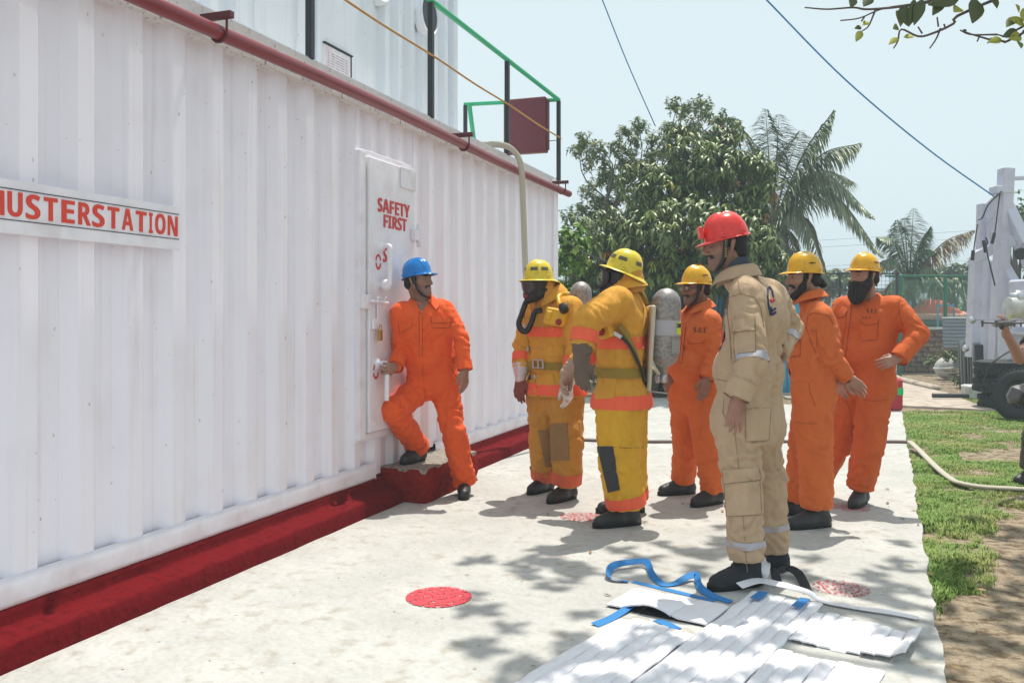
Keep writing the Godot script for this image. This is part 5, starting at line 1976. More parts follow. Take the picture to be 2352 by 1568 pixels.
# ------------------------------------------------------------------ helmets
func make_helmet(fig: Dictionary, basis: Basis, where: Vector3, m: Material, style: String, mark := "") -> void:
	var n := Node3D.new()
	n.name = "helmet"
	fig.root.add_child(n)
	var fire := style == "fire"
	var shrink := 0.89 if fire else 0.86
	n.transform = Transform3D(basis * Basis.from_scale(Vector3(shrink, shrink * 1.02, shrink)), where)
	var b := MB.new()
	var pts := []
	var cols := 73
	var rows := 15
	for r in rows:
		for c in cols:
			var az := TAU * c / (cols - 1)
			var cz := cos(az)
			var sx := sin(az)
			var rx := 0.108 if not fire else 0.116
			var rz := 0.130 if not fire else 0.132
			var hh := 0.142 if not fire else 0.158
			if r < 10:
				var el := (PI / 2) * (1.0 - r / 9.0)
				var ce := pow(cos(el), 0.82)
				var p := Vector3(sx * rx * ce, hh * pow(sin(el), 0.92), cz * rz * ce)
				var ridge := 0.0
				if style == "ridged":
					for q in [-0.042, -0.014, 0.014, 0.042]:
						ridge += 0.011 * exp(-pow((p.x - q) / 0.0075, 2))
				elif fire:
					ridge = 0.004 * exp(-pow(p.x / 0.016, 2))
				else:
					ridge = 0.010 * exp(-pow(p.x / 0.018, 4)) * clampf((p.z + 0.12) * 12.0, 0, 1)
				ridge *= clampf((p.y - 0.025) * 16.0, 0, 1)
				pts.append(p + Vector3(p.x * 0.2, p.y, p.z * 0.4).normalized() * ridge)
			else:
				var out: float
				var drop := 0.0
				if fire:
					out = 0.034 + 0.030 * pow(maxf(0.0, -cz), 1.5) + 0.014 * pow(maxf(0.0, cz), 2.0)
					drop = 0.010 + 0.022 * pow(maxf(0.0, -cz), 1.5)
				else:
					out = 0.010 + 0.050 * pow(maxf(0.0, cz), 2.2) + 0.006 * pow(maxf(0.0, -cz), 2.0)
					drop = 0.004 + 0.012 * pow(maxf(0.0, cz), 2.0)
				var k: float = [0.25, 0.6, 1.0, 1.0, 0.3][r - 10]
				var yy: float = -drop * k * k - [0.0, 0.0, 0.0, 0.005, 0.006][r - 10]
				pts.append(Vector3(sx * (rx + out * k), yy - 0.002, cz * (rz + out * k)))
	b.grid(pts, cols)
	obj("shell", b, m, n)
	b = MB.new()
	pts = []
	for r in 6:
		for c in cols:
			var az := TAU * c / (cols - 1)
			var el := (PI / 2) * r / 5.0
			pts.append(Vector3(sin(az) * 0.102 * cos(el), 0.132 * sin(el) - 0.004, cos(az) * 0.124 * cos(el)))
	b.grid(pts, cols)
	obj("lining", b, M.dark if fire else M.grey, n)
	b = MB.new()
	if fire:
		for a in [0.55, -0.55, 1.35, -1.35, 2.5, -2.5]:
			b = MB.new()
			pts = []
			for r in 3:
				for c in 7:
					var az: float = a + (c - 3) * 0.092
					var el := 0.50 + (r - 1) * 0.10
					var ce := pow(cos(el), 0.82)
					pts.append(Vector3(sin(az) * 0.1185 * ce, 0.160 * pow(sin(el), 0.92), cos(az) * 0.1345 * ce))
			b.grid(pts, 7)
			obj("marker_strip", b, M.marker, n)
		b = MB.new()
		for s in [-1.0, 1.0]:
			obj("side_lug", box_mesh(Vector3(s * 0.116, 0.018, 0.0), Vector3(0.012, 0.03, 0.03), 0.004), m, n)
	else:
		for s in [-1.0, 1.0]:
			for z in [0.045, -0.07]:
				b = MB.new()
				b.box(Vector3(s * sqrt(1.0 - pow(z / 0.13, 2)) * 0.1085, 0.016, z), Vector3(0.008, 0.026, 0.034), 0.003, Basis(Vector3.UP, atan2(s * z * 0.7, 0.11)))
				obj("side_lug", b, m, n)
		b = MB.new()
		pts = []
		for c in 25:                                   # the grey suspension band at the nape
			var az := PI + (c - 12) * 0.105
			for r in 3:
				pts.append(Vector3(sin(az) * 0.090, -0.004 - r * 0.018 * clampf(1.25 - absf(c - 12) * 0.055, 0, 1), cos(az) * 0.113 - 0.002 * r))
		b.grid(pts, 3)
		obj("nape_band", b, M.grey, n)
		if mark != "":
			var t := text_on(n, "lettering", mark, M.line, Vector3(0.1075, 0.062, -0.012), 0.010, 0.044, true, Basis(Vector3.UP, PI / 2 - 0.06))
			t.rotate_object_local(Vector3.RIGHT, -0.42)

func chin_strap(fig: Dictionary, hb: Transform3D, m: Material, r := 0.0105) -> void:
	for s in [-1.0, 1.0]:
		var pts := []
		for q in [Vector3(s * 0.088, 0.035, 0.022), Vector3(s * 0.083, -0.02, 0.030), Vector3(s * 0.070, -0.070, 0.038), Vector3(s * 0.040, -0.112, 0.056), Vector3(0, -0.124, 0.068)]:
			pts.append(hb * q)
		obj("chin_strap", tube_mesh(curve(pts, 4), r, 8, 0.3, hb.basis.x), m, fig.root)

# ------------------------------------------------------------------ people
func cloth(r: float, g2: float, b: float, rough := 0.85, fold := 0.55, faded := 0.12) -> StandardMaterial3D:
	var m := mat(r, g2, b, rough)
	m.albedo_texture = M.fade
	m.normal_enabled = true
	m.normal_texture = M.wrinkle
	m.normal_scale = fold
	m.uv1_triplanar = true
	m.uv1_scale = Vector3(3.4, 1.3, 3.4)
	m.rim_enabled = true
	m.rim = 0.15
	return m

func people_materials() -> void:
	M.fade = grain(201, 0.008, 4, [[0.0, Color(0.93, 0.92, 0.91)], [0.4, g(0.98)], [0.7, g(1.0)], [1.0, Color(1.0, 1.0, 0.99)]])
	M.wrinkle = bumps(202, 0.012, 4, 12.0, 512)
	M.skin = StandardMaterial3D.new()
	M.skin.vertex_color_use_as_albedo = true
	M.skin.roughness = 0.5
	M.leather = dress(mat(0.020, 0.020, 0.022, 0.48), null, M.fine, 4.0, false, 0.5)
	M.sole = mat(0.014, 0.014, 0.014, 0.75)
	M.grey_dark = mat(0.11, 0.115, 0.12, 0.5)
	M.grey = mat(0.28, 0.29, 0.31, 0.6)
	M.marker = mat(0.10, 0.085, 0.04, 0.45)
	M.hair = dress(mat(0.010, 0.009, 0.009, 0.65), null, bumps(205, 0.06, 3, 14.0), 6.0, false, 1.0)
	M.orange = cloth(0.86, 0.105, 0.010)
	M.orange_worn = cloth(0.68, 0.145, 0.026)
	M.orange_dull = cloth(0.66, 0.120, 0.017)
	M.ochre = cloth(0.70, 0.335, 0.032, 0.85, 0.65)
	M.ochre_dark = cloth(0.58, 0.275, 0.040, 0.85, 0.65)
	M.yellow_cloth = cloth(0.74, 0.40, 0.020, 0.85, 0.65)
	M.beige = cloth(0.50, 0.355, 0.225, 0.85, 0.6)
	M.fluo = cloth(0.95, 0.13, 0.055, 0.7, 0.4)
	M.fluo_dirty = cloth(0.70, 0.13, 0.06, 0.8, 0.6)
	M.silver = mat(0.44, 0.43, 0.47, 0.45)
	M.thread_and_edge_shade = mat(0.33, 0.06, 0.012, 0.9)  # stitch colour, also drawn as painted shade along flap and collar edges
	M.thread_ochre = mat(0.22, 0.09, 0.012, 0.9)
	M.thread_and_edge_shade_beige = mat(0.26, 0.18, 0.10, 0.9)
	M.knee_brown = cloth(0.30, 0.17, 0.065, 0.8, 0.4)
	M.knee_black = cloth(0.035, 0.036, 0.042, 0.75, 0.4)
	M.webbing = mat(0.30, 0.20, 0.025, 0.8)
	M.print = mat(0.10, 0.045, 0.02, 0.85)
	M.foil = dress(mat(0.72, 0.70, 0.72, 0.28, 0.85), null, bumps(207, 0.03, 4, 20.0), 6.0, false, 1.0)
	M.glove_red = cloth(0.22, 0.055, 0.045, 0.8, 1.0)
	M.glove_grey = cloth(0.145, 0.105, 0.08, 0.8, 1.0)
	M.glove_pale = cloth(0.42, 0.30, 0.22, 0.8, 1.0)
	M.visor = mat(0.035, 0.03, 0.035, 0.06)
	M.mask = mat(0.012, 0.012, 0.013, 0.4)
	M.box_yellow = mat(0.72, 0.40, 0.015, 0.4)
	M.knob = mat(0.30, 0.010, 0.02, 0.35)
	M.cylinder = dress(mat(0.36, 0.34, 0.33, 0.45, 0.35), grain(209, 0.02, 5, [[0.0, Color(0.72, 0.66, 0.62)], [0.42, g(0.92)], [0.6, g(1.0)], [1.0, g(1.1)]]), M.fine, 3.0, false, 0.3)
	M.cream = mat(0.62, 0.56, 0.44, 0.6)
	M.helmet_blue = mat(0.002, 0.20, 0.60, 0.24)
	M.helmet_yellow = mat(0.80, 0.42, 0.006, 0.25)
	M.helmet_red = mat(0.78, 0.045, 0.035, 0.25)
	M.helmet_fire = dress(mat(0.74, 0.58, 0.035, 0.3), grain(211, 0.012, 4, [[0.0, Color(0.8, 0.74, 0.6)], [0.35, g(1.0)], [1.0, g(1.0)]]), null, 3.0)
	var scuff := grain(231, 0.02, 5, [[0.0, g(0.80)], [0.3, g(0.96)], [0.5, g(1.0)], [1.0, g(1.0)]])
	var dents := bumps(232, 0.012, 3, 5.0)
	for k in [M.helmet_blue, M.helmet_yellow, M.helmet_red]:
		dress(k, scuff, dents, 3.0, false, 0.10)

func start(label: String, base: Vector3, near: float, where: Dictionary) -> Dictionary:
	var root := thing("person", label, "person", base)
	var j := {}
	for k in where:
		j[k] = where[k] - base
	return {"root": root, "base": base, "near": near, "J": j, "folds": [], "cloth": [], "cuts": []}

func lay_out(fig: Dictionary, k: float, belly: float, arm := 1.0, leg := 1.0, fold := 1.0) -> void:
	var J: Dictionary = fig.J
	var mid: Vector3 = (J.sl + J.sr) * 0.5
	var pel: Vector3 = (J.hl + J.hr) * 0.5
	var sd := (mid - pel).normalized()
	var lh: Vector3 = (J.sl - J.sr).normalized()
	var hh: Vector3 = (J.hl - J.hr).normalized()
	var f := lh.cross(sd).normalized()
	var fh := hh.cross(sd).normalized()
	fig.f = f
	fig.sd = sd
	fig.lh = lh
	var a := mid.lerp(pel, 0.55)
	fig.waist = a
	var t := []
	t.append(cap(mid - lh * 0.085 - sd * 0.11, mid + lh * 0.085 - sd * 0.11, 0.116 * k, 0.116 * k, 0.05))
	t.append(cap(mid - lh * 0.080 - sd * 0.13, J.hr + sd * 0.04 + lh * 0.02, 0.113 * k, 0.112 * k, 0.05))
	t.append(cap(mid + lh * 0.080 - sd * 0.13, J.hl + sd * 0.04 - lh * 0.02, 0.113 * k, 0.112 * k, 0.05))
	t.append(cap((J.sr as Vector3).lerp(mid, 0.25) - sd * 0.03, (J.sl as Vector3).lerp(mid, 0.25) - sd * 0.03, 0.082 * k, 0.082 * k, 0.05))
	t.append(cap(J.neck - sd * 0.048, (J.sr as Vector3).lerp(J.neck, 0.25), 0.054, 0.064, 0.04))
	t.append(cap(J.neck - sd * 0.048, (J.sl as Vector3).lerp(J.neck, 0.25), 0.054, 0.064, 0.04))
	t.append(cap(a - lh * 0.068 + f * 0.01, a + lh * 0.068 + f * 0.01, 0.112 * k, 0.112 * k, 0.06))
	t.append(cap(a - lh * 0.04 + f * (0.02 + 0.05 * belly) - sd * 0.02, a + lh * 0.04 + f * (0.02 + 0.05 * belly) - sd * 0.02, 0.095 * k, 0.095 * k, 0.06))
	t.append(cap(J.hr + sd * 0.05, J.hl + sd * 0.05, 0.114 * k, 0.114 * k, 0.06))
	t.append(cap(J.hr - fh * 0.045 - sd * 0.01, J.hl - fh * 0.045 - sd * 0.01, 0.090 * k, 0.090 * k, 0.05))
	fig.torso = t
	var arms := []
	var legs := []
	for s in ["r", "l"]:
		var sh: Vector3 = J["s" + s]
		var el: Vector3 = J["e" + s]
		var wr: Vector3 = J["w" + s]
		var d1 := (el - sh).normalized()
		var d2 := (wr - el).normalized()
		arms.append(cap(sh, el, 0.068 * k * arm, 0.058 * k * arm, 0.03))
		arms.append(cap(el, wr + d2 * 0.03, 0.058 * k * arm, 0.046 * k * arm, 0.008))
		fig.cuts.append([wr, d2, 0.075 * arm])
		fig.folds.append([el, (d2 + f * 0.5).normalized(), 0.066, 0.11, 0.013 * fold])
		fig.folds.append([sh.lerp(el, 0.45), (d1 + lh * 0.5).normalized(), 0.065, 0.11, 0.008 * fold])
		fig.folds.append([wr, d2, 0.034, 0.06, 0.006 * fold])
		var hp: Vector3 = J["h" + s]
		var kn: Vector3 = J["k" + s]
		var an: Vector3 = J["a" + s]
		var d3 := (kn - hp).normalized()
		var d4 := (an - kn).normalized()
		legs.append(cap(hp, kn, 0.104 * k * leg, 0.089 * k * leg, 0.03))
		legs.append(cap(kn, an + d4 * 0.04, 0.089 * k * leg, 0.083 * k * leg, 0.008))
		fig.cuts.append([an + d4 * 0.012, d4, 0.17 * leg])
		fig.folds.append([kn, (d4 + fh * 0.4).normalized(), 0.075, 0.13, 0.013 * fold])
		fig.folds.append([an - d4 * 0.05, (d4 + fh * 0.35).normalized(), 0.070, 0.11, 0.015 * fold])
		fig.folds.append([hp.lerp(kn, 0.25), (d3 + fh * 0.8).normalized(), 0.085, 0.13, 0.009 * fold])
		fig.folds.append([hp.lerp(kn, 0.60), (d3 * 0.5 + lh).normalized(), 0.13, 0.22, 0.011 * fold])
		fig.folds.append([kn.lerp(an, 0.5), (lh + d4 * (0.5 if s == "r" else -0.5)).normalized(), 0.105, 0.17, 0.010 * fold])
	fig.folds.append([a, (sd + lh * 0.35).normalized(), 0.085, 0.17, 0.009 * fold])
	fig.folds.append([mid.lerp(pel, 0.4), (lh + sd * 0.45).normalized(), 0.15, 0.26, 0.010 * fold])
	fig.folds.append([mid - sd * 0.14, (lh + sd * 0.7).normalized(), 0.095, 0.16, 0.007 * fold])
	fig.folds.append([pel, (sd + lh * 0.5).normalized(), 0.075, 0.16, 0.009 * fold])
	fig.folds.append([0.0044])
	fig.arms = arms
	fig.legs = legs

func coverall(fig: Dictionary, m: Material, thread_and_edge_shade: Material, cell := 0.0115) -> void:
	fig.cloth = fig.torso + fig.arms + fig.legs
	var b := MB.new()
	soft(b, fig.cloth, cell, fig.cuts, fig.folds)
	fig.cloth_node = obj("coverall", b, m, fig.root)
	fig.m = m
	fig.thread_and_edge_shade = thread_and_edge_shade

func collar(fig: Dictionary, m: Material, open := 0.55, high := 0.064, r0 := 0.062, fall := 0.0) -> void:
	var J: Dictionary = fig.J
	var up: Vector3 = (fig.sd + (J.head - J.neck).normalized() * 0.5).normalized()
	var x := up.cross(fig.f).normalized()
	var z := x.cross(up)
	var b := MB.new()
	var pts := []
	for c in 41:
		var t := (c / 40.0) * 2.0 - 1.0
		var a := PI + t * (PI - open * 0.45)
		var front := pow(absf(t), 3.0)
		for r in 5:
			var rad: float = [r0, r0 + 0.002, r0 + 0.012, r0 + 0.032, r0 + 0.052][r] + [0.0, 0.0, 0.004, 0.012, 0.020][r] * front
			var y: float = [-0.03, high * 0.6, high * 0.8, high * 0.45, 0.0 - fall][r] - front * [0.03, 0.040, 0.045, 0.050, 0.050][r]
			pts.append(J.neck + x * sin(a) * rad * 1.04 + z * cos(a) * rad + up * y)
	b.slab(pts, 5, -up * 0.003)
	obj("collar", b, m, fig.cloth_node)
	if fig.has("thread_and_edge_shade"):  # dark line painting the shade of the collar fold along its edge
		var rim := []
		for c in 41:
			rim.append(pts[c * 5 + 4])
		obj("stitching_and_edge_shade", tube_mesh(rim, 0.0024, 5), fig.thread_and_edge_shade, fig.cloth_node)

func skin_body(fig: Dictionary, skin: Color, dir: Vector3, look: Dictionary, hands: Array, roll := 0.0, scale := 1.0) -> Transform3D:
	var J: Dictionary = fig.J
	var hb := Transform3D(head_basis(dir, roll) * Basis.from_scale(Vector3(scale, scale, scale)), J.head)
	fig.hb = hb
	var b := MB.new()
	b.tinted = true
	b.xf = hb
	soft(b, head_pieces(hb.affine_inverse() * (J.neck - fig.sd * 0.05)), 0.0042, [], [], 0.0, face_paint(skin, look))
	b.xf = Transform3D()
	b.tint = skin
	for h in hands:
		var pad: Color = skin * 1.15
		b.tint = pad
		soft(b, h, 0.0045)
	b.tint = skin
	var inner := []
	for s in fig.torso + fig.arms + fig.legs:
		inner.append(cap(s[0], s[1], s[2] * 0.72, s[3] * 0.72, 0.03))
	soft(b, inner, 0.026, fig.cuts)
	obj("body", b, M.skin, fig.root)
	return hb

func hair(fig: Dictionary, long := 0.0) -> void:
	var b := MB.new()
	b.xf = fig.hb
	var ps := [cap(Vector3(0, 0.028, -0.031), Vector3(0, 0.036, 0.0), 0.0765, 0.0755, 0.02), cap(Vector3(-0.042, -0.025 - long, -0.06), Vector3(0.042, -0.025 - long, -0.06), 0.030, 0.030, 0.04)]
	for s in [-1.0, 1.0]:
		ps.append(cap(Vector3(s * 0.073, 0.03, 0.018), Vector3(s * 0.068, -0.012, 0.022), 0.011, 0.008, 0.02))
	soft(b, ps, 0.006, [[Vector3(0, 0.035, 0.03), Vector3(0, 0, 1), 0.16], [Vector3(0, -0.075 - long, -0.05), Vector3.DOWN, 0.12]], [], 0.002)
	obj("hair", b, M.hair, fig.root)

func V(u: float, v: float) -> Vector2:
	return Vector2(u, v)

func c4(u: float, v: float) -> Vector2:      # crops used for measuring, turned into picture units
	return Vector2(796.2 + u * 0.42961, 551.2 + v * 0.42961)

func c5(u: float, v: float) -> Vector2:
	return Vector2(1133.1 + u * 0.27344, 520.6 + v * 0.27344)

func c6(u: float, v: float) -> Vector2:
	return Vector2(1133.1 + u * 0.25388, 857.5 + v * 0.25388)

func b1(u: float, v: float) -> Vector2:
	return Vector2(1500.6 + u * 0.29295, 459.4 + v * 0.29295)

func b2(u: float, v: float) -> Vector2:
	return Vector2(1470.0 + u * 0.3321, 857.5 + v * 0.3321)

func b3(u: float, v: float) -> Vector2:
	return Vector2(1745.6 + u * 0.23441, 539.0 + v * 0.23441)

func b4(u: float, v: float) -> Vector2:
	return Vector2(1745.6 + u * 0.27344, 826.9 + v * 0.27344)

func make_people() -> void:
	people_materials()
	man_at_door()
	masked_front()
	masked_back()
	man_with_glasses()
	man_in_beige()
	man_with_bun()
	man_with_beard()
	drone_holder()

func man_at_door() -> void:
	var base := at(1040, 1140, 6.55) * Vector3(1, 0, 1)
	var fig := start("man in orange coverall and blue helmet leaning on the container door, hand on its handle", base, 5.4, {
		"sr": at(917, 718, 6.32), "sl": at(1024, 712, 6.47), "er": at(922, 802, 6.42), "wr": at(908, 843, 6.24), "el": at(1059, 775, 6.38), "wl": at(1067, 848, 6.30),
		"neck": at(970, 694, 6.42), "head": at(961, 645, 6.42), "hr": at(974, 886, 6.58), "hl": at(1022, 890, 6.58), "kr": at(902, 942, 6.33), "kl": at(1042, 990, 6.50), "ar": at(958, 1022, 6.66), "al": at(1066, 1100, 6.58)})
	lay_out(fig, 1.0, 0.5, 1.0, 1.0)
	coverall(fig, M.orange, M.thread_and_edge_shade)
	var hand_r := at(893, 843, 6.13) - base
	skin_body(fig, Color(0.287, 0.149, 0.103), Vector3(0.86, 0.12, 0.50), {"moustache": true, "stubble": 0.25}, [
		hand_pieces(fig.J.wr + Vector3(0.0, 0, 0.0), hand_r - fig.J.wr + Vector3(-0.02, -0.01, 0.02), Vector3(-0.5, 0.05, -0.85), 1.0, 1.25, 0.98),
		hand_pieces(fig.J.wl, Vector3(0.0, -1, 0.08), Vector3(-0.75, 0, -0.5), -1.0, 0.35, 1.0)])
	hair(fig)
	collar(fig, M.orange, 0.9)
	make_helmet(fig, head_basis(Vector3(0.86, 0.20, 0.50)), fig.J.head + fig.hb.basis * Vector3(0, 0.036, -0.006), M.helmet_blue, "ridged")
	chin_strap(fig, fig.hb, M.black)
	make_shoe(fig, fig.J.ar, at(905, 1055, 6.40) - base, 0.235, 0.28)
	make_shoe(fig, fig.J.al, at(1064, 1148, 6.35) - base, 0.0, 0.28)
	patch(fig, "pocket", [c4(449, 412), c4(552, 410), c4(556, 470), c4(455, 468)], 6, 4, 0.004, M.orange)
	patch(fig, "pocket_flap", [c4(449, 408), c4(554, 406), c4(565, 440), c4(512, 458), c4(452, 442)].slice(0, 2) + [c4(566, 442), c4(452, 444)], 7, 4, 0.009, M.orange)
	patch(fig, "pocket_flap", [c4(276, 440), c4(352, 440), c4(348, 462), c4(285, 500)], 6, 4, 0.006, M.orange)
	patch(fig, "placket", [c4(386, 390), c4(404, 390), c4(404, 620), c4(388, 620)], 3, 9, 0.004, M.orange)
	patch(fig, "waistband", [c4(330, 622), c4(590, 624), c4(590, 658), c4(330, 655)], 14, 3, 0.005, M.orange)
	seam(fig, "stitching_and_edge_shade", [c4(404, 660), c4(410, 760), c4(420, 850)], 0.0016, M.thread_and_edge_shade)
	seam(fig, "stitching_and_edge_shade", [c4(550, 670), c4(590, 740), c4(598, 800)], 0.0018, M.thread_and_edge_shade)
	band(fig, "cuff", fig.J.wl - (fig.J.wl - fig.J.el).normalized() * 0.03, fig.J.el, 0.065, 0.12, M.orange, [fig.arms[2], fig.arms[3]], 0.007, 24)
	band(fig, "cuff", fig.J.wr - (fig.J.wr - fig.J.er).normalized() * 0.03, fig.J.er, 0.065, 0.12, M.orange, [fig.arms[0], fig.arms[1]], 0.008, 24)
	band(fig, "trouser_hem", fig.J.al - Vector3(0, 0.005, 0), fig.J.kl, 0.05, 0.16, M.orange, [fig.legs[3]], 0.006, 28)
	band(fig, "trouser_hem", fig.J.ar, fig.J.kr, 0.05, 0.16, M.orange, [fig.legs[1]], 0.006, 28)
	patch(fig, "open_neck", [c4(366, 332), c4(440, 326), c4(404, 384), c4(400, 384)], 5, 5, 0.006, mat(0.25, 0.130, 0.090, 0.5), fig.root)
	obj("zip_pull", box_mesh(touch(fig, c4(401, 378).x, c4(401, 384).y)[0], Vector3(0.008, 0.02, 0.008), 0.002), M.steel, fig.cloth_node)

func turnout(fig: Dictionary, jacket: Material, trousers: Material, hem: float, wide: float, flare: float) -> void:
	var J: Dictionary = fig.J
	var pel: Vector3 = (J.hl + J.hr) * 0.5
	var hp := Vector3(pel.x, hem, pel.z)
	var hh: Vector3 = ((J.hl - J.hr) * Vector3(1, 0, 1)).normalized()
	fig.skirt = [cap(pel + Vector3(0, 0.06, 0) - hh * 0.06, pel + Vector3(0, 0.06, 0) + hh * 0.06, 0.15 * wide, 0.15 * wide, 0.05), cap(hp - hh * 0.07, hp + hh * 0.07, 0.15 * flare, 0.15 * flare, 0.08), cap(hp - hh * 0.07 - Vector3(0, 0.1, 0), hp + hh * 0.07 - Vector3(0, 0.1, 0), 0.15 * flare, 0.15 * flare, 0.05)]
	fig.hem = hp
	fig.jacket = fig.torso + fig.skirt + fig.arms
	fig.folds.append([hp + Vector3(0, 0.08, 0), hh, 0.075, 0.2, 0.012])
	fig.folds.append([hp + Vector3(0, 0.12, 0), fig.f, 0.08, 0.2, 0.010])
	var b := MB.new()
	soft(b, fig.legs + [cap(J.hr, J.hl, 0.12, 0.12, 0.05)], 0.0115, fig.cuts, fig.folds)
	fig.trousers_node = obj("trousers", b, trousers, fig.root)
	b = MB.new()
	soft(b, fig.jacket, 0.0115, fig.cuts + [[hp, Vector3.DOWN, 0.5]], fig.folds)
	fig.cloth_node = obj("jacket", b, jacket, fig.root)
	fig.cloth = fig.jacket + fig.legs

func air_cylinder(fig: Dictionary, where: Vector3, lean: Basis, r: float, h: float, labels: bool) -> void:
	var n := Node3D.new()
	n.name = "air_cylinder"
	fig.root.add_child(n)
	n.transform = Transform3D(lean, where)
	var b := MB.new()
	b.lathe([[0.0, h], [r * 0.35, h - r * 0.06], [r * 0.7, h - r * 0.30], [r * 0.93, h - r * 0.65], [r, h - r], [r, r * 1.1], [r * 0.95, r * 0.75], [r * 0.75, r * 0.38], [r * 0.4, r * 0.08], [0.02, 0.0], [0.018, -0.05], [0.0, -0.05]], Vector3.ZERO, 36)
	obj("tank", b, M.cylinder, n)
	b = MB.new()
	b.lathe([[0.0, -0.045], [0.018, -0.045], [0.022, -0.06], [0.022, -0.09], [0.014, -0.10], [0.0, -0.10]], Vector3.ZERO, 12)
	b.lathe([[0.0, 0.0], [0.026, 0.0], [0.028, 0.02], [0.0, 0.03]], Vector3(-0.03, -0.075, 0.0), 12, Basis(Vector3(0, 0, 1), PI / 2))
	obj("valve", b, M.steel, n)
	if not labels:
		return
	b = MB.new()
	b.lathe([[r + 0.001, h * 0.40], [r + 0.004, h * 0.405], [r + 0.004, h * 0.59], [r + 0.001, h * 0.595]], Vector3.ZERO, 36)
	obj("metal_strap", b, M.silver, n)
	for q in [[0.62, 1.17, 0.42, 0.575, "sticker", mat(0.62, 0.80, 0.03, 0.5)], [0.25, 1.10, 0.18, 0.36, "paper_label", dress(mat(0.66, 0.64, 0.60, 0.8), grain(220, 0.06, 4, [[0.0, g(0.1)], [0.42, g(0.25)], [0.5, g(0.95)], [1.0, g(1.0)]]), null, 9.0)]]:
		b = MB.new()
		var pts := []
		for c in 10:
			var a: float = lerpf(q[0], q[1], c / 9.0)
			for y in 3:
				pts.append(Vector3(sin(a) * (r + 0.006), h * lerpf(q[3], q[2], y / 2.0), cos(a) * (r + 0.006)))
		b.grid(pts, 3)
		obj(q[4], b, q[5], n)
	for i in 4:
		var a := 0.68 + i * 0.13
		text_on(n, "lettering", "SAFE"[i], M.line, Vector3(sin(a) * (r + 0.007), h * 0.53, cos(a) * (r + 0.007)), 0.026, 0.011, true, Basis(Vector3.UP, a))

func gas_mask(fig: Dictionary, red: bool) -> void:
	var n := Node3D.new()
	n.name = "face_mask"
	fig.root.add_child(n)
	n.transform = fig.hb
	var b := MB.new()
	var ps := [cap(Vector3(0, 0.0, 0.055), Vector3(0, -0.075, 0.055), 0.070, 0.058, 0.02), cap(Vector3(-0.058, 0.005, 0.03), Vector3(-0.05, -0.075, 0.03), 0.036, 0.034, 0.02), cap(Vector3(0.058, 0.005, 0.03), Vector3(0.05, -0.075, 0.03), 0.036, 0.034, 0.02), cap(Vector3(0, -0.075, 0.085), Vector3(0, -0.105, 0.10), 0.034, 0.030, 0.02), cap(Vector3(-0.07, 0.0, 0.0), Vector3(0.07, 0.0, 0.0), 0.024, 0.024, 0.02), cap(Vector3(-0.068, -0.06, -0.01), Vector3(0.068, -0.06, -0.01), 0.02, 0.02, 0.02), cap(Vector3(0, -0.10, 0.105), Vector3(0, -0.10, 0.125), 0.024, 0.022, 0.01)]
	soft(b, ps, 0.006)
	obj("facepiece", b, M.mask, n)
	b = MB.new()
	var pts := []
	for r in 9:
		for c in 17:
			var a := (c - 8) / 8.0 * 1.15
			var y := 0.030 - 0.092 * r / 8.0
			var w := 1.0 - 0.35 * pow(maxf(0.0, (r - 3.0) / 5.0), 2.0)
			pts.append(Vector3(sin(a) * 0.083 * w, y, 0.052 + cos(a) * 0.085))
	b.slab(pts, 17, Vector3(0, 0, -0.003))
	obj("visor", b, M.visor, n)
	b = MB.new()
	var rim := []
	for k in 37:
		var a := TAU * k / 36.0
		var e := Vector2(pow(absf(cos(a)), 0.55) * signf(cos(a)), pow(absf(sin(a)), 0.55) * signf(sin(a)))
		var yy := -0.016 + e.y * 0.050
		var w := 1.0 - 0.3 * clampf((0.02 - yy) * 10.0, 0, 1)
		rim.append(Vector3(sin(e.x * 1.18) * 0.084 * w, yy, 0.052 + cos(e.x * 1.18) * 0.086))
	b.tube(rim, 0.007, 6, false)
	obj("visor_rim", b, M.mask, n)
	b = MB.new()
	b.lathe([[0.0, 0.03], [0.012, 0.028], [0.014, 0.0]], Vector3(0.012, -0.075, 0.134), 12, Basis(Vector3.RIGHT, PI / 2))
	obj("valve", b, M.knob if red else M.mask, n)
	for s in [-1.0, 1.0]:
		for y in [0.03, -0.055]:
			obj("strap", tube_mesh(curve([Vector3(s * 0.080, y, 0.045), Vector3(s * 0.092, y + 0.004, 0.020), Vector3(s * 0.088, y + 0.01, -0.02)], 4), 0.009, 6, 0.3, Vector3.RIGHT), M.mask, n)

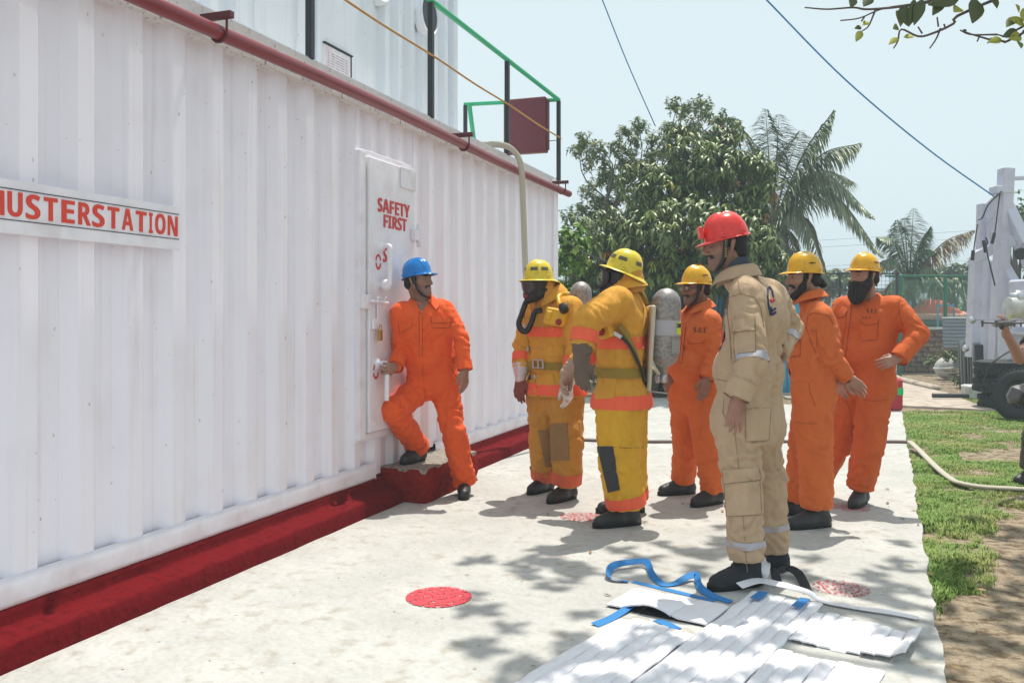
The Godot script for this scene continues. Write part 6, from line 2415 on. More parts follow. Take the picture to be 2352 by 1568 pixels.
func masked_front() -> void:
	var base := at(1268, 1130, 6.55) * Vector3(1, 0, 1)
	var fig := start("masked firefighter in ochre turnout suit facing the door man, breathing hose on chest", base, 5.6, {
		"sl": at(1312, 708, 6.42), "sr": at(1226, 712, 6.70), "er": at(1202, 792, 6.66), "wr": at(1197, 848, 6.58), "el": at(1326, 800, 6.30), "wl": at(1308, 862, 6.24),
		"neck": at(1262, 676, 6.56), "head": at(1236, 650, 6.50), "hr": at(1250, 915, 6.66), "hl": at(1299, 917, 6.47), "kr": at(1250, 1015, 6.64), "kl": at(1304, 1012, 6.36), "ar": at(1252, 1092, 6.74), "al": at(1302, 1106, 6.42)})
	lay_out(fig, 1.12, 0.5, 1.15, 1.12, 1.1)
	turnout(fig, M.ochre, M.ochre_dark, 0.735, 1.0, 1.06)
	var hb := skin_body(fig, Color(0.207, 0.103, 0.075), Vector3(-0.74, -0.16, 0.64), {"stubble": 0.2}, [])
	make_helmet(fig, head_basis(Vector3(-0.74, 0.0, 0.64)), fig.J.head + hb.basis * Vector3(0, 0.026, -0.01), M.helmet_fire, "fire")
	gas_mask(fig, true)
	var b := MB.new()
	b.xf = hb
	soft(b, [cap(Vector3(0, 0.01, -0.03), Vector3(0, -0.06, -0.03), 0.094, 0.094, 0.04), cap(Vector3(0, -0.10, -0.03), Vector3(0, -0.16, -0.03), 0.088, 0.11, 0.04)], 0.008, [[Vector3(0, 0, 0.028), Vector3(0, 0, 1), 0.25]], [[Vector3(0, -0.1, 0), Vector3(0, 1, 0), 0.035, 0.15, 0.007]], 0.003)
	obj("hood", b, M.ochre_dark, fig.root)
	collar(fig, M.ochre, 0.5, 0.085, 0.082)
	# gloves
	for s in [0, 1]:
		var w: Vector3 = fig.J.wr if s == 0 else fig.J.wl
		var e: Vector3 = fig.J.er if s == 0 else fig.J.el
		var d := (w - e).normalized()
		var g3 := Node3D.new()
		g3.name = "glove" if s == 0 else "glove_001"
		fig.root.add_child(g3)
		b = MB.new()
		soft(b, [cap(w - d * 0.03, w + d * 0.07, 0.066, 0.042, 0.02)], 0.008, [[w - d * 0.035, -d, 0.1]], [[w, d, 0.03, 0.07, 0.007]], 0.004)
		obj("gauntlet", b, M.foil, g3)
		b = MB.new()
		if s == 0:
			soft(b, hand_pieces(w + d * 0.075, Vector3(-0.08, -1, 0.0), Vector3(0.4, 0, -0.7), 1.0, 0.35, 1.04, 1.18), 0.005)
		else:
			soft(b, hand_pieces(w + d * 0.05, Vector3(0.02, -1, 0.1), Vector3(-0.6, 0, -0.5), -1.0, 0.5, 1.08, 1.3), 0.005)
		obj("mitt", b, M.glove_red if s == 0 else M.foil, g3)
	make_shoe(fig, fig.J.ar, at(1208, 1122, 6.55) - base, 0.0, 0.30, 0.03)
	make_shoe(fig, fig.J.al, at(1255, 1148, 6.25) - base, 0.0, 0.30, 0.03)
	# bands
	var up := Vector3.UP
	band(fig, "reflective_band", at(1262, 762, 6.55) - base, at(1262, 700, 6.55) - base, 0.070, 0.34, M.fluo, fig.torso + fig.skirt, 0.006)
	band(fig, "reflective_band", fig.hem + up * 0.055, fig.hem + up, 0.080, 0.40, M.fluo, fig.torso + fig.skirt, 0.006)
	for s in [[fig.J.er, fig.J.wr, 0], [fig.J.el, fig.J.wl, 2]]:
		var c: Vector3 = (s[0] as Vector3).lerp(s[1], 0.55)
		band(fig, "reflective_band", c, s[1], 0.065, 0.16, M.fluo, [fig.arms[s[2]], fig.arms[s[2] + 1]], 0.005, 28)
	for s in [[fig.J.kr, fig.J.ar, 1], [fig.J.kl, fig.J.al, 3]]:
		var c: Vector3 = (s[0] as Vector3).lerp(s[1], 0.86)
		band(fig, "reflective_band", c, s[1], 0.085, 0.2, M.fluo_dirty, [fig.legs[s[2]]], 0.005, 32)
	patch(fig, "knee_patch", [c6(408, 520), c6(508, 502), c6(528, 840), c6(470, 840)], 6, 9, 0.011, M.knee_brown, fig.trousers_node)
	patch(fig, "knee_patch", [c6(520, 456), c6(664, 452), c6(682, 778), c6(536, 788)], 7, 9, 0.011, M.knee_brown, fig.trousers_node)
	# waist belt with its buckle
	band(fig, "belt", at(1262, 838, 6.56) - base, at(1262, 700, 6.56) - base, 0.055, 0.36, M.webbing, fig.torso + fig.skirt, 0.010)
	var bk := touch(fig, c5(395, 1150).x, c5(395, 1150).y)
	b = MB.new()
	var fr := Basis.looking_at(-bk[1], Vector3.UP)
	for q in [[-0.055, 0.012], [0.0, 0.012], [0.05, 0.012]]:
		b.box(bk[0] + bk[1] * 0.022 + fr.x * q[0], Vector3(0.012, 0.062, 0.012), 0.003, fr)
	for y in [-0.028, 0.028]:
		b.box(bk[0] + bk[1] * 0.022 + fr.y * y, Vector3(0.12, 0.010, 0.012), 0.003, fr)
	obj("buckle", b, M.steel, fig.cloth_node)
	for q in [c5(292, 1030), c5(345, 1260), c5(270, 835)]:
		var h := touch(fig, q.x, q.y)
		b = MB.new()
		var f3 := Basis.looking_at(-h[1], Vector3.UP)
		b.box(h[0] + h[1] * 0.008, Vector3(0.055, 0.012, 0.012), 0.003, f3)
		b.box(h[0] + h[1] * 0.01 + f3.x * 0.012, Vector3(0.014, 0.04, 0.012), 0.003, f3)
		obj("clasp", b, M.steel, fig.cloth_node)
	seam(fig, "stitching_and_edge_shade", [c5(258, 740), c5(300, 1000), c5(350, 1280), c5(380, 1430)], 0.0022, M.thread_ochre)
	patch(fig, "pocket", [c5(450, 1005), c5(590, 1000), c5(590, 1085), c5(455, 1090)], 6, 4, 0.006, M.ochre)
	patch(fig, "pocket", [c5(352, 1235), c5(500, 1228), c5(520, 1330), c5(372, 1335)], 6, 4, 0.006, M.ochre)
	# chest badge
	patch(fig, "badge", [c5(398, 622), c5(448, 612), c5(440, 678), c5(388, 682)], 3, 3, 0.005, M.line)
	seam(fig, "badge_mark", [c5(436, 632), c5(404, 636), c5(398, 664), c5(430, 662)], 0.004, M.silver, null, 0.008)
	seam(fig, "badge_mark", [c5(416, 650), c5(420, 650)], 0.008, M.knob, null, 0.008)
	# breathing set
	var n := Node3D.new()
	n.name = "breathing_set"
	fig.root.add_child(n)
	var bx := touch(fig, c5(540, 765).x, c5(540, 765).y)
	var f4 := Basis.looking_at(-bx[1], Vector3.UP) * Basis(Vector3(0, 0, 1), -0.15)
	b = MB.new()
	b.box(bx[0] + bx[1] * 0.035, Vector3(0.165, 0.125, 0.065), 0.014, f4)
	b.box(bx[0] + bx[1] * 0.045 - f4.x * 0.04, Vector3(0.07, 0.09, 0.07), 0.02, f4)
	obj("regulator_box", b, M.box_yellow, n)
	b = MB.new()
	b.lathe([[0.0, 0.032], [0.03, 0.03], [0.034, 0.02], [0.034, -0.02], [0.0, -0.02]], bx[0] + bx[1] * 0.075 + f4.x * 0.065 + f4.y * 0.065, 18, f4 * Basis(Vector3.RIGHT, PI / 2 - 0.4))
	obj("gauge", b, M.mask, n)
	b = MB.new()
	b.lathe([[0.0, 0.018], [0.02, 0.016], [0.024, 0.0]], bx[0] + bx[1] * 0.068 + f4.x * 0.045 - f4.y * 0.035, 16, f4 * Basis(Vector3.RIGHT, PI / 2))
	obj("knob", b, M.knob, n)
	var m0: Vector3 = hb * Vector3(0, -0.112, 0.118)
	var hp := [m0]
	for q in [c5(285, 660), c5(258, 740), c5(232, 820), c5(250, 872), c5(305, 870), c5(340, 800), c5(365, 730), c5(420, 712)]:
		var h := touch(fig, q.x, q.y)
		var w := at(q.x, q.y, 6.30) - base
		hp.append(w.lerp(h[0] + h[1] * 0.04, 0.55) if (h[0] as Vector3).distance_to(w) < 0.5 else w)
	var path := curve(hp, 10)
	var rad := []
	for i in path.size():
		rad.append(0.0185 if i % 2 else 0.0225)
	obj("breathing_hose", tube_mesh(path, rad, 12), M.mask, n)
	seam(fig, "shoulder_strap", [c5(560, 660), c5(548, 600), c5(590, 545), c5(640, 535)], 0.020, M.box_yellow, n, 0.006)
	air_cylinder(fig, at(1334, 800, 6.80) - base, Basis(), 0.083, 0.51, false)

func masked_back() -> void:
	var base := at(1428, 1190, 5.78) * Vector3(1, 0, 1)
	var fig := start("masked firefighter seen from behind, yellow trousers and steel air cylinder on back", base, 4.9, {
		"sl": at(1418, 694, 5.57), "sr": at(1450, 695, 5.95), "el": at(1350, 735, 5.42), "wl": at(1338, 797, 5.38), "er": at(1375, 785, 6.02), "wr": at(1322, 838, 6.02),
		"neck": at(1440, 660, 5.77), "head": at(1430, 634, 5.77), "hl": at(1422, 935, 5.66), "hr": at(1434, 935, 5.88), "kl": at(1422, 1060, 5.62), "kr": at(1440, 1050, 5.94), "al": at(1438, 1160, 5.63), "ar": at(1446, 1140, 6.0)})
	lay_out(fig, 1.14, 0.5, 1.34, 1.28, 1.2)
	turnout(fig, M.ochre, M.yellow_cloth, 0.725, 1.02, 1.16)
	var hb := skin_body(fig, Color(0.207, 0.103, 0.075), Vector3(-0.95, 0.05, -0.18), {}, [])
	make_helmet(fig, head_basis(Vector3(-0.92, 0.34, -0.18)), fig.J.head + Vector3(0.005, 0.032, 0), M.helmet_fire, "fire")
	gas_mask(fig, false)
	var b := MB.new()
	b.xf = hb
	soft(b, [cap(Vector3(0, 0.03, -0.035), Vector3(0, -0.05, -0.04), 0.090, 0.092, 0.04), cap(Vector3(0, -0.06, -0.045), Vector3(0, -0.13, -0.05), 0.094, 0.105, 0.04)], 0.008, [[Vector3(0, 0, 0.018), Vector3(0, 0, 1), 0.25], [Vector3(0, -0.125, 0), Vector3(0, -1, -0.25).normalized(), 0.25]], [], 0.003)
	obj("hood", b, M.ochre_dark, fig.root)
	collar(fig, M.ochre, 0.5, 0.075, 0.085)
	for s in [0, 1]:
		var w: Vector3 = fig.J.wl if s == 0 else fig.J.wr
		var e: Vector3 = fig.J.el if s == 0 else fig.J.er
		var d := (w - e).normalized()
		var g3 := Node3D.new()
		g3.name = "glove" if s == 0 else "glove_001"
		fig.root.add_child(g3)
		if s == 0:
			d = Vector3(-0.1, -1, 0.05).normalized()
		b = MB.new()
		soft(b, [cap(w - d * 0.025, w + d * 0.08, 0.070, 0.05, 0.02)], 0.008, [[w - d * 0.03, -d, 0.1]], [[w + d * 0.03, d, 0.035, 0.08, 0.008]], 0.004)
		obj("gauntlet", b, M.glove_grey if s == 0 else M.glove_pale, g3)
		b = MB.new()
		if s == 0:
			soft(b, hand_pieces(w + d * 0.075, Vector3(0.02, -1, 0.05), Vector3(0.5, 0, -0.8), 1.0, 0.3, 1.1, 1.35), 0.005)
		else:
			soft(b, hand_pieces(w + d * 0.05, Vector3(-0.5, -0.9, 0.1), Vector3(0.5, -0.4, 0.3), -1.0, 0.9, 1.1, 1.35), 0.005)
		obj("mitt", b, M.glove_grey if s == 0 else M.glove_pale, g3)
	make_shoe(fig, fig.J.al, at(1360, 1205, 5.55) - base, 0.0, 0.32, 0.034)
	make_shoe(fig, fig.J.ar, at(1376, 1172, 5.98) - base, 0.0, 0.32, 0.034)
	var up := Vector3.UP
	band(fig, "reflective_band", at(1435, 786, 5.76) - base, at(1435, 690, 5.76) - base, 0.075, 0.36, M.fluo, fig.torso + fig.skirt)
	band(fig, "reflective_band", fig.hem + up * 0.055, fig.hem + up, 0.085, 0.42, M.fluo, fig.torso + fig.skirt, 0.006)
	band(fig, "reflective_band", (fig.J.el as Vector3).lerp(fig.J.wl, 0.62), fig.J.wl, 0.075, 0.17, M.fluo, [fig.arms[2], fig.arms[3]], 0.005, 28)
	band(fig, "reflective_band", (fig.J.er as Vector3).lerp(fig.J.wr, 0.55), fig.J.wr, 0.07, 0.17, M.fluo, [fig.arms[0], fig.arms[1]], 0.005, 28)
	for s in [[fig.J.kl, fig.J.al, 3], [fig.J.kr, fig.J.ar, 1]]:
		band(fig, "reflective_band", (s[0] as Vector3).lerp(s[1], 0.88), s[1], 0.070, 0.22, M.fluo, [fig.legs[s[2]]], 0.005, 32)
	patch(fig, "knee_patch", [c6(950, 660), c6(1080, 658), c6(1138, 1048), c6(1046, 1074)], 7, 11, 0.011, M.knee_black, fig.trousers_node)
	seam(fig, "stitching_and_edge_shade", [c6(1082, 664), c6(1200, 672), c6(1362, 668)], 0.0018, M.thread_ochre, fig.trousers_node)
	band(fig, "belt", at(1430, 853, 5.76) - base, at(1430, 700, 5.76) - base, 0.060, 0.38, M.webbing, fig.torso + fig.skirt, 0.012)
	patch(fig, "pocket", [c5(880, 1250), c5(1040, 1250), c5(1010, 1440), c5(860, 1450)], 6, 6, 0.006, M.ochre)
	# breathing set
	var n := Node3D.new()
	n.name = "breathing_set"
	fig.root.add_child(n)
	var tank := at(1526, 843, 5.76) - base
	air_cylinder(fig, tank, Basis(Vector3(0, 0, 1), -0.03), 0.093, 0.51, true)
	b = MB.new()
	b.box(at(1490, 800, 5.78) - base, Vector3(0.028, 0.56, 0.24), 0.01, Basis(Vector3(0, 0, 1), -0.06))
	for z in [-0.09, 0.09]:
		b.tube(curve([at(1483, 870, 5.78) - base + Vector3(0, 0, z), at(1490, 826, 5.78) - base + Vector3(0, 0, z), at(1497, 838, 5.78) - base + Vector3(0, 0, z), at(1512, 858, 5.76) - base + Vector3(0, 0, z * 0.4)], 4), 0.008, 8)
	obj("back_plate", b, M.cream, n)
	var hit := touch(fig, c5(965, 862).x, c5(965, 862).y)
	var fr := Basis.looking_at(-hit[1], Vector3.UP) * Basis(Vector3(0, 0, 1), 0.25)
	b = MB.new()
	b.box(hit[0] + hit[1] * 0.03, Vector3(0.10, 0.10, 0.055), 0.012, fr)
	obj("regulator_box", b, M.box_yellow, n)
	b = MB.new()
	b.lathe([[0.0, 0.03], [0.022, 0.028], [0.026, 0.0]], hit[0] + hit[1] * 0.058 - fr.x * 0.012, 16, fr * Basis(Vector3.RIGHT, PI / 2))
	obj("knob", b, M.knob, n)
	var hose := []
	for q in [c5(1020, 880), c5(1075, 925), c5(1130, 1000), c5(1170, 1090), c5(1215, 1210)]:
		var h := touch(fig, q.x, q.y)
		hose.append(h[0] + h[1] * 0.03)
	hose.append(at(c5(1275, 1300).x, c5(1275, 1300).y, 5.66) - base)
	hose.append(at(c5(1325, 1325).x, c5(1325, 1325).y, 5.72) - base)
	obj("pressure_hose", tube_mesh(curve(hose, 5), 0.0105, 10), M.mask, n)
	obj("hose_fitting", tube_mesh([hose[0], hose[0].lerp(hose[1], 0.95)], 0.0145, 10), M.steel, n)
	seam(fig, "shoulder_strap", [c5(1055, 830), c5(1110, 900), c5(1160, 1010), c5(1205, 1140)], 0.022, M.webbing, n, 0.004)
	seam(fig, "shoulder_strap", [c5(1225, 530), c5(1270, 620), c5(1300, 730)], 0.020, M.webbing, n, 0.004)
	var st := obj("string", tube_mesh([at(1480, 898, 5.7) - base, at(1500, 899, 5.6) - base, at(1532, 903, 5.7) - base], 0.004, 6), M.hose, n)
	st.set_meta("kind", "thing")

func man_with_glasses() -> void:
	var base := at(1590, 1130, 6.4) * Vector3(1, 0, 1)
	var fig := start("man in orange coverall with glasses and yellow helmet, behind the beige coverall", base, 5.4, {
		"sr": at(1576, 733, 6.56), "sl": at(1634, 738, 6.27), "er": at(1558, 802, 6.58), "wr": at(1541, 862, 6.50), "el": at(1642, 812, 6.22), "wl": at(1624, 868, 6.15),
		"neck": at(1607, 703, 6.43), "head": at(1598, 662, 6.40), "hr": at(1572, 925, 6.50), "hl": at(1612, 926, 6.35), "kr": at(1574, 1022, 6.54), "kl": at(1626, 1035, 6.25), "ar": at(1570, 1100, 6.62), "al": at(1637, 1124, 6.27)})
	lay_out(fig, 1.02, 1.3)
	coverall(fig, M.orange_worn, M.thread_and_edge_shade)
	skin_body(fig, Color(0.241, 0.121, 0.086), Vector3(-0.93, -0.04, 0.36), {"moustache": true, "stubble": 0.3}, [
		hand_pieces(fig.J.wr, Vector3(-0.25, -1, 0.1), Vector3(0.6, 0, -0.6), 1.0, 0.9, 0.98),
		hand_pieces(fig.J.wl, Vector3(-0.25, -1, 0.05), Vector3(-0.4, 0, -0.9), -1.0, 0.3, 0.98)])
	hair(fig)
	collar(fig, M.orange_worn, 0.8)
	make_helmet(fig, head_basis(Vector3(-0.93, 0.06, 0.36)), fig.J.head + fig.hb.basis * Vector3(0, 0.036, -0.008), M.helmet_yellow, "plain", "SAFETY")
	chin_strap(fig, fig.hb, M.black)
	var n := Node3D.new()
	n.name = "glasses"
	fig.root.add_child(n)
	n.transform = fig.hb
	for s in [-1.0, 1.0]:
		var b := MB.new()
		var ring := []
		for k in 17:
			var a := TAU * k / 16.0
			ring.append(Vector3(s * 0.034 + cos(a) * 0.024, 0.0 + sin(a) * 0.017, 0.099 - 0.010 * absf(cos(a)) * (1.0 if cos(a) * s > 0 else 0.0)))
		b.tube(ring, 0.0018, 5, false)
		obj("lens_rim", b, M.line, n)
		b = MB.new()
		b.lathe([[0.0, 0.001], [0.022, 0.0]], Vector3(s * 0.034, 0.0, 0.0985), 14, Basis(Vector3.RIGHT, PI / 2), 0.72)
		var gm := mat(0.75, 0.8, 0.85, 0.03)
		gm.transparency = BaseMaterial3D.TRANSPARENCY_ALPHA
		gm.albedo_color.a = 0.25
		obj("lens", b, gm, n)
		obj("temple", tube_mesh([Vector3(s * 0.058, 0.004, 0.094), Vector3(s * 0.078, 0.004, 0.03), Vector3(s * 0.080, 0.0, -0.02)], 0.0018, 5), M.line, n)
	make_shoe(fig, fig.J.ar, at(1500, 1128, 6.55) - base, 0.0, 0.29)
	make_shoe(fig, fig.J.al, at(1585, 1155, 6.15) - base, 0.0, 0.29)
	patch(fig, "pocket_flap", [b1(270, 1085), b1(402, 1092), b1(392, 1118), b1(288, 1125)], 7, 4, 0.006, M.orange_worn)
	patch(fig, "pocket_flap", [b1(188, 1062), b1(214, 1060), b1(206, 1110), b1(180, 1130)], 4, 4, 0.005, M.orange_worn)
	printed(fig, "S.E.I", b1(316, 1036).x, b1(316, 1036).y, 11.0, 0.05, M.print, true)
	patch(fig, "placket", [b1(244, 960), b1(262, 960), b1(222, 1280), b1(202, 1280)], 3, 8, 0.004, M.orange_worn)
	patch(fig, "waistband", [b1(158, 1290), b1(420, 1345), b1(414, 1375), b1(154, 1322)], 12, 3, 0.004, M.orange_worn)
	seam(fig, "stitching_and_edge_shade", [b2(425, 60), b2(418, 120), b2(436, 205)], 0.002, M.thread_and_edge_shade)
	band(fig, "cuff", fig.J.wr - (fig.J.wr - fig.J.er).normalized() * 0.03, fig.J.er, 0.065, 0.12, M.orange_worn, [fig.arms[0], fig.arms[1]], 0.008, 24)
	band(fig, "cuff", fig.J.wl - (fig.J.wl - fig.J.el).normalized() * 0.03, fig.J.el, 0.065, 0.12, M.orange_worn, [fig.arms[2], fig.arms[3]], 0.008, 24)

func man_in_beige() -> void:
	var base := at(1720, 1320, 4.50) * Vector3(1, 0, 1)
	var fig := start("man in beige coverall and red helmet standing by the white rescue mat, hand in pocket", base, 3.4, {
		"sl": at(1716, 678, 4.30), "sr": at(1772, 680, 4.64), "el": at(1726, 832, 4.16), "wl": at(1693, 912, 4.13), "er": at(1812, 752, 4.76), "wr": at(1785, 812, 4.56),
		"neck": at(1694, 622, 4.46), "head": at(1668, 564, 4.46), "hl": at(1690, 985, 4.40), "hr": at(1738, 980, 4.60), "kl": at(1706, 1102, 4.36), "kr": at(1764, 1095, 4.64), "al": at(1714, 1278, 4.37), "ar": at(1772, 1258, 4.67)})
	lay_out(fig, 1.06, 1.3, 1.12, 0.97, 1.15)
	coverall(fig, M.beige, M.thread_and_edge_shade_beige, 0.0095)
	skin_body(fig, Color(0.287, 0.149, 0.103), Vector3(-0.99, -0.06, 0.06), {"moustache": true, "stubble": 0.25}, [
		hand_pieces(fig.J.wl, Vector3(-0.10, -1, 0.06), Vector3(-0.15, 0.1, -1), 1.0, 0.30, 1.0),
		hand_pieces(fig.J.wr, Vector3(-0.8, -0.4, 0.1), Vector3(0, 0, -1), -1.0, 0.5, 1.0)])
	hair(fig, 0.012)
	collar(fig, M.beige, 0.6, 0.040, 0.066, 0.03)
	var b := MB.new()
	soft(b, [cap(fig.J.neck + Vector3(0.004, -0.02, 0), fig.J.neck + Vector3(-0.012, 0.052, 0), 0.072, 0.064, 0.02)], 0.007, [[fig.J.neck + Vector3(-0.012, 0.066, 0), Vector3(-0.35, 0.94, 0), 0.1]], [], 0.003)
	obj("inner_collar", b, mat(0.045, 0.06, 0.085, 0.85), fig.root)
	make_helmet(fig, head_basis(Vector3(-0.965, -0.20, 0.06)), fig.J.head + fig.hb.basis * Vector3(0, 0.040, -0.004), M.helmet_red, "plain")
	b = MB.new()
	b.xf = Transform3D(head_basis(Vector3(-0.965, -0.20, 0.06)), fig.J.head + fig.hb.basis * Vector3(0, 0.040, -0.004))
	b.box(Vector3(0, 0.048, 0.125), Vector3(0.05, 0.062, 0.02), 0.004)
	obj("lamp_bracket", b, M.helmet_red, fig.root)
	chin_strap(fig, fig.hb, M.black, 0.012)
	for i in 7:
		var t := text_on(fig.root, "lettering", "SAVIOUR"[i], M.brass, fig.hb * Vector3(0.0885 - 0.0012 * i, 0.018 - 0.0125 * i, 0.0275 + 0.0006 * i), 0.010, 0.009, true, fig.hb.basis * Basis(Vector3.UP, PI / 2) * Basis(Vector3(0, 0, 1), PI / 2))
		t.set_meta("kind", "thing")
	make_shoe(fig, fig.J.al, at(1622, 1330, 4.28) - base, 0.0, 0.31, 0.034, cloth(0.022, 0.024, 0.032, 0.9, 0.3))
	make_shoe(fig, fig.J.ar, at(1670, 1296, 4.62) - base, 0.0, 0.31, 0.034, cloth(0.022, 0.024, 0.032, 0.9, 0.3))
	# sleeve and legs: reflective tape, pockets
	band(fig, "reflective_tape", (fig.J.sl as Vector3).lerp(fig.J.el, 0.94), fig.J.el, 0.040, 0.16, M.silver, [fig.arms[2], fig.arms[3]], 0.004, 30)
	band(fig, "reflective_tape", (fig.J.sr as Vector3).lerp(fig.J.er, 1.0) + Vector3(-0.02, -0.06, 0.02), fig.J.er, 0.040, 0.16, M.silver, [fig.arms[0], fig.arms[1]], 0.004, 30)
	band(fig, "reflective_tape", (fig.J.kl as Vector3).lerp(fig.J.al, 0.80), fig.J.al, 0.034, 0.18, M.silver, [fig.legs[3]], 0.004, 32)
	band(fig, "reflective_tape", (fig.J.kr as Vector3).lerp(fig.J.ar, 0.66), fig.J.ar, 0.034, 0.18, M.silver, [fig.legs[1]], 0.004, 32)
	band(fig, "cuff", fig.J.wl - (fig.J.wl - fig.J.el).normalized() * 0.035, fig.J.el, 0.08, 0.12, M.beige, [fig.arms[2], fig.arms[3]], 0.006, 26)
	patch(fig, "sleeve_pocket", [b1(635, 950), b1(795, 950), b1(800, 1190), b1(640, 1205)], 8, 10, 0.004, M.beige)
	patch(fig, "pocket_flap", [b1(628, 936), b1(792, 930), b1(790, 1024), b1(632, 1036)], 8, 5, 0.008, M.beige)
	patch(fig, "chest_patch", [b1(484, 826), b1(528, 850), b1(524, 905), b1(478, 880)], 4, 4, 0.004, M.silver)
	patch(fig, "pocket_flap", [b1(445, 905), b1(546, 955), b1(528, 1020), b1(436, 965)], 6, 4, 0.007, M.beige)
	patch(fig, "cargo_pocket", [b2(590, 740), b2(820, 730), b2(832, 972), b2(606, 985)], 10, 9, 0.008, M.beige)
	patch(fig, "pocket_flap", [b2(584, 664), b2(808, 650), b2(822, 735), b2(592, 762)], 10, 5, 0.013, M.beige)
	patch(fig, "back_pocket", [b2(728, 245), b2(900, 238), b2(886, 460), b2(730, 470)], 8, 8, 0.004, M.beige)
	for q in [[b2(730, 244), b2(902, 238)], [b2(730, 250), b2(726, 440), b2(750, 478), b2(870, 472)], [b2(655, 400), b2(672, 560), b2(684, 655)], [b2(712, 985), b2(720, 1080), b2(735, 1300), b2(742, 1370)], [b1(430, 1390), b1(600, 1425)], [b1(545, 820), b1(600, 760), b1(690, 735), b1(790, 760), b1(840, 840), b1(865, 1000)], [b1(600, 600), b1(660, 610), b1(682, 735)], [b1(590, 770), b1(580, 880), b1(600, 1050), b1(612, 1250)], [b2(585, 170), b2(572, 270), b2(632, 398), b2(690, 300), b2(735, 215)]]:
		seam(fig, "stitching_and_edge_shade", q, 0.0018, M.thread_and_edge_shade_beige)
	# emblems: an open ring with a red bar over two waves
	var navy := mat(0.020, 0.028, 0.085, 0.8)
	var redm := mat(0.45, 0.03, 0.04, 0.8)
	seam(fig, "emblem", [b1(936, 760), b1(930, 715), b1(912, 682), b1(895, 700), b1(893, 760), b1(900, 820), b1(912, 862), b1(920, 905)], 0.0062, navy, null, 0.0, 3)
	seam(fig, "emblem", [b1(918, 792), b1(944, 782)], 0.011, redm, null, -0.004, 3)
	seam(fig, "emblem", [b1(916, 838), b1(932, 866), b1(956, 850)], 0.006, navy, null, 0.0, 3)
	seam(fig, "emblem", [b1(918, 868), b1(934, 898), b1(958, 880)], 0.006, navy, null, 0.0, 3)
	seam(fig, "emblem", [b1(470, 1078), b1(468, 1045), b1(455, 1032), b1(440, 1045), b1(432, 1078), b1(436, 1110)], 0.003, navy, null, 0.0, 3)
	seam(fig, "emblem", [b1(450, 1078), b1(486, 1100)], 0.0048, redm, null, -0.001, 3)
	seam(fig, "emblem", [b1(444, 1102), b1(458, 1120), b1(470, 1112), b1(488, 1132)], 0.0035, navy, null, 0.0, 3)
	seam(fig, "emblem", [b1(446, 1118), b1(460, 1136), b1(472, 1130), b1(490, 1148)], 0.0035, navy, null, 0.0, 3)

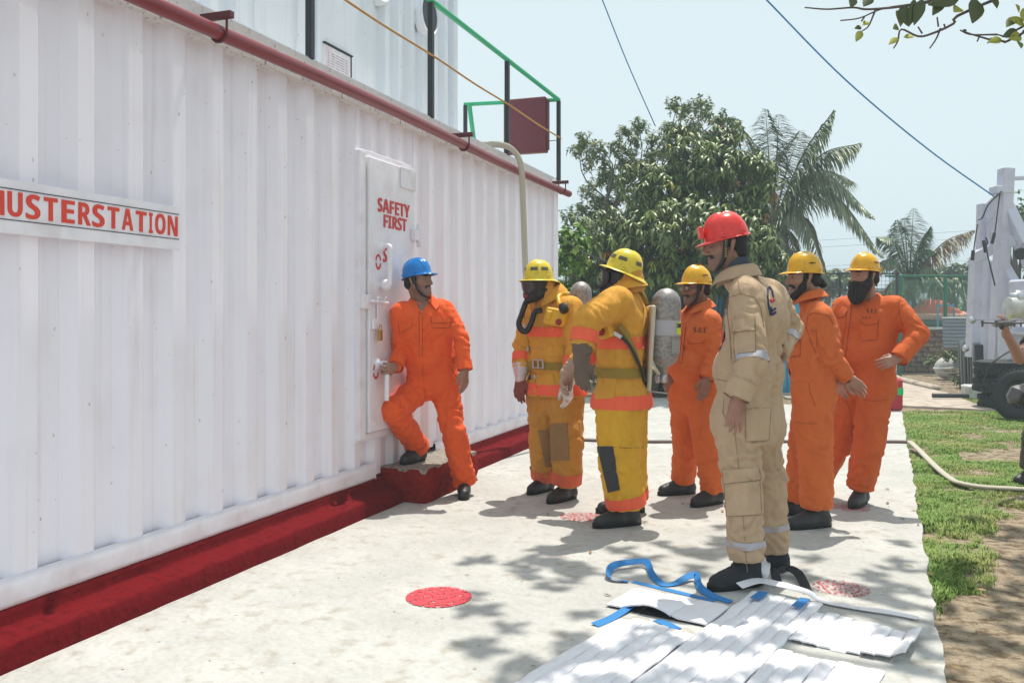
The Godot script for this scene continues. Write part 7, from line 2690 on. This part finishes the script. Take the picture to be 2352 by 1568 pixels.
func man_with_bun() -> void:
	var base := at(1855, 1190, 5.72) * Vector3(1, 0, 1)
	var fig := start("bearded man with hair bun in orange coverall, hands behind his back", base, 4.7, {
		"sl": at(1886, 728, 5.52), "sr": at(1866, 728, 5.86), "el": at(1908, 818, 5.50), "wl": at(1943, 864, 5.60), "er": at(1884, 812, 5.98), "wr": at(1922, 872, 5.80),
		"neck": at(1860, 682, 5.70), "head": at(1846, 638, 5.70), "hl": at(1866, 908, 5.60), "hr": at(1866, 908, 5.80), "kl": at(1872, 1042, 5.55), "kr": at(1845, 1066, 5.86), "al": at(1876, 1158, 5.58), "ar": at(1836, 1138, 5.94)})
	lay_out(fig, 1.05, 0.6, 1.05, 1.12, 1.1)
	coverall(fig, M.orange_worn, M.thread_and_edge_shade)
	var hb := skin_body(fig, Color(0.345, 0.190, 0.132), Vector3(-0.98, 0.0, 0.08), {"moustache": true, "stubble": 0.35}, [
		hand_pieces(fig.J.wl, Vector3(0.75, -0.62, 0.0), Vector3(-0.3, -0.4, 0.8), 1.0, 0.45, 1.0),
		hand_pieces(fig.J.wr, Vector3(0.8, 0.0, 0.55), Vector3(0.3, -0.3, 0.9), -1.0, 1.2, 0.98)])
	hair(fig, 0.0)
	var b := MB.new()
	b.xf = hb
	soft(b, [cap(Vector3(0, -0.02, -0.10), Vector3(0, -0.04, -0.125), 0.030, 0.027, 0.02)], 0.005, [], [], 0.003)
	obj("hair_bun", b, M.hair, fig.root)
	b = MB.new()
	b.xf = hb
	var ps := []
	for s in [-1.0, 1.0]:
		ps.append(cap(Vector3(s * 0.072, 0.01, 0.02), Vector3(s * 0.058, -0.06, 0.03), 0.012, 0.020, 0.02))
		ps.append(cap(Vector3(s * 0.056, -0.065, 0.030), Vector3(s * 0.020, -0.112, 0.066), 0.022, 0.022, 0.02))
		ps.append(cap(Vector3(s * 0.004, -0.050, 0.094), Vector3(s * 0.034, -0.066, 0.076), 0.007, 0.007, 0.008))
	ps.append(cap(Vector3(0, -0.110, 0.068), Vector3(0, -0.118, 0.072), 0.026, 0.024, 0.02))
	soft(b, ps, 0.005, [], [], 0.004)
	obj("beard", b, M.hair, fig.root)
	collar(fig, M.orange_worn, 0.7)
	make_helmet(fig, head_basis(Vector3(-0.98, 0.03, 0.08)), fig.J.head + hb.basis * Vector3(0, 0.036, -0.006), M.helmet_yellow, "plain", "SAFETY B")
	make_shoe(fig, fig.J.al, at(1785, 1200, 5.50) - base, 0.0, 0.31)
	make_shoe(fig, fig.J.ar, at(1780, 1165, 5.92) - base, 0.0, 0.31)
	b = MB.new()
	var wd := (fig.J.wl - fig.J.el).normalized() as Vector3
	var ring := []
	for k in 17:
		var a := TAU * k / 16.0
		var x := wd.cross(Vector3(0, 0, 1)).normalized()
		ring.append(fig.J.wl + wd * 0.018 + (x * cos(a) + wd.cross(x) * sin(a)) * 0.034)
	b.tube(ring, 0.006, 6, false)
	obj("bracelet", b, M.black, fig.root)
	patch(fig, "waistband", [b3(262, 1370), b3(700, 1392), b3(690, 1436), b3(268, 1428)], 12, 3, 0.004, M.orange_worn)
	patch(fig, "waist_tab", [b3(206, 1330), b3(264, 1336), b3(268, 1400), b3(210, 1390)], 3, 3, 0.004, M.orange_worn)
	patch(fig, "pocket", [b3(310, 990), b3(398, 1000), b3(396, 1180), b3(352, 1226), b3(300, 1200)].slice(0, 3) + [b3(302, 1200)], 6, 8, 0.004, M.orange_worn)
	patch(fig, "pocket_flap", [b3(306, 960), b3(402, 985), b3(390, 1045), b3(300, 1065)], 6, 4, 0.007, M.orange_worn)
	for q in [[b3(480, 790), b3(520, 765), b3(600, 775), b3(680, 800), b3(715, 880)], [b3(470, 800), b3(450, 900), b3(500, 1050), b3(580, 1250)], [b3(500, 938), b3(550, 935), b3(560, 1100)], [b4(410, 190), b4(420, 270), b4(466, 390)], [b4(290, 520), b4(380, 530), b4(480, 532)], [b3(520, 600), b3(522, 660)]]:
		seam(fig, "stitching_and_edge_shade", q, 0.0020, M.thread_and_edge_shade)

func man_with_beard() -> void:
	var base := at(1960, 1150, 6.35) * Vector3(1, 0, 1)
	var fig := start("man with long black beard in orange coverall, one hand on his hip", base, 5.3, {
		"sl": at(2056, 706, 6.25), "sr": at(1938, 706, 6.52), "el": at(2108, 768, 6.14), "wl": at(2064, 824, 6.06), "er": at(1918, 795, 6.46), "wr": at(1930, 862, 6.32),
		"neck": at(1994, 690, 6.40), "head": at(1984, 634, 6.36), "hl": at(2012, 892, 6.30), "hr": at(1962, 890, 6.46), "kl": at(1992, 1035, 6.22), "kr": at(1922, 1020, 6.46), "al": at(1976, 1116, 6.26), "ar": at(1872, 1108, 6.60)})
	lay_out(fig, 1.12, 0.9, 1.08, 1.02, 1.0)
	coverall(fig, M.orange_dull, M.thread_and_edge_shade)
	var hb := skin_body(fig, Color(0.356, 0.201, 0.144), Vector3(-0.90, 0.03, 0.44), {"moustache": true, "stubble": 0.5}, [
		hand_pieces(fig.J.wl, Vector3(-0.88, -0.25, 0.02), Vector3(-0.1, -0.35, -0.95), -1.0, 0.42, 0.93),
		hand_pieces(fig.J.wr, Vector3(0, -1, 0.1), Vector3(0.8, 0, -0.4), 1.0, 0.5, 1.0)])
	hair(fig, 0.004)
	var b := MB.new()
	b.xf = hb
	var ps := []
	for s in [-1.0, 1.0]:
		ps.append(cap(Vector3(s * 0.074, 0.015, 0.016), Vector3(s * 0.064, -0.06, 0.030), 0.014, 0.028, 0.02))
		ps.append(cap(Vector3(s * 0.060, -0.06, 0.030), Vector3(s * 0.028, -0.135, 0.062), 0.032, 0.040, 0.03))
		ps.append(cap(Vector3(s * 0.006, -0.050, 0.098), Vector3(s * 0.044, -0.062, 0.074), 0.013, 0.014, 0.01))
	ps.append(cap(Vector3(0, -0.100, 0.082), Vector3(0, -0.165, 0.075), 0.040, 0.036, 0.03))
	soft(b, ps, 0.0055, [], [[Vector3(0, -0.12, 0.09), Vector3(1, 0.2, 0), 0.022, 0.09, 0.006]], 0.006)
	obj("beard", b, M.hair, fig.root)
	b = MB.new()
	b.xf = hb
	soft(b, [cap(Vector3(0, -0.045, -0.095), Vector3(0, -0.062, -0.13), 0.016, 0.007, 0.02)], 0.005)
	obj("hair_tail", b, M.hair, fig.root)
	collar(fig, M.orange_dull, 0.9)
	make_helmet(fig, head_basis(Vector3(-0.90, 0.10, 0.44)), fig.J.head + hb.basis * Vector3(0, 0.040, -0.008), M.helmet_yellow, "plain", "SAFETY")
	make_shoe(fig, fig.J.al, at(1948, 1160, 6.05) - base, 0.0, 0.29)
	make_shoe(fig, fig.J.ar, at(1800, 1130, 6.55) - base, 0.0, 0.29)
	patch(fig, "pocket_flap", [b3(728, 735), b3(850, 752), b3(830, 800), b3(770, 815)], 6, 4, 0.007, M.orange_dull)
	patch(fig, "pocket_flap", [b3(975, 830), b3(1165, 828), b3(1150, 870), b3(1030, 890)], 8, 4, 0.007, M.orange_dull)
	patch(fig, "pocket", [b3(985, 850), b3(1160, 850), b3(1145, 1030), b3(1000, 1040)], 7, 7, 0.003, M.orange_dull)
	patch(fig, "open_neck", [b3(905, 585), b3(1050, 560), b3(935, 672), b3(928, 672)], 5, 5, 0.006, mat(0.31, 0.175, 0.125, 0.5), fig.root)
	printed(fig, "S.E.I", b3(1045, 765).x, b3(1045, 765).y, 9.0, 0.06, M.print, true)
	printed(fig, "S.E.I", b3(1000, 835).x, b3(1000, 835).y, 8.0, 0.02, M.print, false)
	patch(fig, "placket", [b3(862, 700), b3(900, 690), b3(838, 1190), b3(806, 1190)], 3, 12, 0.004, M.orange_dull)
	patch(fig, "waistband", [b3(822, 1185), b3(1090, 1180), b3(1090, 1235), b3(822, 1238)], 10, 3, 0.004, M.orange_dull)
	for q in [[b3(1210, 540), b3(1290, 570), b3(1380, 600)], [b3(1385, 600), b3(1355, 680), b3(1372, 800), b3(1400, 900)], [b4(870, 335), b4(960, 342), b4(1070, 335)], [b4(720, 330), b4(760, 440), b4(775, 560)]]:
		seam(fig, "stitching_and_edge_shade", q, 0.0020, M.thread_and_edge_shade)
	for q in [b3(850, 890), b3(838, 1000)]:
		var h := touch(fig, q.x, q.y)
		b = MB.new()
		b.lathe([[0.0, 0.004], [0.006, 0.003], [0.006, 0.0]], h[0] + h[1] * 0.006, 10, Basis.looking_at(-h[1], Vector3.UP) * Basis(Vector3.RIGHT, PI / 2))
		obj("button", b, M.orange_worn, fig.cloth_node)
	band(fig, "cuff", fig.J.wl - (fig.J.wl - fig.J.el).normalized() * 0.04, fig.J.el, 0.085, 0.13, M.orange_dull, [fig.arms[2], fig.arms[3]], 0.006, 26)

func drone_holder() -> void:
	var base := at(2388, 1085, 7.4) * Vector3(1, 0, 1) + Vector3(0, -0.05, 0)
	var fig := start("person at the right picture edge in dark shirt holding up a small drone", base, 6.0, {
		"sl": at(2432, 690, 7.20), "sr": at(2424, 690, 7.52), "el": at(2342, 822, 7.02), "wl": at(2310, 765, 6.92), "er": at(2442, 800, 7.6), "wr": at(2402, 850, 7.4),
		"neck": at(2422, 655, 7.36), "head": at(2414, 610, 7.36), "hl": at(2418, 905, 7.28), "hr": at(2418, 905, 7.46), "kl": at(2376, 1000, 7.24), "kr": at(2412, 1000, 7.5), "al": at(2368, 1072, 7.30), "ar": at(2398, 1068, 7.58)})
	lay_out(fig, 1.0, 0.4)
	var J: Dictionary = fig.J
	var b := MB.new()
	var sleeve_end := (J.sl as Vector3).lerp(J.el, 0.80)
	var shirt: Array = fig.torso + [cap(J.sl, sleeve_end + (J.el - J.sl).normalized() * 0.04, 0.07, 0.066, 0.03), cap(J.sr, (J.sr as Vector3).lerp(J.er, 0.75), 0.07, 0.062, 0.03)]
	soft(b, shirt, 0.013, [[sleeve_end, (J.el - J.sl).normalized(), 0.09]], fig.folds)
	var navy := cloth(0.020, 0.024, 0.030)
	fig.cloth_node = obj("shirt", b, navy, fig.root)
	fig.cloth = shirt
	b = MB.new()
	soft(b, fig.legs + [cap(J.hr, J.hl, 0.11, 0.11, 0.05)], 0.013, fig.cuts, fig.folds)
	obj("trousers", b, cloth(0.10, 0.09, 0.08), fig.root)
	var skin := Color(0.30, 0.155, 0.105)
	var keep: Array = fig.arms
	fig.arms = []
	skin_body(fig, skin, Vector3(-0.98, -0.02, 0.15), {"stubble": 0.3}, [
		hand_pieces(J.wl, Vector3(-0.05, 1, 0.05), Vector3(-0.6, 0.2, -0.6), 1.0, 0.8, 0.95) + [cap(J.el, J.wl, 0.046, 0.029, 0.02), cap(J.el, J.sl, 0.046, 0.05, 0.02)],
		hand_pieces(J.wr, Vector3(-0.5, -0.6, 0), Vector3(0, 0, 1), -1.0, 0.6, 0.95) + [cap(J.er, J.wr, 0.042, 0.028, 0.02), cap(J.er, J.sr, 0.042, 0.05, 0.02)]])
	fig.arms = keep
	hair(fig)
	b = MB.new()
	var d := (J.el - J.sl).normalized() as Vector3
	patch(fig, "sleeve_badge", [V(2343, 806), V(2356, 796), V(2360, 812), V(2346, 822)], 4, 4, 0.006, M.silver)
	patch(fig, "sleeve_badge", [V(2347, 822), V(2361, 812), V(2363, 818), V(2349, 828)], 4, 3, 0.006, mat(0.02, 0.28, 0.24, 0.8))
	make_shoe(fig, J.al, at(2322, 1085, 7.2) - base, 0.0, 0.28)
	make_shoe(fig, J.ar, at(2350, 1080, 7.5) - base, 0.0, 0.28)
	b = MB.new()
	b.box(at(2356, 905, 7.16) - base, Vector3(0.22, 0.17, 0.14), 0.05, Basis(Vector3(0, 0, 1), 0.3))
	obj("waist_pouch", b, M.dark, fig.root)
	b = MB.new()
	b.box(at(2330, 905, 7.12) - base, Vector3(0.10, 0.16, 0.11), 0.04, Basis(Vector3(0, 0, 1), -0.5))
	obj("pouch_flap", b, M.grey_dark, fig.root)
	# the drone is held in the hand: a thing of its own
	var dr := thing("drone", "small grey folding drone held up on a raised hand", "drone", at(2309, 742, 6.9))
	b = MB.new()
	b.box(Vector3.ZERO, Vector3(0.11, 0.042, 0.065), 0.012)
	b.box(Vector3(-0.045, -0.016, 0.0), Vector3(0.03, 0.03, 0.045), 0.008)
	obj("body", b, M.grey_dark, dr)
	obj("camera_gimbal", box_mesh(Vector3(-0.035, -0.034, 0.01), Vector3(0.028, 0.026, 0.028), 0.006), M.black, dr)
	for q in [[-1.0, 1.0], [-1.0, -1.0], [1.0, 1.0], [1.0, -1.0]]:
		b = MB.new()
		var e := Vector3(q[0] * 0.125, 0.004, q[1] * 0.10)
		b.tube([Vector3(q[0] * 0.04, 0.0, q[1] * 0.025), e], 0.008, 8)
		b.lathe([[0.0, -0.035], [0.007, -0.033], [0.010, -0.005], [0.012, 0.0], [0.012, 0.014], [0.0, 0.016]], e, 12)
		obj("arm", b, M.grey_dark, dr)
		b = MB.new()
		var pts := []
		for i in 9:
			var t := (i - 4) / 4.0
			var w := 0.009 * (1.0 - 0.6 * absf(t))
			for s in [-1.0, 1.0]:
				pts.append(e + Vector3(t * 0.075, 0.019 + 0.002 * s * signf(t), s * w + 0.02 * t * q[1]))
		b.slab(pts, 2, Vector3(0, -0.001, 0))
		obj("propeller", b, M.black, dr)

# ------------------------------------------------------------------ things lying in the yard
const MAT_O := Vector2(1.267, 4.155)          # head end of the rescue mat on the ground: x, distance
const MAT_A := Vector2(0.5592, 0.8290)
const MAT_B := Vector2(0.8290, -0.5592)

func on_mat(along: float, across: float, y: float) -> Vector3:
	var p := MAT_O + MAT_A * along + MAT_B * across
	return Vector3(p.x, y, -p.y)

func ribbon(pts: Array, tilt: Array, width: float, m: Material, parent: Node, called := "strap") -> void:
	var c := curve(pts, 6)
	var out := []
	for i in c.size():
		var d: Vector3 = (c[mini(i + 1, c.size() - 1)] - c[maxi(i - 1, 0)]).normalized()
		var side := Vector3.UP.cross(d).normalized()
		var f := float(i) / (c.size() - 1) * (tilt.size() - 1)
		var k := mini(int(f), tilt.size() - 2)
		var a := lerpf(tilt[k], tilt[k + 1], f - k)
		side = side.rotated(d, a)
		var low := absf(side.y) * width * 0.5
		var p: Vector3 = c[i] + Vector3(0, low, 0)
		out.append(p - side * width * 0.5)
		out.append(p + side * width * 0.5)
	var b := MB.new()
	b.slab(out, 2, Vector3(0, -0.0025, 0))
	obj(called, b, m, parent)

func g7(x: float, y: float, h := 0.003) -> Vector3:
	var p := ground(1194.3 + x * 0.4557, 1225.0 + y * 0.4557)
	return Vector3(p.x, h, p.z)

func make_props() -> void:
	var white := mat(0.80, 0.80, 0.85, 0.6)
	white.normal_enabled = true
	white.normal_texture = M.wrinkle
	white.normal_scale = 0.5
	white.uv1_triplanar = true
	white.uv1_scale = Vector3(3, 3, 3)
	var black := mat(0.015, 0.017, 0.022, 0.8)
	var t := thing("rescue_mat", "white slatted rescue stretcher mat with blue straps spread out on the concrete", "stretcher", on_mat(0, 0, 0))
	var o := t.position
	var n := 0
	for part in [[0.0, -2.0, -0.155, 0.175, 6, 0.0], [-0.17, -0.53, 0.18, 0.62, 8, 0.012], [-0.66, -1.6, 0.18, 0.575, 7, 0.004], [-0.68, -1.9, -0.50, -0.16, 6, 0.004], [-0.27, -0.56, -0.64, -0.16, 3, 0.03]]:
		var w: float = (part[3] - part[2]) / part[4]
		for i in part[4]:
			var b0: float = part[2] + i * w
			var pts := []
			var rows := 22
			for r in rows:
				var a: float = lerpf(part[0], part[1], float(r) / (rows - 1))
				a += 0.012 * noise.get_noise_2d(i * 0.7 + n, r * 0.1 if r > 1 and r < rows - 2 else 3.0 + r)
				for k in 7:
					var f := k / 6.0
					var puff := 0.0105 * pow(maxf(0.0, 1.0 - pow(2.0 * f - 1.0, 4.0)), 0.6)
					var ends := clampf(minf(r, rows - 1 - r) / 1.5, 0.25, 1.0)
					var wave: float = part[5] * (0.6 + 0.6 * sin(a * 9.0 + b0 * 11.0)) + 0.011 * noise.get_noise_2d(a * 6.0, b0 * 6.0)
					if n == 4:
						wave = 0.034 * pow(maxf(0.0, sin((b0 + f * w) * 12.0 + 0.4)), 1.0) * clampf((-a - 0.30) * 5.0, 0, 1) + 0.004
					elif n == 1 and b0 + f * w > 0.56:
						wave += 0.03 * clampf((b0 + f * w - 0.56) * 18.0, 0, 1)
					pts.append(on_mat(a, b0 + (f * 0.985 + 0.0075) * w, 0.010 + puff * ends + wave) - o)
			var b := MB.new()
			b.slab(pts, 7, Vector3(0, -0.007, 0))
			obj("slat_pocket", b, white, t)
		n += 1
	# dark backing under the raised left flap, strips at the head end
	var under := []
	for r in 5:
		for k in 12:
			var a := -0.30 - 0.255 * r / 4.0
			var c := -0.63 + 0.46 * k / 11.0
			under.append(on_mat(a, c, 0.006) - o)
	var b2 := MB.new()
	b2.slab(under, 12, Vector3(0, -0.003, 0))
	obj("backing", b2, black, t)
	var bl := M.strap_blue as Material
	ribbon([on_mat(-0.02, -0.09, 0.028) - o, on_mat(-0.16, -0.085, 0.034) - o], [0.0, 0.0], 0.045, bl, t, "tab")
	ribbon([on_mat(-0.01, 0.10, 0.028) - o, on_mat(-0.17, 0.105, 0.034) - o], [0.0, 0.0], 0.045, bl, t, "tab")
	var hem := [g7(1105, 300, 0.03), g7(1200, 278, 0.035), g7(1300, 300, 0.04), g7(1450, 335, 0.035), g7(1520, 350, 0.012), g7(1700, 385, 0.012), g7(1880, 412, 0.012), g7(2005, 436, 0.012)]
	var hl := []
	for p in hem:
		hl.append(p - o)
	ribbon(hl, [0.4, 0.3, 0.3, 0.1, 0.0, 0.15, 0.0], 0.042, white, t, "head_strip")
	ribbon([g7(1222, 270, 0.02) - o, g7(1232, 268, 0.08) - o, g7(1240, 250, 0.12) - o], [0.0, 0.3], 0.05, white, t, "head_tab")
	ribbon([g7(1296, 275, 0.03) - o, g7(1280, 262, 0.08) - o, g7(1258, 262, 0.13) - o], [0.1, 0.5], 0.05, black, t, "black_tab")
	ribbon([g7(1300, 225, 0.03) - o, g7(1345, 215, 0.035) - o, g7(1400, 235, 0.03) - o, g7(1435, 275, 0.012) - o, g7(1452, 305, 0.006) - o], [0.1, 0.45, 0.3, 0.1], 0.045, black, t, "black_tab")
	# loose straps
	var s1 := []
	for q in [[545, 245, 0.004], [470, 240, 0.006], [444, 222, 0.012], [470, 190, 0.03], [550, 172, 0.035], [635, 172, 0.035], [665, 222, 0.01], [720, 262, 0.004], [790, 258, 0.012], [850, 240, 0.03], [888, 240, 0.035], [905, 285, 0.012], [960, 318, 0.004], [1062, 350, 0.004]]:
		s1.append(g7(q[0], q[1], 0.003 + q[2] * 0.55))
	var st := thing("blue_strap", "long twisted blue webbing strap lying beside the shoes and above the mat flap", "strap", s1[0])
	for i in range(s1.size() - 1, -1, -1):
		s1[i] -= st.position
	ribbon(s1, [0.1, 0.4, 0.9, 0.7, 0.5, 0.8, 0.4, 0.1, 0.4, 0.6, 0.7, 0.4, 0.1], 0.036, bl, st, "webbing")
	st = thing("blue_strap", "straight blue webbing strap lying just below the twisted one", "strap", g7(570, 243))
	ribbon([Vector3.ZERO, g7(760, 290) - st.position, g7(985, 340) - st.position], [0.0, 0.1, 0.0], 0.034, bl, st, "webbing")
	st = thing("blue_strap", "short blue strap tail pointing left from under the raised mat flap", "strap", g7(378, 466))
	ribbon([Vector3.ZERO, g7(470, 425, 0.004) - st.position, g7(565, 378, 0.02) - st.position], [0.2, 0.1, 0.0], 0.042, bl, st, "webbing")
	st = thing("blue_strap", "short blue strap end between the raised flap and the lower mat flap", "strap", g7(690, 436))
	ribbon([Vector3.ZERO, g7(745, 462, 0.004) - st.position, g7(795, 486, 0.006) - st.position], [0.0, 0.1, 0.0], 0.042, bl, st, "webbing")
	# hose across the yard
	var h := thing("ground_hose", "thin fire hose running across the concrete and down over the grass", "hose", ground(1700, 1016))
	var hp := h.position
	var a1 := []
	for q in [[1262, 1000], [1300, 1008], [1340, 1013], [1480, 1017], [1700, 1016], [1900, 1017], [2050, 1017], [2088, 1018]]:
		a1.append(ground(q[0], q[1]) + Vector3(0, 0.016, 0) - hp)
	obj("hose_on_concrete", tube_mesh(curve(a1, 5), 0.024, 10, 0.65), mat(0.16, 0.12, 0.11, 0.8), h)
	var a2 := [a1[a1.size() - 1]]
	for q in [[2094, 1021, 0.0], [2112, 1038, -0.02], [2150, 1076, -0.03], [2185, 1104, -0.02], [2210, 1114, -0.015], [2260, 1122, -0.02], [2352, 1127, -0.02], [2600, 1140, -0.02]]:
		a2.append(ground(q[0], q[1], q[2]) + Vector3(0, 0.014, 0) - hp)
	obj("hose_on_grass", tube_mesh(curve(a2, 5), 0.030, 10, 0.55), M.hose, h)
	# cables overhead
	var blue := mat(0.02, 0.22, 0.56, 0.5)
	var c1 := obj("blue_cable", tube_mesh(curve([at(1340, -100, 11.5), at(1383, 0, 12.4), at(1441, 145, 13.6), at(1505, 290, 15.0)], 8), 0.009, 6), blue)
	tag(c1, "thin blue cable running down behind the mango tree top", "cable")
	var c2 := obj("blue_cable", tube_mesh(curve([at(1690, -70, 11.4), at(1760, 0, 11.9), at(1942, 184, 12.9), at(2130, 342, 14.0), at(2285, 453, 15.2)], 8), 0.012, 6), blue)
	tag(c2, "blue cable sagging down to the top of the white rig", "cable")
	var pw := thing("power_line", "faint bundle of far power lines crossing behind the second palm", "power line", at(2150, 550, 40.0))
	for v in [[541, 530], [557, 548], [602, 601], [610, 608], [615, 613]]:
		obj("wire", tube_mesh(curve([at(1700, v[0] + 22, 40.0) - pw.position, at(2000, v[0] + 4, 40.0) - pw.position, at(2300, v[1] - 4, 40.0) - pw.position, at(2600, v[1] - 14, 40.0) - pw.position], 4), 0.008, 5), M.grey, pw)
	# a thin dark wire from the container corner down past the helmets
	var c3 := obj("thin_wire", tube_mesh(curve([at(1284, 540, 10.6), at(1340, 580, 10.3), at(1392, 600, 10.0), at(1480, 640, 10.0)], 5), 0.006, 6), M.dark)
	tag(c3, "thin dark wire slanting down from the container corner behind the helmets", "wire")
	# fallen leaves
	var lb := MB.new()
	lb.tinted = true
	leaf_strip(lb, Vector3(-0.03, 0.004, 0), Vector3(1, 0.05, 0), Vector3.UP, 0.065, 0.022, 0.15, Color(1, 1, 1), 4)
	var xs := []
	var cs := []
	var r := RandomNumberGenerator.new()
	r.seed = 31
	for i in 360:
		var z := r.randf_range(3.2, 11.0)
		var x := r.randf_range(-1.6 + 0.3 * z, slab_edge(z) + 2.2)
		if r.randf() > 0.35 + 0.5 * clampf((x - 0.2 * z) * 0.6, 0, 1):
			continue
		var s := r.randf_range(0.25, 1.05)
		xs.append(Transform3D(Basis(Vector3.UP, r.randf() * TAU) * Basis(Vector3.RIGHT, r.randf_range(-0.4, 0.4)) * Basis.from_scale(Vector3(s, s, s * r.randf_range(0.6, 1.1))), Vector3(x, 0.003 if x < slab_edge(z) else -0.02, -z)))
		cs.append(Color(0.32, 0.17, 0.07).lerp([Color(0.45, 0.34, 0.12), Color(0.10, 0.07, 0.045), Color(0.42, 0.38, 0.28)][r.randi() % 3], r.randf()))
	tag(many("fallen_leaves", lb.done(), M.leaf_soft, xs, cs), "dry fallen leaves scattered over the concrete and grass", "leaves")
